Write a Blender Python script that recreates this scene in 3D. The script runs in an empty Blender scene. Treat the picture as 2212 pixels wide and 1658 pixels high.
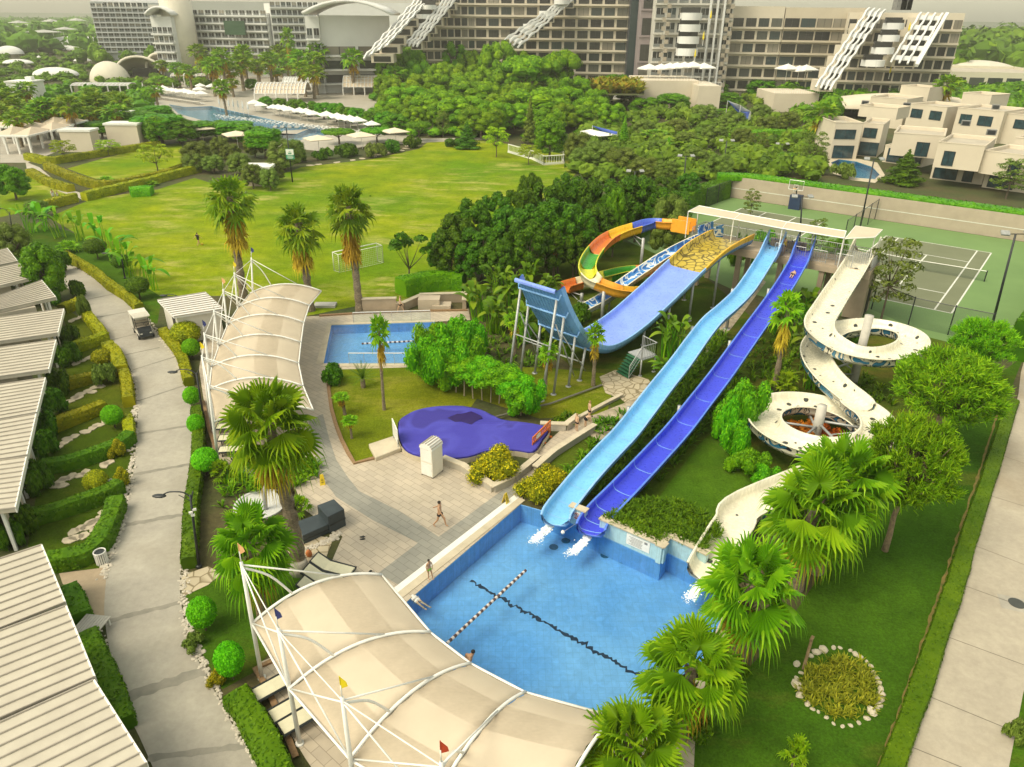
import bpy, math, random
from mathutils import Vector as V, Matrix, noise as mnoise
from mathutils.geometry import tessellate_polygon
C = bpy.context.scene.collection
R = random.Random(7)
rad, pi, sin, cos = math.radians, math.pi, math.sin, math.cos
# ---------------------------------------------------------------- survey of the site
# The site was surveyed from the photograph: a viewpoint 23 m up, looking 26.9 degrees down.
# G gives the spot on the level z that is seen at a picture position, D the spot at forward distance y.
FL, PIT, ROL, CAMH = 1565., rad(26.9), rad(.554), 23.16
_F = V((0, cos(PIT), -sin(PIT))); _U = V((0, sin(PIT), cos(PIT))); _R = V((1, 0, 0))
CR = cos(ROL)*_R+sin(ROL)*_U; CU = -sin(ROL)*_R+cos(ROL)*_U
def ray(px, py): return CR*((px-1106)/FL)-CU*((py-829)/FL)+_F
def G(px, py, z=0.):
    d = ray(px, py); t = (z-CAMH)/d.z
    return V((d.x*t, d.y*t, z))
def D(px, py, y):
    d = ray(px, py); t = y/d.y
    return V((d.x*t, y, CAMH+d.z*t))
def HT(base, top): return D(top[0], top[1], G(*base).y).z
def mpp(p): return (V(p)-V((0, 0, CAMH))).dot(_F)/FL          # metres per picture unit at p
# ---------------------------------------------------------------- objects
def tag(o, label=None, cat=None, group=None, kind=None):
    if label: o['label'] = label
    if cat: o['category'] = cat
    if group: o['group'] = group
    if kind: o['kind'] = kind
    return o
def T(name, label, cat, loc=(0, 0, 0), group=None, rz=0.):
    o = bpy.data.objects.new(name, None); C.objects.link(o)
    o.empty_display_size = .2; o.location = loc; o.rotation_euler = (0, 0, rz)
    return tag(o, label, cat, group)
def kids(o): return KIDS.get(o.name, [])
KIDS = {}
def copy_tree(o, parent=None):
    c = o.copy(); C.objects.link(c)
    if parent: c.parent = parent; KIDS.setdefault(parent.name, []).append(c)
    for k in list(kids(o)): copy_tree(k, c)
    return c
USED = set()
def put(proto, loc, rz=0., s=1., label=None, group=None, cat=None):
    "first call places the prototype itself, later calls place copies with copies of all parts"
    if proto.name in USED: o = copy_tree(proto)
    else: o = proto; USED.add(proto.name)
    o.location = loc; o.rotation_euler = (0, 0, rz)
    o.scale = s if isinstance(s, (tuple, list)) else (s, s, s)
    tag(o, label, cat, group)
    return o
class MB:
    def __init__(s, o=(0, 0, 0)): s.v = []; s.f = []; s.m = []; s.o = V(o)
    def add(s, vs, fs, mi=0):
        n = len(s.v); s.v += [tuple(V(a)-s.o) for a in vs]
        s.f += [tuple(i+n for i in f) for f in fs]; s.m += [mi]*len(fs); return s
    def quad(s, *p, mi=0): return s.add(p, [tuple(range(len(p)))], mi)
    def box(s, c, d, rz=0., mi=0, rx=0., ry=0.):
        m = Matrix.Rotation(rz, 3, 'Z') @ Matrix.Rotation(ry, 3, 'Y') @ Matrix.Rotation(rx, 3, 'X'); c = V(c)
        p = [c+m @ V((x*d[0]/2, y*d[1]/2, z*d[2]/2)) for z in (-1, 1) for x, y in ((-1, -1), (1, -1), (1, 1), (-1, 1))]
        return s.hexa(p, mi)
    def hexa(s, p, mi=0): return s.add(p, [(3, 2, 1, 0), (4, 5, 6, 7), (0, 1, 5, 4), (1, 2, 6, 5), (2, 3, 7, 6), (3, 0, 4, 7)], mi)
    def prism(s, poly, z0, z1, mi=0, mtop=None, bottom=True):
        n = len(poly); a = [V((p[0], p[1], z0)) for p in poly]; b = [V((p[0], p[1], z1)) for p in poly]
        ar = sum(poly[i][0]*poly[(i+1) % n][1]-poly[(i+1) % n][0]*poly[i][1] for i in range(n))
        if ar < 0: a.reverse(); b.reverse()
        s.add(a+b, [(i, (i+1) % n, n+(i+1) % n, n+i) for i in range(n)], mi)
        s.flat(b, mi if mtop is None else mtop)
        if bottom: s.flat(a, mi, True)
        return s
    def flat(s, pts, mi=0, down=False, holes=()):
        loops = [[V(p) for p in pts]]+[[V(p) for p in h] for h in holes]
        allp = [p for l in loops for p in l]
        fs = []
        for t in tessellate_polygon([[V((p.x, p.y, 0)) for p in l] for l in loops]):
            a, b, c = (allp[i] for i in t)
            up = (b-a).cross(c-a).z > 0
            fs.append(tuple(t) if up != down else tuple(reversed(t)))
        return s.add(allp, fs, mi)
    def tube(s, pts, r, n=6, mi=0, cap=True):
        pts = [V(p) for p in pts]; k = len(pts); rr = r if isinstance(r, (list, tuple)) else [r]*k
        t0 = (pts[1]-pts[0]).normalized(); u = t0.orthogonal().normalized(); vs = []
        for i in range(k):
            t = (pts[min(i+1, k-1)]-pts[max(i-1, 0)]).normalized()
            u = (u-t*u.dot(t)); u = u.normalized() if u.length > 1e-6 else t.orthogonal().normalized()
            w = t.cross(u)
            vs += [pts[i]+(u*cos(2*pi*j/n)+w*sin(2*pi*j/n))*rr[i] for j in range(n)]
        fs = [(i*n+j, i*n+(j+1) % n, (i+1)*n+(j+1) % n, (i+1)*n+j) for i in range(k-1) for j in range(n)]
        if cap: fs += [tuple(range(n-1, -1, -1)), tuple(range((k-1)*n, k*n))]
        return s.add(vs, fs, mi)
    def lathe(s, c, prof, n=12, mi=0):
        c = V(c); vs = [c+V((r*cos(2*pi*j/n), r*sin(2*pi*j/n), z)) for r, z in prof for j in range(n)]
        fs = [(i*n+j, i*n+(j+1) % n, (i+1)*n+(j+1) % n, (i+1)*n+j) for i in range(len(prof)-1) for j in range(n)]
        fs += [tuple(range(n-1, -1, -1)), tuple(range((len(prof)-1)*n, len(prof)*n))]
        return s.add(vs, fs, mi)
    def grid(s, rows, mi=0, closed=False, mif=None):
        n = len(rows[0]); vs = [p for r in rows for p in r]; m = n if closed else n-1
        for i in range(len(rows)-1): pass
        fs = [(i*n+j, i*n+(j+1) % n, (i+1)*n+(j+1) % n, (i+1)*n+j) for i in range(len(rows)-1) for j in range(m)]
        return s.add(vs, fs, mi)
    def ball(s, c, r, n=8, k=6, mi=0, jit=0., rnd=None):
        c = V(c); r = V(r) if isinstance(r, (tuple, list, V)) else V((r, r, r)); vs = [c+V((0, 0, -r.z))]
        for i in range(1, k):
            a = -pi/2+pi*i/k
            for j in range(n):
                d = V((cos(a)*cos(2*pi*j/n), cos(a)*sin(2*pi*j/n), sin(a))); q = 1.
                if jit: q = 1+jit*((rnd or R).random()-.5)*2
                vs.append(c+V((d.x*r.x, d.y*r.y, d.z*r.z))*q)
        vs.append(c+V((0, 0, r.z))); t = len(vs)-1
        fs = [(0, 1+(j+1) % n, 1+j) for j in range(n)]
        fs += [(1+i*n+j, 1+i*n+(j+1) % n, 1+(i+1)*n+(j+1) % n, 1+(i+1)*n+j) for i in range(k-2) for j in range(n)]
        fs += [(t, 1+(k-2)*n+j, 1+(k-2)*n+(j+1) % n) for j in range(n)]
        return s.add(vs, fs, mi)
    def mesh(s, name, mats, smooth=False):
        me = bpy.data.meshes.new(name); me.from_pydata(s.v, [], s.f)
        for m in (mats if isinstance(mats, (list, tuple)) else [mats]): me.materials.append(m)
        if any(s.m): me.polygons.foreach_set('material_index', s.m)
        if smooth: me.polygons.foreach_set('use_smooth', [True]*len(me.polygons))
        me.update(); return me
    def build(s, name, mats, parent=None, smooth=False):
        return link(name, s.mesh(name, mats, smooth), parent, s.o)
def link(name, me, parent=None, o=(0, 0, 0)):
    ob = bpy.data.objects.new(name, me); C.objects.link(ob)
    if parent: ob.parent = parent; KIDS.setdefault(parent.name, []).append(ob)
    else: ob.location = o
    return ob
def struct(name, mb, mats, **k): return tag(mb.build(name, mats, **k), kind='structure')
def cr(pts, n=6, closed=False):
    "Catmull-Rom through points (tuples of any length)"
    P = [tuple(p) for p in pts]; k = len(P); out = []
    for i in range(k if closed else k-1):
        a, b, c, d = (P[(i+j) % k] if closed else P[min(max(i+j, 0), k-1)] for j in (-1, 0, 1, 2))
        for q in range(n):
            t = q/n
            out.append(tuple(.5*(2*y+(z-x)*t+(2*x-5*y+4*z-w)*t*t+(3*y-x-3*z+w)*t**3) for x, y, z, w in zip(a, b, c, d)))
    if not closed: out.append(P[-1])
    return out
def frames(path):
    out = []
    for i, p in enumerate(path):
        t = (path[min(i+1, len(path)-1)]-path[max(i-1, 0)]).normalized()
        sd = t.cross(V((0, 0, 1))); sd = sd.normalized() if sd.length > 1e-4 else V((1, 0, 0))
        out.append((p, t, sd, sd.cross(t)))
    return out
def lerp(a, b, t): return a+(b-a)*t
ORD = 'first second third fourth fifth sixth seventh eighth ninth tenth eleventh twelfth thirteenth fourteenth fifteenth sixteenth seventeenth eighteenth nineteenth twentieth'.split()
def ordn(i):
    if i < 20: return ORD[i]
    t = 'twenty thirty forty fifty sixty seventy eighty ninety'.split(); i += 1
    return (t[i//10-2]+'-'+ORD[i % 10-1]) if i % 10 else {20: 'twentieth', 30: 'thirtieth', 40: 'fortieth', 50: 'fiftieth', 60: 'sixtieth', 70: 'seventieth', 80: 'eightieth', 90: 'ninetieth'}[i]
# ---------------------------------------------------------------- materials
MATS = {}
class NT:
    def __init__(s, name):
        s.m = bpy.data.materials.new(name); s.m.use_nodes = True; s.t = s.m.node_tree
        s.b = s.t.nodes['Principled BSDF']; s.out = s.t.nodes['Material Output']
    def n(s, typ, **k):
        x = s.t.nodes.new(typ)
        for a, b in k.items(): setattr(x, a, b)
        return x
    def l(s, a, b): s.t.links.new(a, b)
    def coord(s, scale=(1, 1, 1), rz=0., kind='Object'):
        tc = s.n('ShaderNodeTexCoord'); mp = s.n('ShaderNodeMapping')
        mp.inputs['Scale'].default_value = scale; mp.inputs['Rotation'].default_value = (0, 0, rz)
        s.l(tc.outputs[kind], mp.inputs['Vector']); return mp.outputs[0]
    def noise(s, vec, scale, detail=4, rough=.6, dist=0.):
        x = s.n('ShaderNodeTexNoise'); x.inputs['Scale'].default_value = scale; x.inputs['Detail'].default_value = detail
        x.inputs['Roughness'].default_value = rough; x.inputs['Distortion'].default_value = dist
        s.l(vec, x.inputs['Vector']); return x.outputs['Fac']
    def ramp(s, fac, stops):
        x = s.n('ShaderNodeValToRGB'); e = x.color_ramp.elements
        while len(e) < len(stops): e.new(.5)
        for q, (p, c) in zip(e, stops): q.position = p; q.color = (*c, 1) if len(c) == 3 else c
        s.l(fac, x.inputs[0]); return x.outputs[0]
    def mix(s, fac, a, b, mode='MIX'):
        x = s.n('ShaderNodeMix', data_type='RGBA', blend_type=mode)
        for v, i in ((fac, 0), (a, 6), (b, 7)):
            if hasattr(v, 'links'): s.l(v, x.inputs[i])
            else: x.inputs[i].default_value = v if i == 0 else (*v, 1)
        return x.outputs[2]
    def math(s, op, a, b=0.):
        x = s.n('ShaderNodeMath', operation=op)
        for v, i in ((a, 0), (b, 1)):
            if hasattr(v, 'links'): s.l(v, x.inputs[i])
            else: x.inputs[i].default_value = v
        return x.outputs[0]
    def bump(s, h, d=.1, st=.5):
        x = s.n('ShaderNodeBump'); x.inputs['Strength'].default_value = st; x.inputs['Distance'].default_value = d
        s.l(h, x.inputs['Height']); s.l(x.outputs[0], s.b.inputs['Normal']); return x.outputs[0]
    def col(s, c):
        if hasattr(c, 'links'): s.l(c, s.b.inputs['Base Color'])
        else: s.b.inputs['Base Color'].default_value = (*c, 1)
    def rough(s, r): s.b.inputs['Roughness'].default_value = r
def g(v): return (v, v, v)
def mat(name, c, c2=None, rough=.6, scale=2., bump=0., metal=0., spec=.4, detail=5, coat=0., stretch=(1, 1, 1)):
    if name in MATS: return MATS[name]
    t = NT(name); b = t.b; t.rough(rough); b.inputs['Metallic'].default_value = metal; b.inputs['Specular IOR Level'].default_value = spec
    if coat: b.inputs['Coat Weight'].default_value = coat; b.inputs['Coat Roughness'].default_value = .12
    c2 = c2 or tuple(x*.8 for x in c)
    f = t.noise(t.coord(stretch), scale, detail)
    t.col(t.ramp(f, [(.3, c2), (.65, c)]))
    if bump: t.bump(t.noise(t.coord(stretch), scale*6, 3), .05, bump)
    MATS[name] = t.m; return t.m
FOL = (2.1, 1.9, .4)          # even gain on all leaf colours, towards a vivid yellow green
def leafmat(name, dark, mid, light, rough=.5, trans=.22, big=.35):
    if name in MATS: return MATS[name]
    dark, mid, light = ((a*FOL[0], b*FOL[1], c*FOL[2]) for a, b, c in (dark, mid, light))
    t = NT(name); t.rough(rough); t.b.inputs['Specular IOR Level'].default_value = .12
    ge = t.n('ShaderNodeNewGeometry')
    nz = t.noise(t.coord(), big, 2)
    f = t.math('ADD', t.math('MULTIPLY', ge.outputs['Random Per Island'], .46), t.math('MULTIPLY', nz, .54))
    c = t.ramp(f, [(.12, dark), (.45, mid), (.82, light)])
    oi = t.n('ShaderNodeObjectInfo'); hs = t.n('ShaderNodeHueSaturation')
    t.l(c, hs.inputs['Color']); t.l(t.math('ADD', t.math('MULTIPLY', oi.outputs['Random'], .035), .4825), hs.inputs['Hue'])
    t.l(t.math('ADD', t.math('MULTIPLY', oi.outputs['Random'], .35), .82), hs.inputs['Value'])
    t.col(hs.outputs[0])
    tr = t.n('ShaderNodeBsdfTranslucent'); t.l(hs.outputs[0], tr.inputs['Color'])
    mx = t.n('ShaderNodeMixShader'); mx.inputs[0].default_value = trans
    t.l(t.b.outputs[0], mx.inputs[1]); t.l(tr.outputs[0], mx.inputs[2]); t.l(mx.outputs[0], t.out.inputs['Surface'])
    MATS[name] = t.m; return t.m
WHITE = mat('white_paint', (.78, .77, .74), (.70, .69, .65), .35, 3)
STEEL = mat('galvanised_steel', (.42, .43, .43), (.33, .34, .35), .45, 5, metal=.3)
BLACK = mat('black_metal', (.025, .03, .035), (.015, .018, .02), .4, 4)
GLASS = mat('dark_window_glass', (.02, .035, .05), (.012, .02, .028), .08, .6, spec=.8)
BARK = mat('palm_bark', (.30, .24, .16), (.13, .10, .07), .9, 6, .9, stretch=(1, 1, 3))
WOODM = mat('tree_bark', (.16, .12, .08), (.07, .055, .04), .9, 5, .9, stretch=(1, 1, .3))
STONE = mat('cream_stone', (.56, .49, .37), (.44, .38, .28), .75, 1.2, .3)
CONC = mat('pale_concrete', (.45, .41, .34), (.35, .32, .27), .85, .8, .3)
# ---------------------------------------------------------------- ground, lawns, roads, decks, pools
def px(*pts, z=0.): return [G(a, b, z) for a, b in pts]
def lawnmat(name, base, lush, straw, rz=.5, amt=.55, dry=.5):
    t = NT(name); v = t.coord(); s = t.coord((.30, .8, 1), rz)
    big = t.noise(v, .045, 3, .6); mid = t.noise(v, .35, 4, .7); fine = t.math('ADD', t.math('MULTIPLY', t.noise(v, 9, 2, .8), .6), t.math('MULTIPLY', t.noise(v, 1.7, 4, .8), .4)); st = t.noise(s, .55, 5, .75)
    c = t.mix(t.ramp(big, [(.38, g(0)), (.62, g(1))]), lush, base)
    c = t.mix(t.math('MULTIPLY', t.ramp(mid, [(.35, g(0)), (.7, g(1))]), .65), c, tuple(x*.6 for x in lush))
    f = t.math('MULTIPLY', t.ramp(st, [(dry, g(0)), (dry+.14, g(1))]), t.ramp(t.noise(v, .06, 2), [(.42, g(0)), (.6, g(1))]))
    c = t.mix(t.math('MULTIPLY', f, amt), c, straw)
    c = t.mix(t.math('MULTIPLY', fine, .55), c, tuple(x*.5 for x in lush), 'MULTIPLY') if False else t.mix(.85, c, t.ramp(fine, [(.32, g(.5)), (.66, g(1.3))]), 'MULTIPLY')
    t.col(c); t.rough(.95); t.b.inputs['Specular IOR Level'].default_value = .05; t.bump(fine, .06, .8); return t.m
LAWN = lawnmat('sports_lawn', (.27, .315, .006), (.125, .235, .005), (.54, .45, .17), .9, .5, .49)
LAWN2 = lawnmat('garden_lawn', (.23, .225, .01), (.12, .175, .008), (.40, .32, .09), 0., .35)
LAWN3 = lawnmat('shade_tinted_lawn', (.07, .15, .008), (.036, .095, .006), (.13, .12, .02), .3, .5)  # darker turf: the lower lawn's soft shade is put into its colour
def soil():
    t = NT('planted_soil'); v = t.coord(); a = t.noise(v, .12, 4); b = t.noise(v, 2.5, 5, .7)
    c = t.mix(t.ramp(a, [(.4, g(0)), (.6, g(1))]), (.045, .065, .010), (.075, .065, .02))
    c = t.mix(.8, c, t.ramp(b, [(.3, g(.5)), (.7, g(1.3))]), 'MULTIPLY'); t.col(c); t.rough(.95); t.bump(b, .1, .8); return t.m
SOIL = soil()
def concrete(name, c1, c2, c3, rz, joint):
    t = NT(name); v = t.coord(); a = t.noise(v, .35, 5, .65); b = t.noise(v, 3., 5, .75); s = t.noise(v, .12, 3)
    c = t.mix(t.ramp(a, [(.35, g(0)), (.65, g(1))]), c2, c1)
    c = t.mix(t.math('MULTIPLY', t.ramp(s, [(.5, g(0)), (.68, g(1))]), .7), c, c3)
    c = t.mix(.5, c, t.ramp(b, [(.3, g(.75)), (.7, g(1.15))]), 'MULTIPLY'); t.col(c); t.rough(.85); t.bump(b, .02, .5); return t.m
ROAD = concrete('driveway_concrete', (.40, .37, .31), (.33, .305, .26), (.26, .23, .18), 0, 0)
ROAD2 = concrete('road_concrete', (.43, .38, .30), (.36, .315, .25), (.30, .24, .165), 0, 0)
def pavers(name, c1, c2, grout, sx, sy, rz, vary=.5):
    t = NT(name); v = t.coord((1, 1, 1), rz)
    b = t.n('ShaderNodeTexBrick'); t.l(v, b.inputs['Vector']); b.inputs['Scale'].default_value = 1.; b.inputs['Brick Width'].default_value = sx; b.inputs['Row Height'].default_value = sy
    b.inputs['Mortar Size'].default_value = .012; b.inputs['Bias'].default_value = -.1
    for k, c in (('Color1', c1), ('Color2', c2), ('Mortar', grout)): b.inputs[k].default_value = (*c, 1)
    n = t.noise(t.coord(), .5, 4, .7)
    c = t.mix(vary, b.outputs['Color'], t.ramp(n, [(.3, g(.72)), (.7, g(1.15))]), 'MULTIPLY')
    w = t.noise(t.coord(), .16, 3); c = t.mix(t.math('MULTIPLY', t.ramp(w, [(.55, g(0)), (.7, g(1))]), .3), c, (.27, .22, .14))
    t.col(c); t.l(t.ramp(n, [(.3, g(.4)), (.7, g(.75))]), t.b.inputs['Roughness']); return t.m
PAVE = pavers('beige_pavers', (.50, .43, .335), (.42, .36, .285), (.27, .23, .18), .75, .38, .7)
PAVEG = pavers('grey_pavers', (.30, .29, .25), (.25, .245, .215), (.17, .16, .14), .75, .38, .7)
CHECK = pavers('checker_path', (.45, .38, .28), (.24, .20, .14), (.30, .25, .18), .34, .34, .2, .3)
def crazy(name, c1, c2, joint, sc_):
    t = NT(name); v = t.coord(); x = t.n('ShaderNodeTexVoronoi', feature='DISTANCE_TO_EDGE'); x.inputs['Scale'].default_value = sc_; t.l(v, x.inputs['Vector'])
    y = t.n('ShaderNodeTexVoronoi'); y.inputs['Scale'].default_value = sc_; t.l(v, y.inputs['Vector'])
    c = t.mix(t.math('MULTIPLY', t.n('ShaderNodeSeparateColor').outputs[0], 0) if False else .5, c1, y.outputs['Color'], 'OVERLAY')
    bw = t.n('ShaderNodeRGBToBW'); t.l(y.outputs['Color'], bw.inputs[0]); c = t.mix(bw.outputs[0], c1, c2)
    c = t.mix(t.ramp(x.outputs['Distance'], [(.03, g(0)), (.07, g(1))]), joint, c); t.col(c); t.rough(.85); return t.m
FLAG = crazy('crazy_paving', (.50, .43, .30), (.40, .34, .24), (.20, .16, .09), 1.7)
def poolmat(name, c1, c2, tile):
    t = NT(name); v = t.coord(); n = t.noise(v, .25, 3); m_ = t.noise(v, 2.2, 4, .6, 1.5)
    b = t.n('ShaderNodeTexBrick'); t.l(v, b.inputs['Vector']); b.offset = 0; b.inputs['Scale'].default_value = 1.; b.inputs['Brick Width'].default_value = tile; b.inputs['Row Height'].default_value = tile
    b.inputs['Mortar Size'].default_value = .012
    for k, c in (('Color1', g(1.)), ('Color2', g(.93)), ('Mortar', g(.85))): b.inputs[k].default_value = (*c, 1)
    c = t.mix(t.ramp(n, [(.35, g(0)), (.65, g(1))]), c2, c1); c = t.mix(1., c, b.outputs['Color'], 'MULTIPLY')
    c = t.mix(.6, c, t.ramp(m_, [(.35, g(.82)), (.7, g(1.15))]), 'MULTIPLY'); t.col(c); t.rough(.5); return t.m
PFLOOR = poolmat('pool_mosaic', (.25, .53, .90), (.16, .43, .85), .3)
TILE = poolmat('pale_wall_tile', (.42, .62, .68), (.36, .57, .65), .28)
def water(name, tint, rough=.04, bs=.35):
    t = NT(name); v = t.coord(); n1 = t.noise(v, 1.3, 3, .6, 1.); n2 = t.noise(v, 5., 2, .5, .6)
    h = t.math('ADD', n1, t.math('MULTIPLY', n2, .4)); nrm = t.bump(h, .12, bs)
    tr = t.n('ShaderNodeBsdfTransparent'); tr.inputs[0].default_value = (*tint, 1)
    gl = t.n('ShaderNodeBsdfGlossy'); gl.inputs['Roughness'].default_value = rough; t.l(nrm, gl.inputs['Normal'])
    fr = t.n('ShaderNodeFresnel'); fr.inputs[0].default_value = 1.33; t.l(nrm, fr.inputs['Normal'])
    mx = t.n('ShaderNodeMixShader'); t.l(fr.outputs[0], mx.inputs[0]); t.l(tr.outputs[0], mx.inputs[1]); t.l(gl.outputs[0], mx.inputs[2]); t.l(mx.outputs[0], t.out.inputs['Surface'])
    t.t.nodes.remove(t.b); return t.m
_w = NT.bump
def _bump2(s, h, d=.1, st=.5):
    x = s.n('ShaderNodeBump'); x.inputs['Strength'].default_value = st; x.inputs['Distance'].default_value = d
    s.l(h, x.inputs['Height'])
    if s.b: s.l(x.outputs[0], s.b.inputs['Normal'])
    return x.outputs[0]
NT.bump = _bump2
WATER = water('pool_water', (.80, .93, .99), .05, .6)
# main pool outline: straight deck edge, slide wall along the top, round foot
W0, W1, W2, W3 = (G(a, b, .95) for a, b in ((1300, 1123), (1432, 1181), (1447, 1161), (1522, 1197)))
WS0, WS1 = G(1231, 1094, .95), G(1264, 1107, .95)
PA, PB = G(1125, 1090), G(865, 1297)
_e = (PB-PA).normalized()
PFOOT = [V(q) for q in cr([tuple(G(a, b)) for a, b in ((868, 1310), (900, 1374), (985, 1455), (1105, 1530), (1250, 1578), (1370, 1592), (1436, 1572))]+[(7.0, 19.8, 0), (8.6, 22.4, 0), (9.8, 24.6, 0), (10.2, 25.2, 0)], 3)]
POOL = [PA]+PFOOT+[V((p.x, p.y, 0)) for p in (W3, W2, W1, W0, WS1, WS0)]+[G(1185, 1107)]
POOL2 = px((716, 703), (940, 696), (962, 786), (699, 787))
FPOOL = px((365, 226), (400, 232), (458, 230), (500, 240), (600, 262), (655, 272), (668, 279), (640, 290), (545, 286), (450, 264), (385, 246))
FPOOL2 = px((600, 292), (612, 283), (690, 278), (706, 292), (660, 302), (600, 306))
VPOOL = px((1795, 352), (1812, 345), (1850, 350), (1885, 362), (1900, 378), (1890, 388), (1850, 385), (1812, 372))
m = MB()
m.flat([(-9000, -600, 0), (9000, -600, 0), (9000, 14000, 0), (-9000, 14000, 0)], holes=(POOL, POOL2, FPOOL, FPOOL2, VPOOL))
struct('ground', m, SOIL)
def sheet(name, pts, z, mt, holes=(), kind='structure', **k):
    m = MB(); m.flat([V((p[0], p[1], z)) for p in pts], holes=[[V((p[0], p[1], z)) for p in h] for h in holes]); o = m.build(name, mt); tag(o, kind=kind, **k); return o
def pool(name, pts, depth, floor, wtr, zw=-.06, wall=None):
    m = MB(); n = len(pts); m.flat([V((p.x, p.y, -depth)) for p in pts])
    struct('pool_floor', m, floor)
    m = MB()
    for i in range(n):
        a, b = pts[i], pts[(i+1) % n]; m.quad((a.x, a.y, -depth), (b.x, b.y, -depth), (b.x, b.y, 0), (a.x, a.y, 0))
    struct('pool_sides', m, wall or floor)
    sheet('pool_water', pts, zw, wtr)
pool('pool', POOL, 1.15, PFLOOR, WATER); pool('pool', POOL2, .8, PFLOOR, WATER)
FPM = poolmat('far_pool_mosaic', (.22, .45, .62), (.16, .38, .55), .6)
FW = water('far_pool_water', (.8, .93, .99), .06, .25)
pool('pool', FPOOL, .9, FPM, FW); pool('pool', FPOOL2, .9, FPM, FW)
pool('pool', VPOOL, .9, poolmat('villa_pool_mosaic', (.05, .30, .48), (.04, .22, .38), .4), FW)
# dark lane line on the pool floor, jagged to imitate refraction, and drains
m = MB(); a, b = G(1015, 1215), G(1400, 1425); d = (b-a).normalized(); q = V((-d.y, d.x, 0))*.13
up, dn = [], []
for k in range(91):
    p = lerp(a, b, k/90)+q*R.gauss(0, .45); p.z = -1.145; w_ = R.uniform(.35, 1.1); up.append(p+q*w_); dn.append(p-q*w_*R.uniform(.5, 1))
m.grid([dn, up])
struct('lane_marking', m, mat('navy_tile', (.015, .03, .06), rough=.4))
m = MB()
for p in ((1186, 1160), (1300, 1178), (1340, 1190), (1213, 1146)): m.lathe(G(*p)+V((.3, .6, -1.14)), [(.24, 0), (.22, .006)], 10)
struct('pool_drains', m, mat('drain_grate', (.02, .12, .22), rough=.5))
# far resort terrace and paths
TERR = pavers('terrace_pavers', (.42, .38, .32), (.36, .33, .28), (.3, .27, .22), 1.2, .6, .3)
sheet('terrace', px((285, 214), (330, 190), (480, 150), (640, 155), (870, 190), (900, 262), (880, 300), (720, 330), (600, 318), (420, 262), (330, 240)), .008, TERR, holes=(FPOOL, FPOOL2))
sheet('plaza', px((0, 290), (120, 280), (300, 300), (255, 318), (150, 318), (60, 352), (0, 352)), .008, TERR)
# lawns
sheet('sports_lawn', px((105, 470), (200, 430), (340, 410), (420, 385), (470, 400), (560, 395), (650, 362), (800, 345), (905, 322), (935, 300), (1010, 300), (1075, 308), (1225, 335), (1260, 360), (1200, 420), (1130, 450), (1010, 560), (1040, 622), (1020, 640), (780, 660), (665, 683), (530, 640), (480, 640), (345, 640), (300, 610), (262, 560), (190, 520)), .012, LAWN)
sheet('garden_lawn', px((145, 365), (240, 338), (390, 308), (405, 350), (400, 368), (330, 385), (220, 392)), .012, LAWN)
sheet('side_lawn', px((0, 390), (40, 372), (110, 398), (170, 436), (90, 450), (0, 470)), .012, LAWN)
sheet('grass_bed', px((706, 800), (930, 790), (1180, 795), (1330, 810), (1310, 900), (1240, 900), (1165, 905), (1030, 862), (1000, 905), (905, 965), (808, 992), (766, 1003), (736, 950), (714, 880)), .012, LAWN2)
sheet('slope_grass', px((1060, 660), (1270, 500), (1480, 560), (1640, 700), (1880, 705), (2130, 730), (2110, 860), (1900, 1000), (1800, 1100), (1620, 1090), (1510, 1200), (1435, 1165), (1310, 1125), (1230, 1090), (1140, 1070), (1200, 990), (1330, 890), (1200, 760)), .008, lawnmat('slope_turf', (.10, .135, .012), (.05, .10, .008), (.16, .11, .03), .3, .6, .45))
sheet('slope_lawn', px((1420, 1080), (1510, 960), (1580, 900), (1610, 1000), (1640, 1060), (1560, 1130), (1480, 1090)), .014, lawnmat('steep_lawn', (.10, .17, .01), (.05, .13, .008), (.16, .15, .03), .3, .4))
_rl = px((2212, 770), (2100, 850), (2000, 960), (1900, 1080), (1800, 1200), (1680, 1380), (1560, 1500), (1470, 1570), (1440, 1660), (1380, 1800), (2000, 1800), (1930, 1658), (1975, 1503), (2015, 1375), (2055, 1265), (2088, 1152), (2120, 1046), (2150, 952), (2180, 851), (2200, 800))
sheet('garden_turf', px((128, 660), (215, 712), (262, 790), (290, 868), (286, 1010), (262, 1110), (232, 1212), (215, 1232), (95, 1232), (60, 1180), (90, 1000), (140, 820), (150, 730)), .010, lawnmat('garden_plot_turf', (.11, .125, .010), (.055, .10, .006), (.17, .13, .03), .4, .4))
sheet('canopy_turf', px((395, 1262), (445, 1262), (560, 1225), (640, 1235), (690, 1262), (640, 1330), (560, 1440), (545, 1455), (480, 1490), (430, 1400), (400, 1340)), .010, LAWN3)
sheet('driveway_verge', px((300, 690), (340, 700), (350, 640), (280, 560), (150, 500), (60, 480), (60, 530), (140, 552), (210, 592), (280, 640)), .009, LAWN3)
sheet('lower_lawn', _rl, .016, LAWN3)
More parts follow.
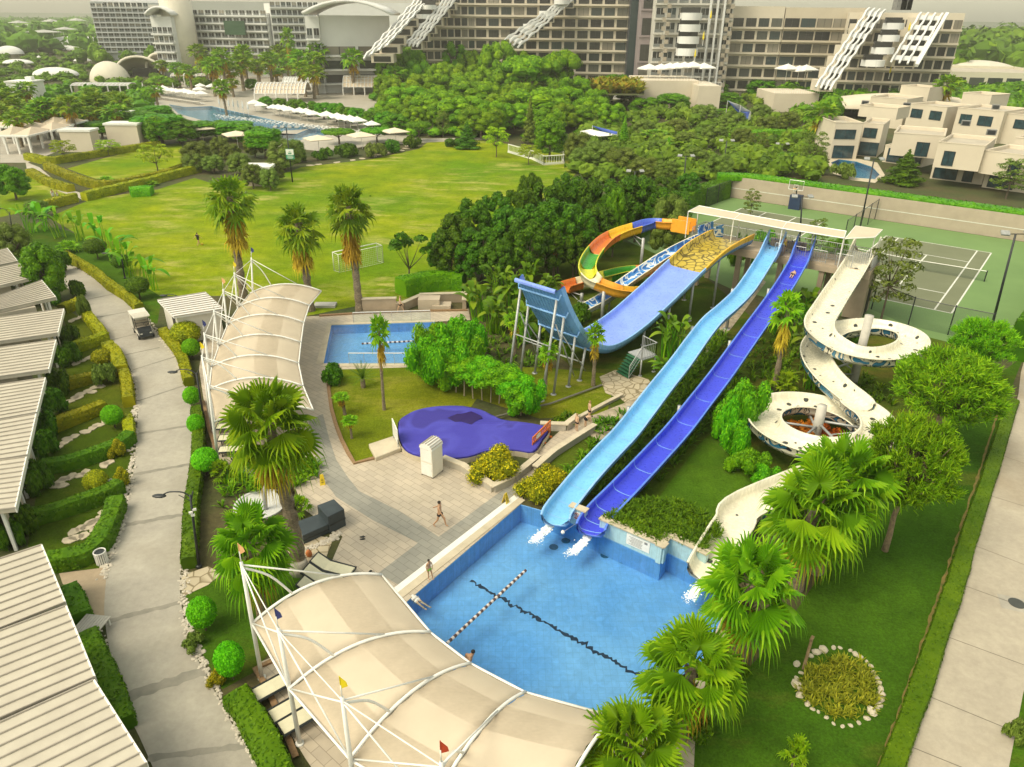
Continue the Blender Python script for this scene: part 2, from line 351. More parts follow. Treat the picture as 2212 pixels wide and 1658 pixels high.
# left driveway: concrete slab with dark joints, pebble borders
RL = [(105, 583), (125, 604), (161, 638), (187, 672), (208, 700), (229, 734), (260, 768), (284, 802), (297, 862), (298, 898), (290, 1010), (276, 1085), (258, 1163), (234, 1228), (226, 1300), (227, 1340), (236, 1400), (256, 1480), (270, 1530), (300, 1590), (330, 1658), (365, 1740)]
RR = [(120, 560), (156, 577), (211, 607), (276, 651), (300, 674), (346, 729), (385, 778), (404, 830), (411, 870), (416, 900), (420, 968), (406, 1059), (398, 1163), (391, 1228), (390, 1290), (405, 1370), (434, 1440), (478, 1520), (520, 1600), (560, 1658), (620, 1740)]
RLw = cr([tuple(G(*p)) for p in RL], 3); RRw = cr([tuple(G(*p)) for p in RR], 3)
sheet('driveway', RLw+RRw[::-1], .03, ROAD)
sheet('driveway_mouth', px((128, 1240), (236, 1226), (227, 1300), (229, 1345), (190, 1340), (140, 1275)), .026, concrete('stained_concrete', (.40, .31, .21), (.33, .26, .18), (.24, .17, .09), 0, 0))
JO = mat('joint_grey', (.27, .25, .21), (.20, .19, .16), .9, 2)
m = MB()
for l, r, w_ in (((170, 652), (262, 633), .22), ((195, 690), (310, 668), .18), ((231, 738), (325, 715), .2), ((262, 770), (345, 752), .2), ((297, 868), (405, 832), .2), ((288, 800), (385, 770), .18), ((297, 938), (418, 920), .26), ((287, 1027), (418, 1003), .3), ((262, 1137), (402, 1112), .34), ((232, 1344), (393, 1302), .3), ((265, 1512), (445, 1450), .55), ((320, 1640), (540, 1612), .3)):
    a, b = G(*l), G(*r); k = 14; d = (b-a).normalized(); q = V((-d.y, d.x, 0)); up, dn = [], []
    for i in range(k+1):
        p = lerp(a, b, i/k); up.append(p+q*w_*R.uniform(.3, .6)+V((0, 0, .035))); dn.append(p-q*w_*R.uniform(.3, .6)+V((0, 0, .035)))
    m.grid([dn, up])
struct('driveway_joints', m, JO)
# right service road with kerbed edge
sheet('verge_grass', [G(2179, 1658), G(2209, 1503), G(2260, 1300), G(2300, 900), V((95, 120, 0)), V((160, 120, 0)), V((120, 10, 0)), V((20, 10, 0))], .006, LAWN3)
SL = [(2215, 770), (2205, 806), (2200, 851), (2175, 952), (2146, 1046), (2109, 1152), (2078, 1265), (2040, 1375), (1999, 1503), (1944, 1658), (1890, 1800)]
SLw = [G(*p) for p in SL]
sheet('service_road', SLw+px((2160, 1800), (2179, 1658), (2209, 1503), (2260, 1300), (2320, 1000), (2310, 820), (2310, 770)), .03, ROAD2)
m = MB()
for l, r in (((2100, 1178), (2260, 1240)), ((2078, 1265), (2300, 1345)), ((2040, 1375), (2260, 1456)), ((1999, 1503), (2210, 1590)), ((2138, 1072), (2260, 1110)), ((2164, 985), (2260, 1020)), ((1960, 1612), (2190, 1705))):
    a, b = G(*l), G(*r); q = V((0, .02, 0)); z = V((0, 0, .034)); m.quad(a-q+z, b-q+z, b+q+z, a+q+z)
struct('road_joints', m, mat('slab_joint', (.16, .14, .11), rough=.9))
p = G(2196, 1305); m = MB(p)
m.lathe(p, [(.34, .03), (.34, .045), (.30, .05), (.02, .052)], 20); o = m.build('manhole_cover', mat('cast_iron', (.06, .065, .06), rough=.6)); tag(o, 'round dark iron manhole cover set in the concrete road on the right', 'manhole cover')
m = MB(); q = G(2190, 1306); m.box(q+V((0, 0, .030)), (1.15, .95, .008), -.35); struct('road_patch', m, ROAD)
# pool deck
DECK = px((425, 760), (455, 700), (700, 683), (660, 676), (1012, 668), (1015, 690), (945, 692), (716, 703), (699, 787), (706, 800), (714, 880), (736, 950), (766, 1003), (808, 992), (905, 968), (1000, 1010), (1062, 1052), (1108, 1030), (1200, 940), (1240, 912), (1275, 925), (1195, 985), (1130, 1035), (1125, 1090))
DECK = px((700, 683), (1012, 668), (1016, 692), (940, 696), (716, 703), (699, 787), (962, 786), (962, 792), (706, 800), (714, 880), (736, 950), (766, 1003), (808, 992), (905, 968), (1000, 1010), (1062, 1052), (1108, 1030), (1200, 940), (1240, 905), (1278, 922), (1195, 985), (1140, 1045), (1125, 1090))+PFOOT[:19]+[V((6.9, 18.2, 0)), V((5.8, 14, 0)), V((-3, 12., 0))]+px((660, 1640), (600, 1540), (552, 1450), (565, 1430), (640, 1400), (700, 1290), (712, 1225), (740, 1160), (655, 1100), (640, 1060), (500, 1020), (462, 985), (446, 900), (430, 800), (440, 730), (540, 690))
sheet('pool_deck', DECK, .02, PAVE)
sheet('grey_paving', [G(518+a/3.84, 864+b/3.84) for a, b in ((570, 170), (600, 380), (660, 540), (720, 700), (800, 810), (1100, 1000), (1480, 1190), (1150, 1440), (1330, 1548), (1560, 1350), (1930, 1090), (2212, 860), (2350, 700), (2212, 730), (1650, 1140), (1330, 930), (990, 760), (900, 650), (800, 500), (740, 320), (690, 120))], .026, PAVEG)
sheet('grey_paving', px((600, 690), (690, 690), (668, 800), (655, 880), (690, 900), (672, 790), (700, 700)), .024, PAVEG) if False else None
# coping along the deck edge, brick edging of the lawns
def strip(name, pts, w_, z0, z1, mt, off=0., kind='structure'):
    m = MB(); k = len(pts); rows = []
    for i, p in enumerate(pts):
        t = (pts[min(i+1, k-1)]-pts[max(i-1, 0)]); t = V((t.x, t.y, 0)).normalized(); n = V((-t.y, t.x, 0)); a = p+n*(off-w_/2); b = p+n*(off+w_/2)
        rows.append([V((a.x, a.y, z0)), V((a.x, a.y, z1)), V((b.x, b.y, z1)), V((b.x, b.y, z0))])
    m.grid(rows); o = m.build(name, mt)
    if kind: tag(o, kind=kind)
    return o
strip('pool_coping', [PA-_e*.4, PB], .40, -.02, .05, STONE, -.20)
strip('drain_channel', [PA-_e*.4, PB], .34, 0., .045, WHITE, -.58)
strip('pool_coping', [POOL2[1], POOL2[0], POOL2[3]], .55, -.02, .05, STONE, -.27)
strip('pool_coping', [POOL2[3], POOL2[2]], .45, -.02, .06, STONE, -.22)
strip('pool_coping', PFOOT, .5, -.02, .05, STONE, -.25)
EDGE = mat('brown_brick_edging', (.30, .19, .10), (.20, .12, .06), .85, 8)
strip('brick_edging', px((706, 800), (711, 850), (716, 885), (726, 920), (738, 952), (752, 980), (766, 1003), (808, 992)), .22, 0, .12, EDGE)
strip('brick_edging', px((640, 1640), (600, 1540), (578, 1490), (552, 1448), (600, 1425)), .22, 0, .12, EDGE)
strip('brick_edging', px((1010, 672), (900, 674), (770, 679), (690, 684)), .25, 0, .14, EDGE)
strip('brick_edging', px((470, 985), (452, 930), (440, 870)), .2, 0, .14, EDGE)
# paths
sheet('flagstone_path', px((1295, 815), (1330, 800), (1400, 820), (1420, 845), (1360, 880), (1340, 862), (1308, 850)), .022, FLAG)
sheet('checker_path', px((1358, 868), (1420, 845), (1480, 780), (1500, 790), (1420, 880), (1330, 940), (1290, 955), (1240, 910), (1290, 895)), .024, CHECK)
sheet('tile_path', px((1480, 780), (1560, 690), (1640, 600), (1655, 610), (1580, 710), (1500, 790)), .022, CHECK)
sheet('garden_path', px((55, 350), (85, 362), (130, 400), (180, 420), (222, 412), (205, 430), (185, 434), (130, 415), (60, 378)), .018, CONC)
sheet('curved_path', px((760, 300), (930, 300), (1070, 297), (1070, 302), (930, 308), (870, 312), (760, 306)), .02, CONC)
sheet('flagstone_patch', px((600, 1165), (640, 1150), (720, 1165), (705, 1205), (680, 1230), (640, 1215)), .03, FLAG)
sheet('flagstone_patch', px((392, 1245), (450, 1225), (480, 1240), (450, 1265), (395, 1290)), .032, FLAG)
# tennis and basketball courts: one green slab, grey play areas, white lines
CX, CY, CA = 30.17, 66.90, -.65826
def ct(a, b, z=0.): return V((CX+a*cos(CA)-b*sin(CA), CY+a*sin(CA)+b*cos(CA), z))
GREENC = mat('court_green', (.155, .255, .085), (.125, .215, .07), .85, .12, .1)
GREYC = mat('court_grey_green', (.165, .18, .105), (.135, .15, .085), .85, .2, .1)
WLINE = mat('court_line_white', (.70, .70, .64), rough=.7)
sheet('court_slab', [ct(-23, 31.5), ct(17.2, 31.5), ct(16.2, -7.6), ct(-7, -6.2), ct(-23, 2)], .01, GREENC)
sheet('play_area', [ct(0, 0), ct(10.97, 0), ct(10.97, 23.77), ct(0, 23.77)], .016, GREYC)
sheet('play_area', [ct(-19, 6), ct(-8, 6), ct(-8, 26), ct(-19, 26)], .016, GREYC)
m = MB()
def line(a, b, w_=.07, z=.022):
    d = (b-a).normalized(); q = V((-d.y, d.x, 0))*w_; m.quad(*(V((p.x, p.y, z)) for p in (a-q, b-q, b+q, a+q)))
for a, b in (((0, 0), (10.97, 0)), ((0, 23.77), (10.97, 23.77)), ((0, 0), (0, 23.77)), ((10.97, 0), (10.97, 23.77)), ((1.37, 0), (1.37, 23.77)), ((9.6, 0), (9.6, 23.77)), ((1.37, 5.485), (9.6, 5.485)), ((1.37, 18.285), (9.6, 18.285)), ((5.485, 5.485), (5.485, 18.285))): line(ct(*a), ct(*b))
for a, b in (((-19, 6), (-8, 6)), ((-19, 26), (-8, 26)), ((-19, 6), (-19, 26)), ((-8, 6), (-8, 26)), ((-19, 16), (-8, 16)), ((-15.5, 26), (-15.5, 20.2)), ((-11.5, 26), (-11.5, 20.2)), ((-15.5, 20.2), (-11.5, 20.2)), ((-15.5, 6), (-15.5, 11.8)), ((-11.5, 6), (-11.5, 11.8)), ((-15.5, 11.8), (-11.5, 11.8))): line(ct(*a), ct(*b))
struct('court_lines', m, WLINE)
# ---------------------------------------------------------------- plants: prototypes
L_PALM = leafmat('fan_palm_leaf', (.030, .085, .008), (.072, .165, .012), (.17, .27, .03), .4, .3)
L_PALM2 = leafmat('deep_palm_leaf', (.03, .085, .01), (.06, .14, .014), (.14, .21, .03), .42, .25)
L_DEAD = leafmat('dry_palm_leaf', (.10, .075, .03), (.22, .17, .07), (.36, .29, .13), .8, .15)
L_DARK = leafmat('dark_broadleaf', (.010, .036, .006), (.024, .072, .010), (.058, .13, .014), .4, .15)
L_PINE = leafmat('stone_pine_needles', (.018, .055, .005), (.05, .125, .008), (.125, .22, .012), .6, .15)
L_PINEY = leafmat('young_pine_needles', (.025, .10, .008), (.065, .19, .014), (.16, .30, .03), .6, .2)
L_OLIVE = leafmat('olive_leaf', (.028, .05, .03), (.055, .09, .055), (.11, .16, .12), .55, .15)
L_FICUS = leafmat('clipped_ficus_leaf', (.018, .065, .005), (.04, .125, .007), (.09, .20, .012), .42, .2)
L_BRIGHT = leafmat('bright_ball_leaf', (.03, .14, .006), (.06, .24, .008), (.12, .36, .014), .45, .25, 1.)
L_HEDGE = leafmat('yellow_tipped_hedge_leaf', (.04, .06, .008), (.10, .13, .012), (.26, .27, .03), .5, .2, .8)
L_GREENH = leafmat('green_hedge_leaf', (.012, .04, .005), (.03, .08, .008), (.075, .15, .014), .5, .2, .8)
L_CYP = leafmat('cypress_leaf', (.02, .09, .006), (.045, .17, .009), (.12, .29, .016), .5, .2, .8)
L_LIME = leafmat('lime_tree_leaf', (.06, .12, .01), (.12, .20, .016), (.24, .32, .04), .5, .25)
L_BAN = leafmat('banana_leaf', (.03, .12, .012), (.06, .20, .016), (.17, .30, .03), .35, .3)
L_STREL = leafmat('bird_of_paradise_leaf', (.02, .06, .012), (.05, .11, .018), (.13, .19, .04), .35, .2)
L_STRAP = leafmat('strap_leaf', (.015, .05, .006), (.035, .10, .008), (.10, .19, .016), .4, .2)
L_FLW = leafmat('yellow_flowering_shrub', (.03, .05, .006), (.09, .11, .012), (.42, .38, .03), .6, .2, .8)
L_RED = leafmat('copper_leaf', (.09, .028, .01), (.19, .06, .02), (.30, .12, .04), .5, .15)
L_DRY = leafmat('bronze_shrub_leaf', (.06, .035, .012), (.12, .08, .03), (.22, .17, .06), .6, .2)
def leaves(m, blobs, n, size, up=.35, asp=.55, rnd=R, rmin=.8, drop=0., mi=0, low=-.6):
    "small leaf faces spread through the outer layer of a set of ellipsoids"
    ws = [b[1][0]*b[1][1]+b[1][0]*b[1][2] for b in blobs]; tot = sum(ws)
    for (c, r), w in zip(blobs, ws):
        for _ in range(max(3, int(n*w/tot))):
            while 1:
                d = V((rnd.gauss(0, 1), rnd.gauss(0, 1), rnd.gauss(0, 1)+up)); d.normalize()
                if d.z > low: break
            q = rnd.uniform(rmin, 1.08)
            p = V((c[0]+d.x*r[0]*q, c[1]+d.y*r[1]*q, c[2]+d.z*r[2]*q))
            nrm = (d+V((rnd.gauss(0, .45), rnd.gauss(0, .45), rnd.gauss(0, .45)+.25))).normalized()
            a = nrm.orthogonal().normalized(); a.rotate(Matrix.Rotation(rnd.uniform(0, 6.3), 3, nrm)); a = (a-V((0, 0, drop))).normalized(); b = nrm.cross(a).normalized()
            s = size*rnd.uniform(.6, 1.35)
            m.add((p-a*s, p+b*s*asp, p+a*s+nrm*s*.15, p-b*s*asp), [(0, 1, 2, 3)], mi)
def core(m, blobs, k=.84, n=9, mi=0, jit=.1):
    for c, r in blobs: m.ball(c, (r[0]*k, r[1]*k, r[2]*k), n, max(5, n-3), mi, jit)
def limbs(m, h, r, tips, n=6, lean=(0, 0), fork=.55, rnd=R):
    "tapered trunk forking into limbs that reach into the crown"
    f = V((lean[0]*fork, lean[1]*fork, h*fork)); 
    m.tube([(0, 0, -.15), (0, 0, 0), tuple(f*.5+V((rnd.uniform(-.06, .06)*h*.3, rnd.uniform(-.06, .06)*h*.3, 0))), tuple(f)], [r*1.5, r*1.15, r*.9, r*.75], n)
    for t in tips:
        t = V(t); mid = lerp(f, t, .5)+V((0, 0, -.04*h)); m.tube([f-V((0, 0, .1*h*fork)), mid, t], [r*.6, r*.38, r*.12], max(4, n-2))
def tree(name, blobs, n, size, lm, h, r, label='tree', cat='tree', up=.35, asp=.55, ntips=7, fork=.5, corek=.82, trunk=WOODM, lean=(0, 0), seed=1, drop=0., low=-.6, rmin=.8, cn=9):
    rnd = random.Random(seed); t = T(name, label, cat)
    m = MB(); tips = [V(b[0]) for b in rnd.sample(blobs, min(ntips, len(blobs)))]; limbs(m, h, r, tips, 6, lean, fork, rnd); m.build('trunk', trunk, t, True)
    m = MB()
    if corek: core(m, blobs, corek, cn)
    leaves(m, blobs, n, size, up, asp, rnd, rmin, drop, 0, low); m.build('crown', lm, t)
    return t
def dome(rnd, w, h, z0, k, rs, flat=.6):
    "clump centres over a dome of half width w, height h, standing at z0"
    out = []
    for i in range(k):
        a = i*2.4+rnd.uniform(-.3, .3); q = ((i+.5)/k)**.5*(1-.6*rs/w); z = (max(0, 1-q*q))**.5
        r = rs*rnd.uniform(.75, 1.25); out.append(((cos(a)*q*w, sin(a)*q*w, z0+z*h*rnd.uniform(.85, 1.1)), (r, r, r*flat)))
    return out
def rings(rnd, w, h, z0, k, rs, flat=.8):
    "clump centres filling a full rounded crown from its skirt to its top"
    out = []
    for i in range(k):
        t = (i+.5)/k; a = i*2.4+rnd.uniform(-.4, .4); z = z0+t*h; q = max(.08, (1-abs(2*t-.8)**2.2/2.1))**.5*.72*w
        r = rs*rnd.uniform(.75, 1.25); out.append(((cos(a)*q, sin(a)*q, z), (r, r, r*flat)))
    return out
_r = random.Random(3)
P = {}
# unit trees (about 6 m); each use is scaled to the size seen
for i in range(3):
    b = dome(_r, 3.2, 1.9, 3.6, 26, 1.05, .62)+dome(_r, 2.4, .7, 3.3, 8, .9, .5)
    P['pine', i] = tree('stone_pine', b, 3000, .17, L_PINE, 6, .2, seed=i, fork=.45, up=.7, corek=.86, low=-.35)
    P['pinefar', i] = tree('stone_pine', rings(_r, 3.2, 3.4, 1.6, 30, .95, .75), 3000, .15, L_PINE, 5, .2, seed=i+9, fork=.35, up=.6, corek=.86)
for i in range(3):
    b = rings(_r, 2.7, 3.6, 2., 38, .62, .8)
    P['dark', i] = tree('schefflera_tree', b, 4200, .17, L_DARK, 5.4, .13, seed=i, up=.8, asp=.42, drop=.35, corek=.72, low=-.2, ntips=12, fork=.3)
    P['olive', i] = tree('olive_tree', rings(_r, 2.2, 3.4, 1., 34, .72, .85), 4200, .13, L_OLIVE, 4, .16, seed=i, up=.5, asp=.3, corek=.74)
    P['broad', i] = tree('broadleaf_tree', rings(_r, 2.4, 3.8, 1.4, 36, .75, .85), 3800, .16, L_FICUS, 5, .16, seed=i+4, up=.5, corek=.78)
P['lime', 0] = tree('feathery_tree', rings(_r, 2.3, 2.6, 2.4, 22, .62, .45), 1900, .16, L_LIME, 4.6, .09, seed=5, up=.6, asp=.35, corek=0, ntips=14, fork=.45)
P['lime', 1] = tree('sparse_tree', rings(_r, 1.8, 4.4, 1.4, 26, .5, .5), 1900, .15, L_OLIVE, 5.5, .08, seed=6, up=.3, asp=.35, corek=0, ntips=16, fork=.5)
P['block', 0] = tree('clipped_ficus_tree', [((x*.62, y*.62, 2.2+z*.75), (.62, .62, .6)) for x in (-1, 0, 1) for y in (-1, 0, 1) for z in (0, 1, 2)], 3600, .12, L_FICUS, 3.4, .13, fork=.5, corek=.92, seed=8, rmin=.9)
P['disc', 0] = tree('clipped_disc_tree', [((cos(a)*q, sin(a)*q, 2.2), (.8, .8, .42)) for a, q in [(0, 0)]+[(k*pi/4, 1.3) for k in range(8)]], 2600, .12, L_HEDGE if 0 else L_FICUS, 2.2, .12, fork=.6, corek=.9, seed=9)
P['tufted', 0] = tree('young_tufted_tree', [((cos(k*2.1)*q, sin(k*2.1)*q, 2.4+z), (.42, .42, .28)) for k, q, z in ((0, 1., .2), (1, 1.1, .5), (2, .9, .9), (3, .9, .3), (4, .5, 1.1), (5, 1.2, .1), (6, .3, .6), (7, 1., .8))], 900, .15, L_DARK, 3, .07, fork=.45, corek=0, ntips=8, drop=.5, up=1., low=0, seed=10)
def cone(name, h, w, lm, n, size, seed=1, tiers=0):
    rnd = random.Random(seed); t = T(name, 'tree', 'tree'); b = []
    k = 22
    for i in range(k):
        u = i/(k-1); z = .25*h*.3+u*h*.93; q = w*(1-u)**.8*(1 if not tiers else .75+.35*((i % 3) == 0)); r = max(.12, q*.5)
        b += [((cos(a+i)*q*.55, sin(a+i)*q*.55, z), (r, r, h/k*1.3)) for a in (0, 2.1, 4.2)]
    m = MB(); m.tube([(0, 0, -.1), (0, 0, h*.6)], [w*.1, w*.03], 6); m.build('trunk', WOODM, t)
    m = MB(); core(m, b, .75, 7); leaves(m, b, n, size, .3, .45, rnd); m.build('crown', lm, t); return t
P['cone', 0] = cone('cone_cypress', 4., 1., L_CYP, 2200, .12)
P['fir', 0] = cone('dark_conifer', 5., 2.2, L_DARK, 2800, .16, 2, 1)
P['araucaria', 0] = cone('norfolk_pine', 7., 1.3, L_OLIVE, 900, .15, 3, 1)
# near pines: a rounded crown of needle tufts on a leaning bare trunk
def needle_pine(seed):
    rnd = random.Random(seed); t = T('umbrella_pine', 'pine', 'tree'); m = MB(); b = []
    for i in range(260):
        d = V((rnd.gauss(0, 1), rnd.gauss(0, 1), rnd.gauss(.25, 1))).normalized(); q = rnd.uniform(.5, 1.)
        b.append(V((d.x*2.5*q, d.y*2.5*q, 3.9+d.z*(1.75 if d.z > 0 else 1.3)*q)))
    m.tube([(0, 0, -.1), (.05, .05, .8), (.2, .1, 1.7), (.1, .1, 2.5)], [.19, .15, .13, .11], 8)
    for p in b[::2]: m.tube([(.1, .1, rnd.uniform(2.2, 3.)), lerp(V((.1, .1, 2.6)), p, .55), p], [.05, .03, .012], 4)
    m.build('trunk', mat('pine_bark', (.33, .24, .15), (.17, .12, .08), .9, 7, .8), t, True)
    m = MB()
    for p in b:
        ax = (p-V((0, 0, 3.2))).normalized()+V((0, 0, .5))
        for _ in range(84):
            d = (ax*.55+V((rnd.gauss(0, .6), rnd.gauss(0, .6), rnd.gauss(0, .6)))).normalized(); l = rnd.uniform(.16, .34); o = p+V((rnd.gauss(0, .12), rnd.gauss(0, .12), rnd.gauss(0, .1)))
            s = d.orthogonal().normalized(); s.rotate(Matrix.Rotation(rnd.uniform(0, 6.3), 3, d)); s *= .03
            m.add((o-s, o+s, o+d*l+s*.3, o+d*l-s*.3), [(0, 1, 2, 3)])
    m.build('crown', L_PINEY, t); return t
P['npine', 0] = needle_pine(1); P['npine', 1] = needle_pine(2)
# fan palms
def fan(m, base, az, el, plen, rb, seg, rnd, mi=0, droop=.5, width=2.3, fold=.05):
    "one fan leaf: petiole, pleated blade, hanging segment tips"
    d = V((cos(az)*cos(el), sin(az)*cos(el), sin(el))); base = V(base)
    h = base+d*plen+V((0, 0, -.10*plen*plen)); dd = (d+V((0, 0, -.35))).normalized()
    m.tube([base, lerp(base, h, .5)+V((0, 0, .05*plen)), h], [.035, .025, .016], 3, mi, False)
    sd = dd.cross(V((0, 0, 1))); sd = sd.normalized() if sd.length > .01 else V((1, 0, 0)); up = sd.cross(dd).normalized()
    sd.rotate(Matrix.Rotation(rnd.uniform(-.5, .5), 3, dd)); up = sd.cross(dd).normalized()
    pts = []
    for j in range(2*seg+1):
        a = (j/(2*seg)-.5)*2*width; r = rb*(.47+.05*cos(a)); z = fold*rb*(1 if j % 2 else -1)
        e = dd*cos(a)+sd*sin(a); pts.append(h+e*r+up*(z-.10*rb*a*a*.6)+V((0, 0, -.06*rb)))
    vs = [h]+pts
    m.add(vs, [(0, j, j+1) for j in range(1, 2*seg+1)], mi)
    for j in range(0, 2*seg, 2):
        a = ((j+1)/(2*seg)-.5)*2*width; e = dd*cos(a)+sd*sin(a); p0, p1, p2 = pts[j], pts[j+1], pts[j+2]
        L = rb*(.47+.14*cos(a))*rnd.uniform(.85, 1.15); q1 = p1+e*L*.55+V((0, 0, -droop*L*.25)); q2 = p1+e*L*.85+V((rnd.gauss(0, .03), rnd.gauss(0, .03), -droop*L*rnd.uniform(.7, 1.3)))
        w = (p2-p0)*.20; m.add((p0, p1, p2, q1-w, q1+w, q2), [(0, 1, 3), (1, 2, 4), (1, 4, 3), (3, 4, 5)], mi)
def fan_palm(name, h, nl, seg, rb, plen, skirt, lm, tr, seed, lean=(0, 0), trunkn=8, sk_len=1.2, elmin=-.7):
    rnd = random.Random(seed); t = T(name, 'palm', 'palm tree'); m = MB(); k = max(5, int(h*3)); pts, rr = [], []
    for i in range(k+1):
        u = i/k; pts.append((lean[0]*u*u, lean[1]*u*u, -.1+u*(h+.1))); rr.append(tr*(1.35-.5*u)*(1+.10*((i % 2)*2-1))*(1.25 if i == 0 else 1))
    m.tube(pts, rr, trunkn)
    top = V(pts[-1])
    for i in range(int(nl*1.6)):                                     # old leaf bases round the upper trunk
        u = rnd.uniform(.35, 1); a = i*2.4; p = V((lean[0]*u*u+cos(a)*tr*.95, lean[1]*u*u+sin(a)*tr*.95, u*h)); o = V((cos(a), sin(a), 1.3))*tr*.75; s = V((-sin(a), cos(a), 0))*tr*.4
        m.add((p-s, p+s, p+o+s*.4, p+o-s*.4), [(0, 1, 2, 3)])
    m.build('trunk', BARK, t)
    m = MB()
    for i in range(nl):
        u = (i+.5)/nl; el = lerp(1.35, elmin, u**.85)+rnd.uniform(-.12, .12)
        fan(m, top+V((0, 0, .15-.3*u)), i*2.39996+rnd.uniform(-.2, .2), el, plen*rnd.uniform(.8, 1.15)*(.75+.3*min(1, u*2.5)), rb*rnd.uniform(.85, 1.12)*(.72+.3*min(1, u*2.5)), seg, rnd, 0, .35+.4*u)
    m.build('crown', lm, t)
    if skirt:
        m = MB()
        for i in range(skirt):
            u = (i+.5)/skirt; fan(m, top+V((0, 0, -.25-u*sk_len)), i*2.39996, rnd.uniform(-1.2, -.85), plen*.7*rnd.uniform(.7, 1.1), rb*rnd.uniform(.6, .9), max(4, seg//2), rnd, 0, 1.1, 1.1, .1)
        m.build('dry_skirt', L_DEAD, t)
    return t
P['palmA', 0] = fan_palm('fan_palm', 6.2, 27, 20, 1.3, 1.2, 12, L_PALM, .30, 1, (-.5, .2), 10, .7, -.5)
P['palmA', 1] = fan_palm('fan_palm', 3.6, 26, 20, 1.35, 1.25, 8, L_PALM, .26, 2, (.2, -.1), 10, .5, -.5)
P['palmA', 2] = fan_palm('fan_palm', 3.9, 28, 20, 1.4, 1.25, 9, L_PALM, .26, 3, (.3, .2), 10, .6, -.5)
P['palmB', 0] = fan_palm('tall_fan_palm', 6.6, 34, 10, 1.0, 1.1, 38, L_PALM2, .26, 4, (.2, 0), 9, 1.9)
P['palmB', 1] = fan_palm('tall_fan_palm', 6.2, 34, 10, 1.0, 1.1, 32, L_PALM2, .26, 5, (-.3, .1), 9, 1.7)
P['palmC', 0] = fan_palm('windmill_palm', 3.6, 22, 8, .55, .5, 16, L_PALM, .11, 6, (.1, 0), 8, .6, -.5)
P['palmC', 1] = fan_palm('windmill_palm', 3.4, 20, 8, .5, .45, 20, L_PALM, .12, 7, (-.15, .1), 8, .9, -.4)
P['palmS', 0] = fan_palm('dwarf_fan_palm', .7, 20, 9, .55, .6, 0, L_PALM, .1, 8, (0, 0), 7, .3, -.1)
for i in range(2): P['palmF', i] = fan_palm('fan_palm', 6., 26, 5, 1.05, 1.15, 14, L_PALM2, .2, 11+i, (.2*i, .1), 6, 1.2)
def cycad(n=26, L=1.25):
    rnd = random.Random(4); t = T('cycad', 'cycad', 'plant'); m = MB(); m.lathe((0, 0, -.05), [(.16, 0), (.2, .2), (.17, .55), (.05, .62)], 9); m.build('trunk', BARK, t); m = MB()
    for i in range(n):
        a = i*2.4; e = lerp(1.2, .1, i/n); pp = [V((cos(a)*cos(e)*L*u, sin(a)*cos(e)*L*u, .58+sin(e)*L*u-.35*u*u*L*.6)) for u in (0, .25, .5, .75, 1)]
        for u in range(14):
            f = u/13*3.99; j = int(f); p = lerp(pp[j], pp[j+1], f-j); d = (pp[j+1]-pp[j]).normalized(); s = d.cross(V((0, 0, 1))).normalized()
            for sg in (-1, 1):
                q = p+(s*sg+d*.5)*.19*(1-abs(u/13-.4)); m.add((p-d*.02, p+d*.03, q), [(0, 1, 2)])
    m.build('crown', L_DARK, t); return t
P['cycad', 0] = cycad()
def paddle(name, n, L, w, lm, h, seed, label='plant'):
    "banana or bird-of-paradise clump: long paddle leaves on stalks"
    rnd = random.Random(seed); t = T(name, label, 'plant'); m = MB(); s = MB()
    for i in range(n):
        a = rnd.uniform(0, 6.3); e = lerp(1.4, .35, (i+.5)/n)+rnd.uniform(-.15, .15); o = V((rnd.gauss(0, .22), rnd.gauss(0, .22), 0)); d = V((cos(a)*cos(e), sin(a)*cos(e), sin(e))); hh = h*rnd.uniform(.6, 1.1)
        b = o+V((d.x*.4, d.y*.4, hh)); s.tube([o, lerp(o, b, .5)+V((0, 0, .1)), b], [.05, .04, .025], 4)
        sd = d.cross(V((0, 0, 1))); sd = (sd if sd.length > .05 else V((1, 0, 0))).normalized(); k = 5; rows = []; l = L*rnd.uniform(.7, 1.15)
        for j in range(k+1):
            u = j/k; p = b+d*l*u+V((0, 0, -.55*l*u*u)); ww = w*(sin(pi*min(1, u*.86+.12))**.6)*(.02 if j == k else 1); rows.append([p-sd*ww+V((0, 0, .25*ww)), p, p+sd*ww+V((0, 0, .25*ww))])
        m.grid(rows)
    s.build('stem', L_BAN, t); m.build('foliage', lm, t, True); return t
P['banana', 0] = paddle('banana_plant', 9, 1.7, .24, L_BAN, 1.5, 2)
P['strel', 0] = paddle('bird_of_paradise', 26, 1.2, .2, L_STREL, 1.7, 3)
P['strel', 1] = paddle('bird_of_paradise', 22, 1.1, .2, L_STREL, 1.3, 4)
def ball(name, r, lm, n, size, stem, seed=1, sq=1., jit=.05):
    t = T(name, 'ball', 'shrub'); rnd = random.Random(seed)
    if stem:
        m = MB(); m.tube([(0, 0, -.05), (.02, 0, stem+r*.3)], [.05, .04], 6); m.build('stem', WOODM, t)
    m = MB(); b = [((0, 0, stem+r*sq), (r, r, r*sq))]; core(m, b, .93, 14, 0, .03); leaves(m, b, n, size, .15, .5, rnd, .93, 0, 0, -.9); m.build('foliage', lm, t); return t
P['ballb', 0] = ball('ball_topiary', .62, L_BRIGHT, 3600, .055, .35)
P['balld', 0] = ball('dark_ball_topiary', .75, L_GREENH, 1600, .07, .6, 2)
P['bally', 0] = ball('rounded_shrub', .85, L_HEDGE, 2200, .07, 0, 3, .8)
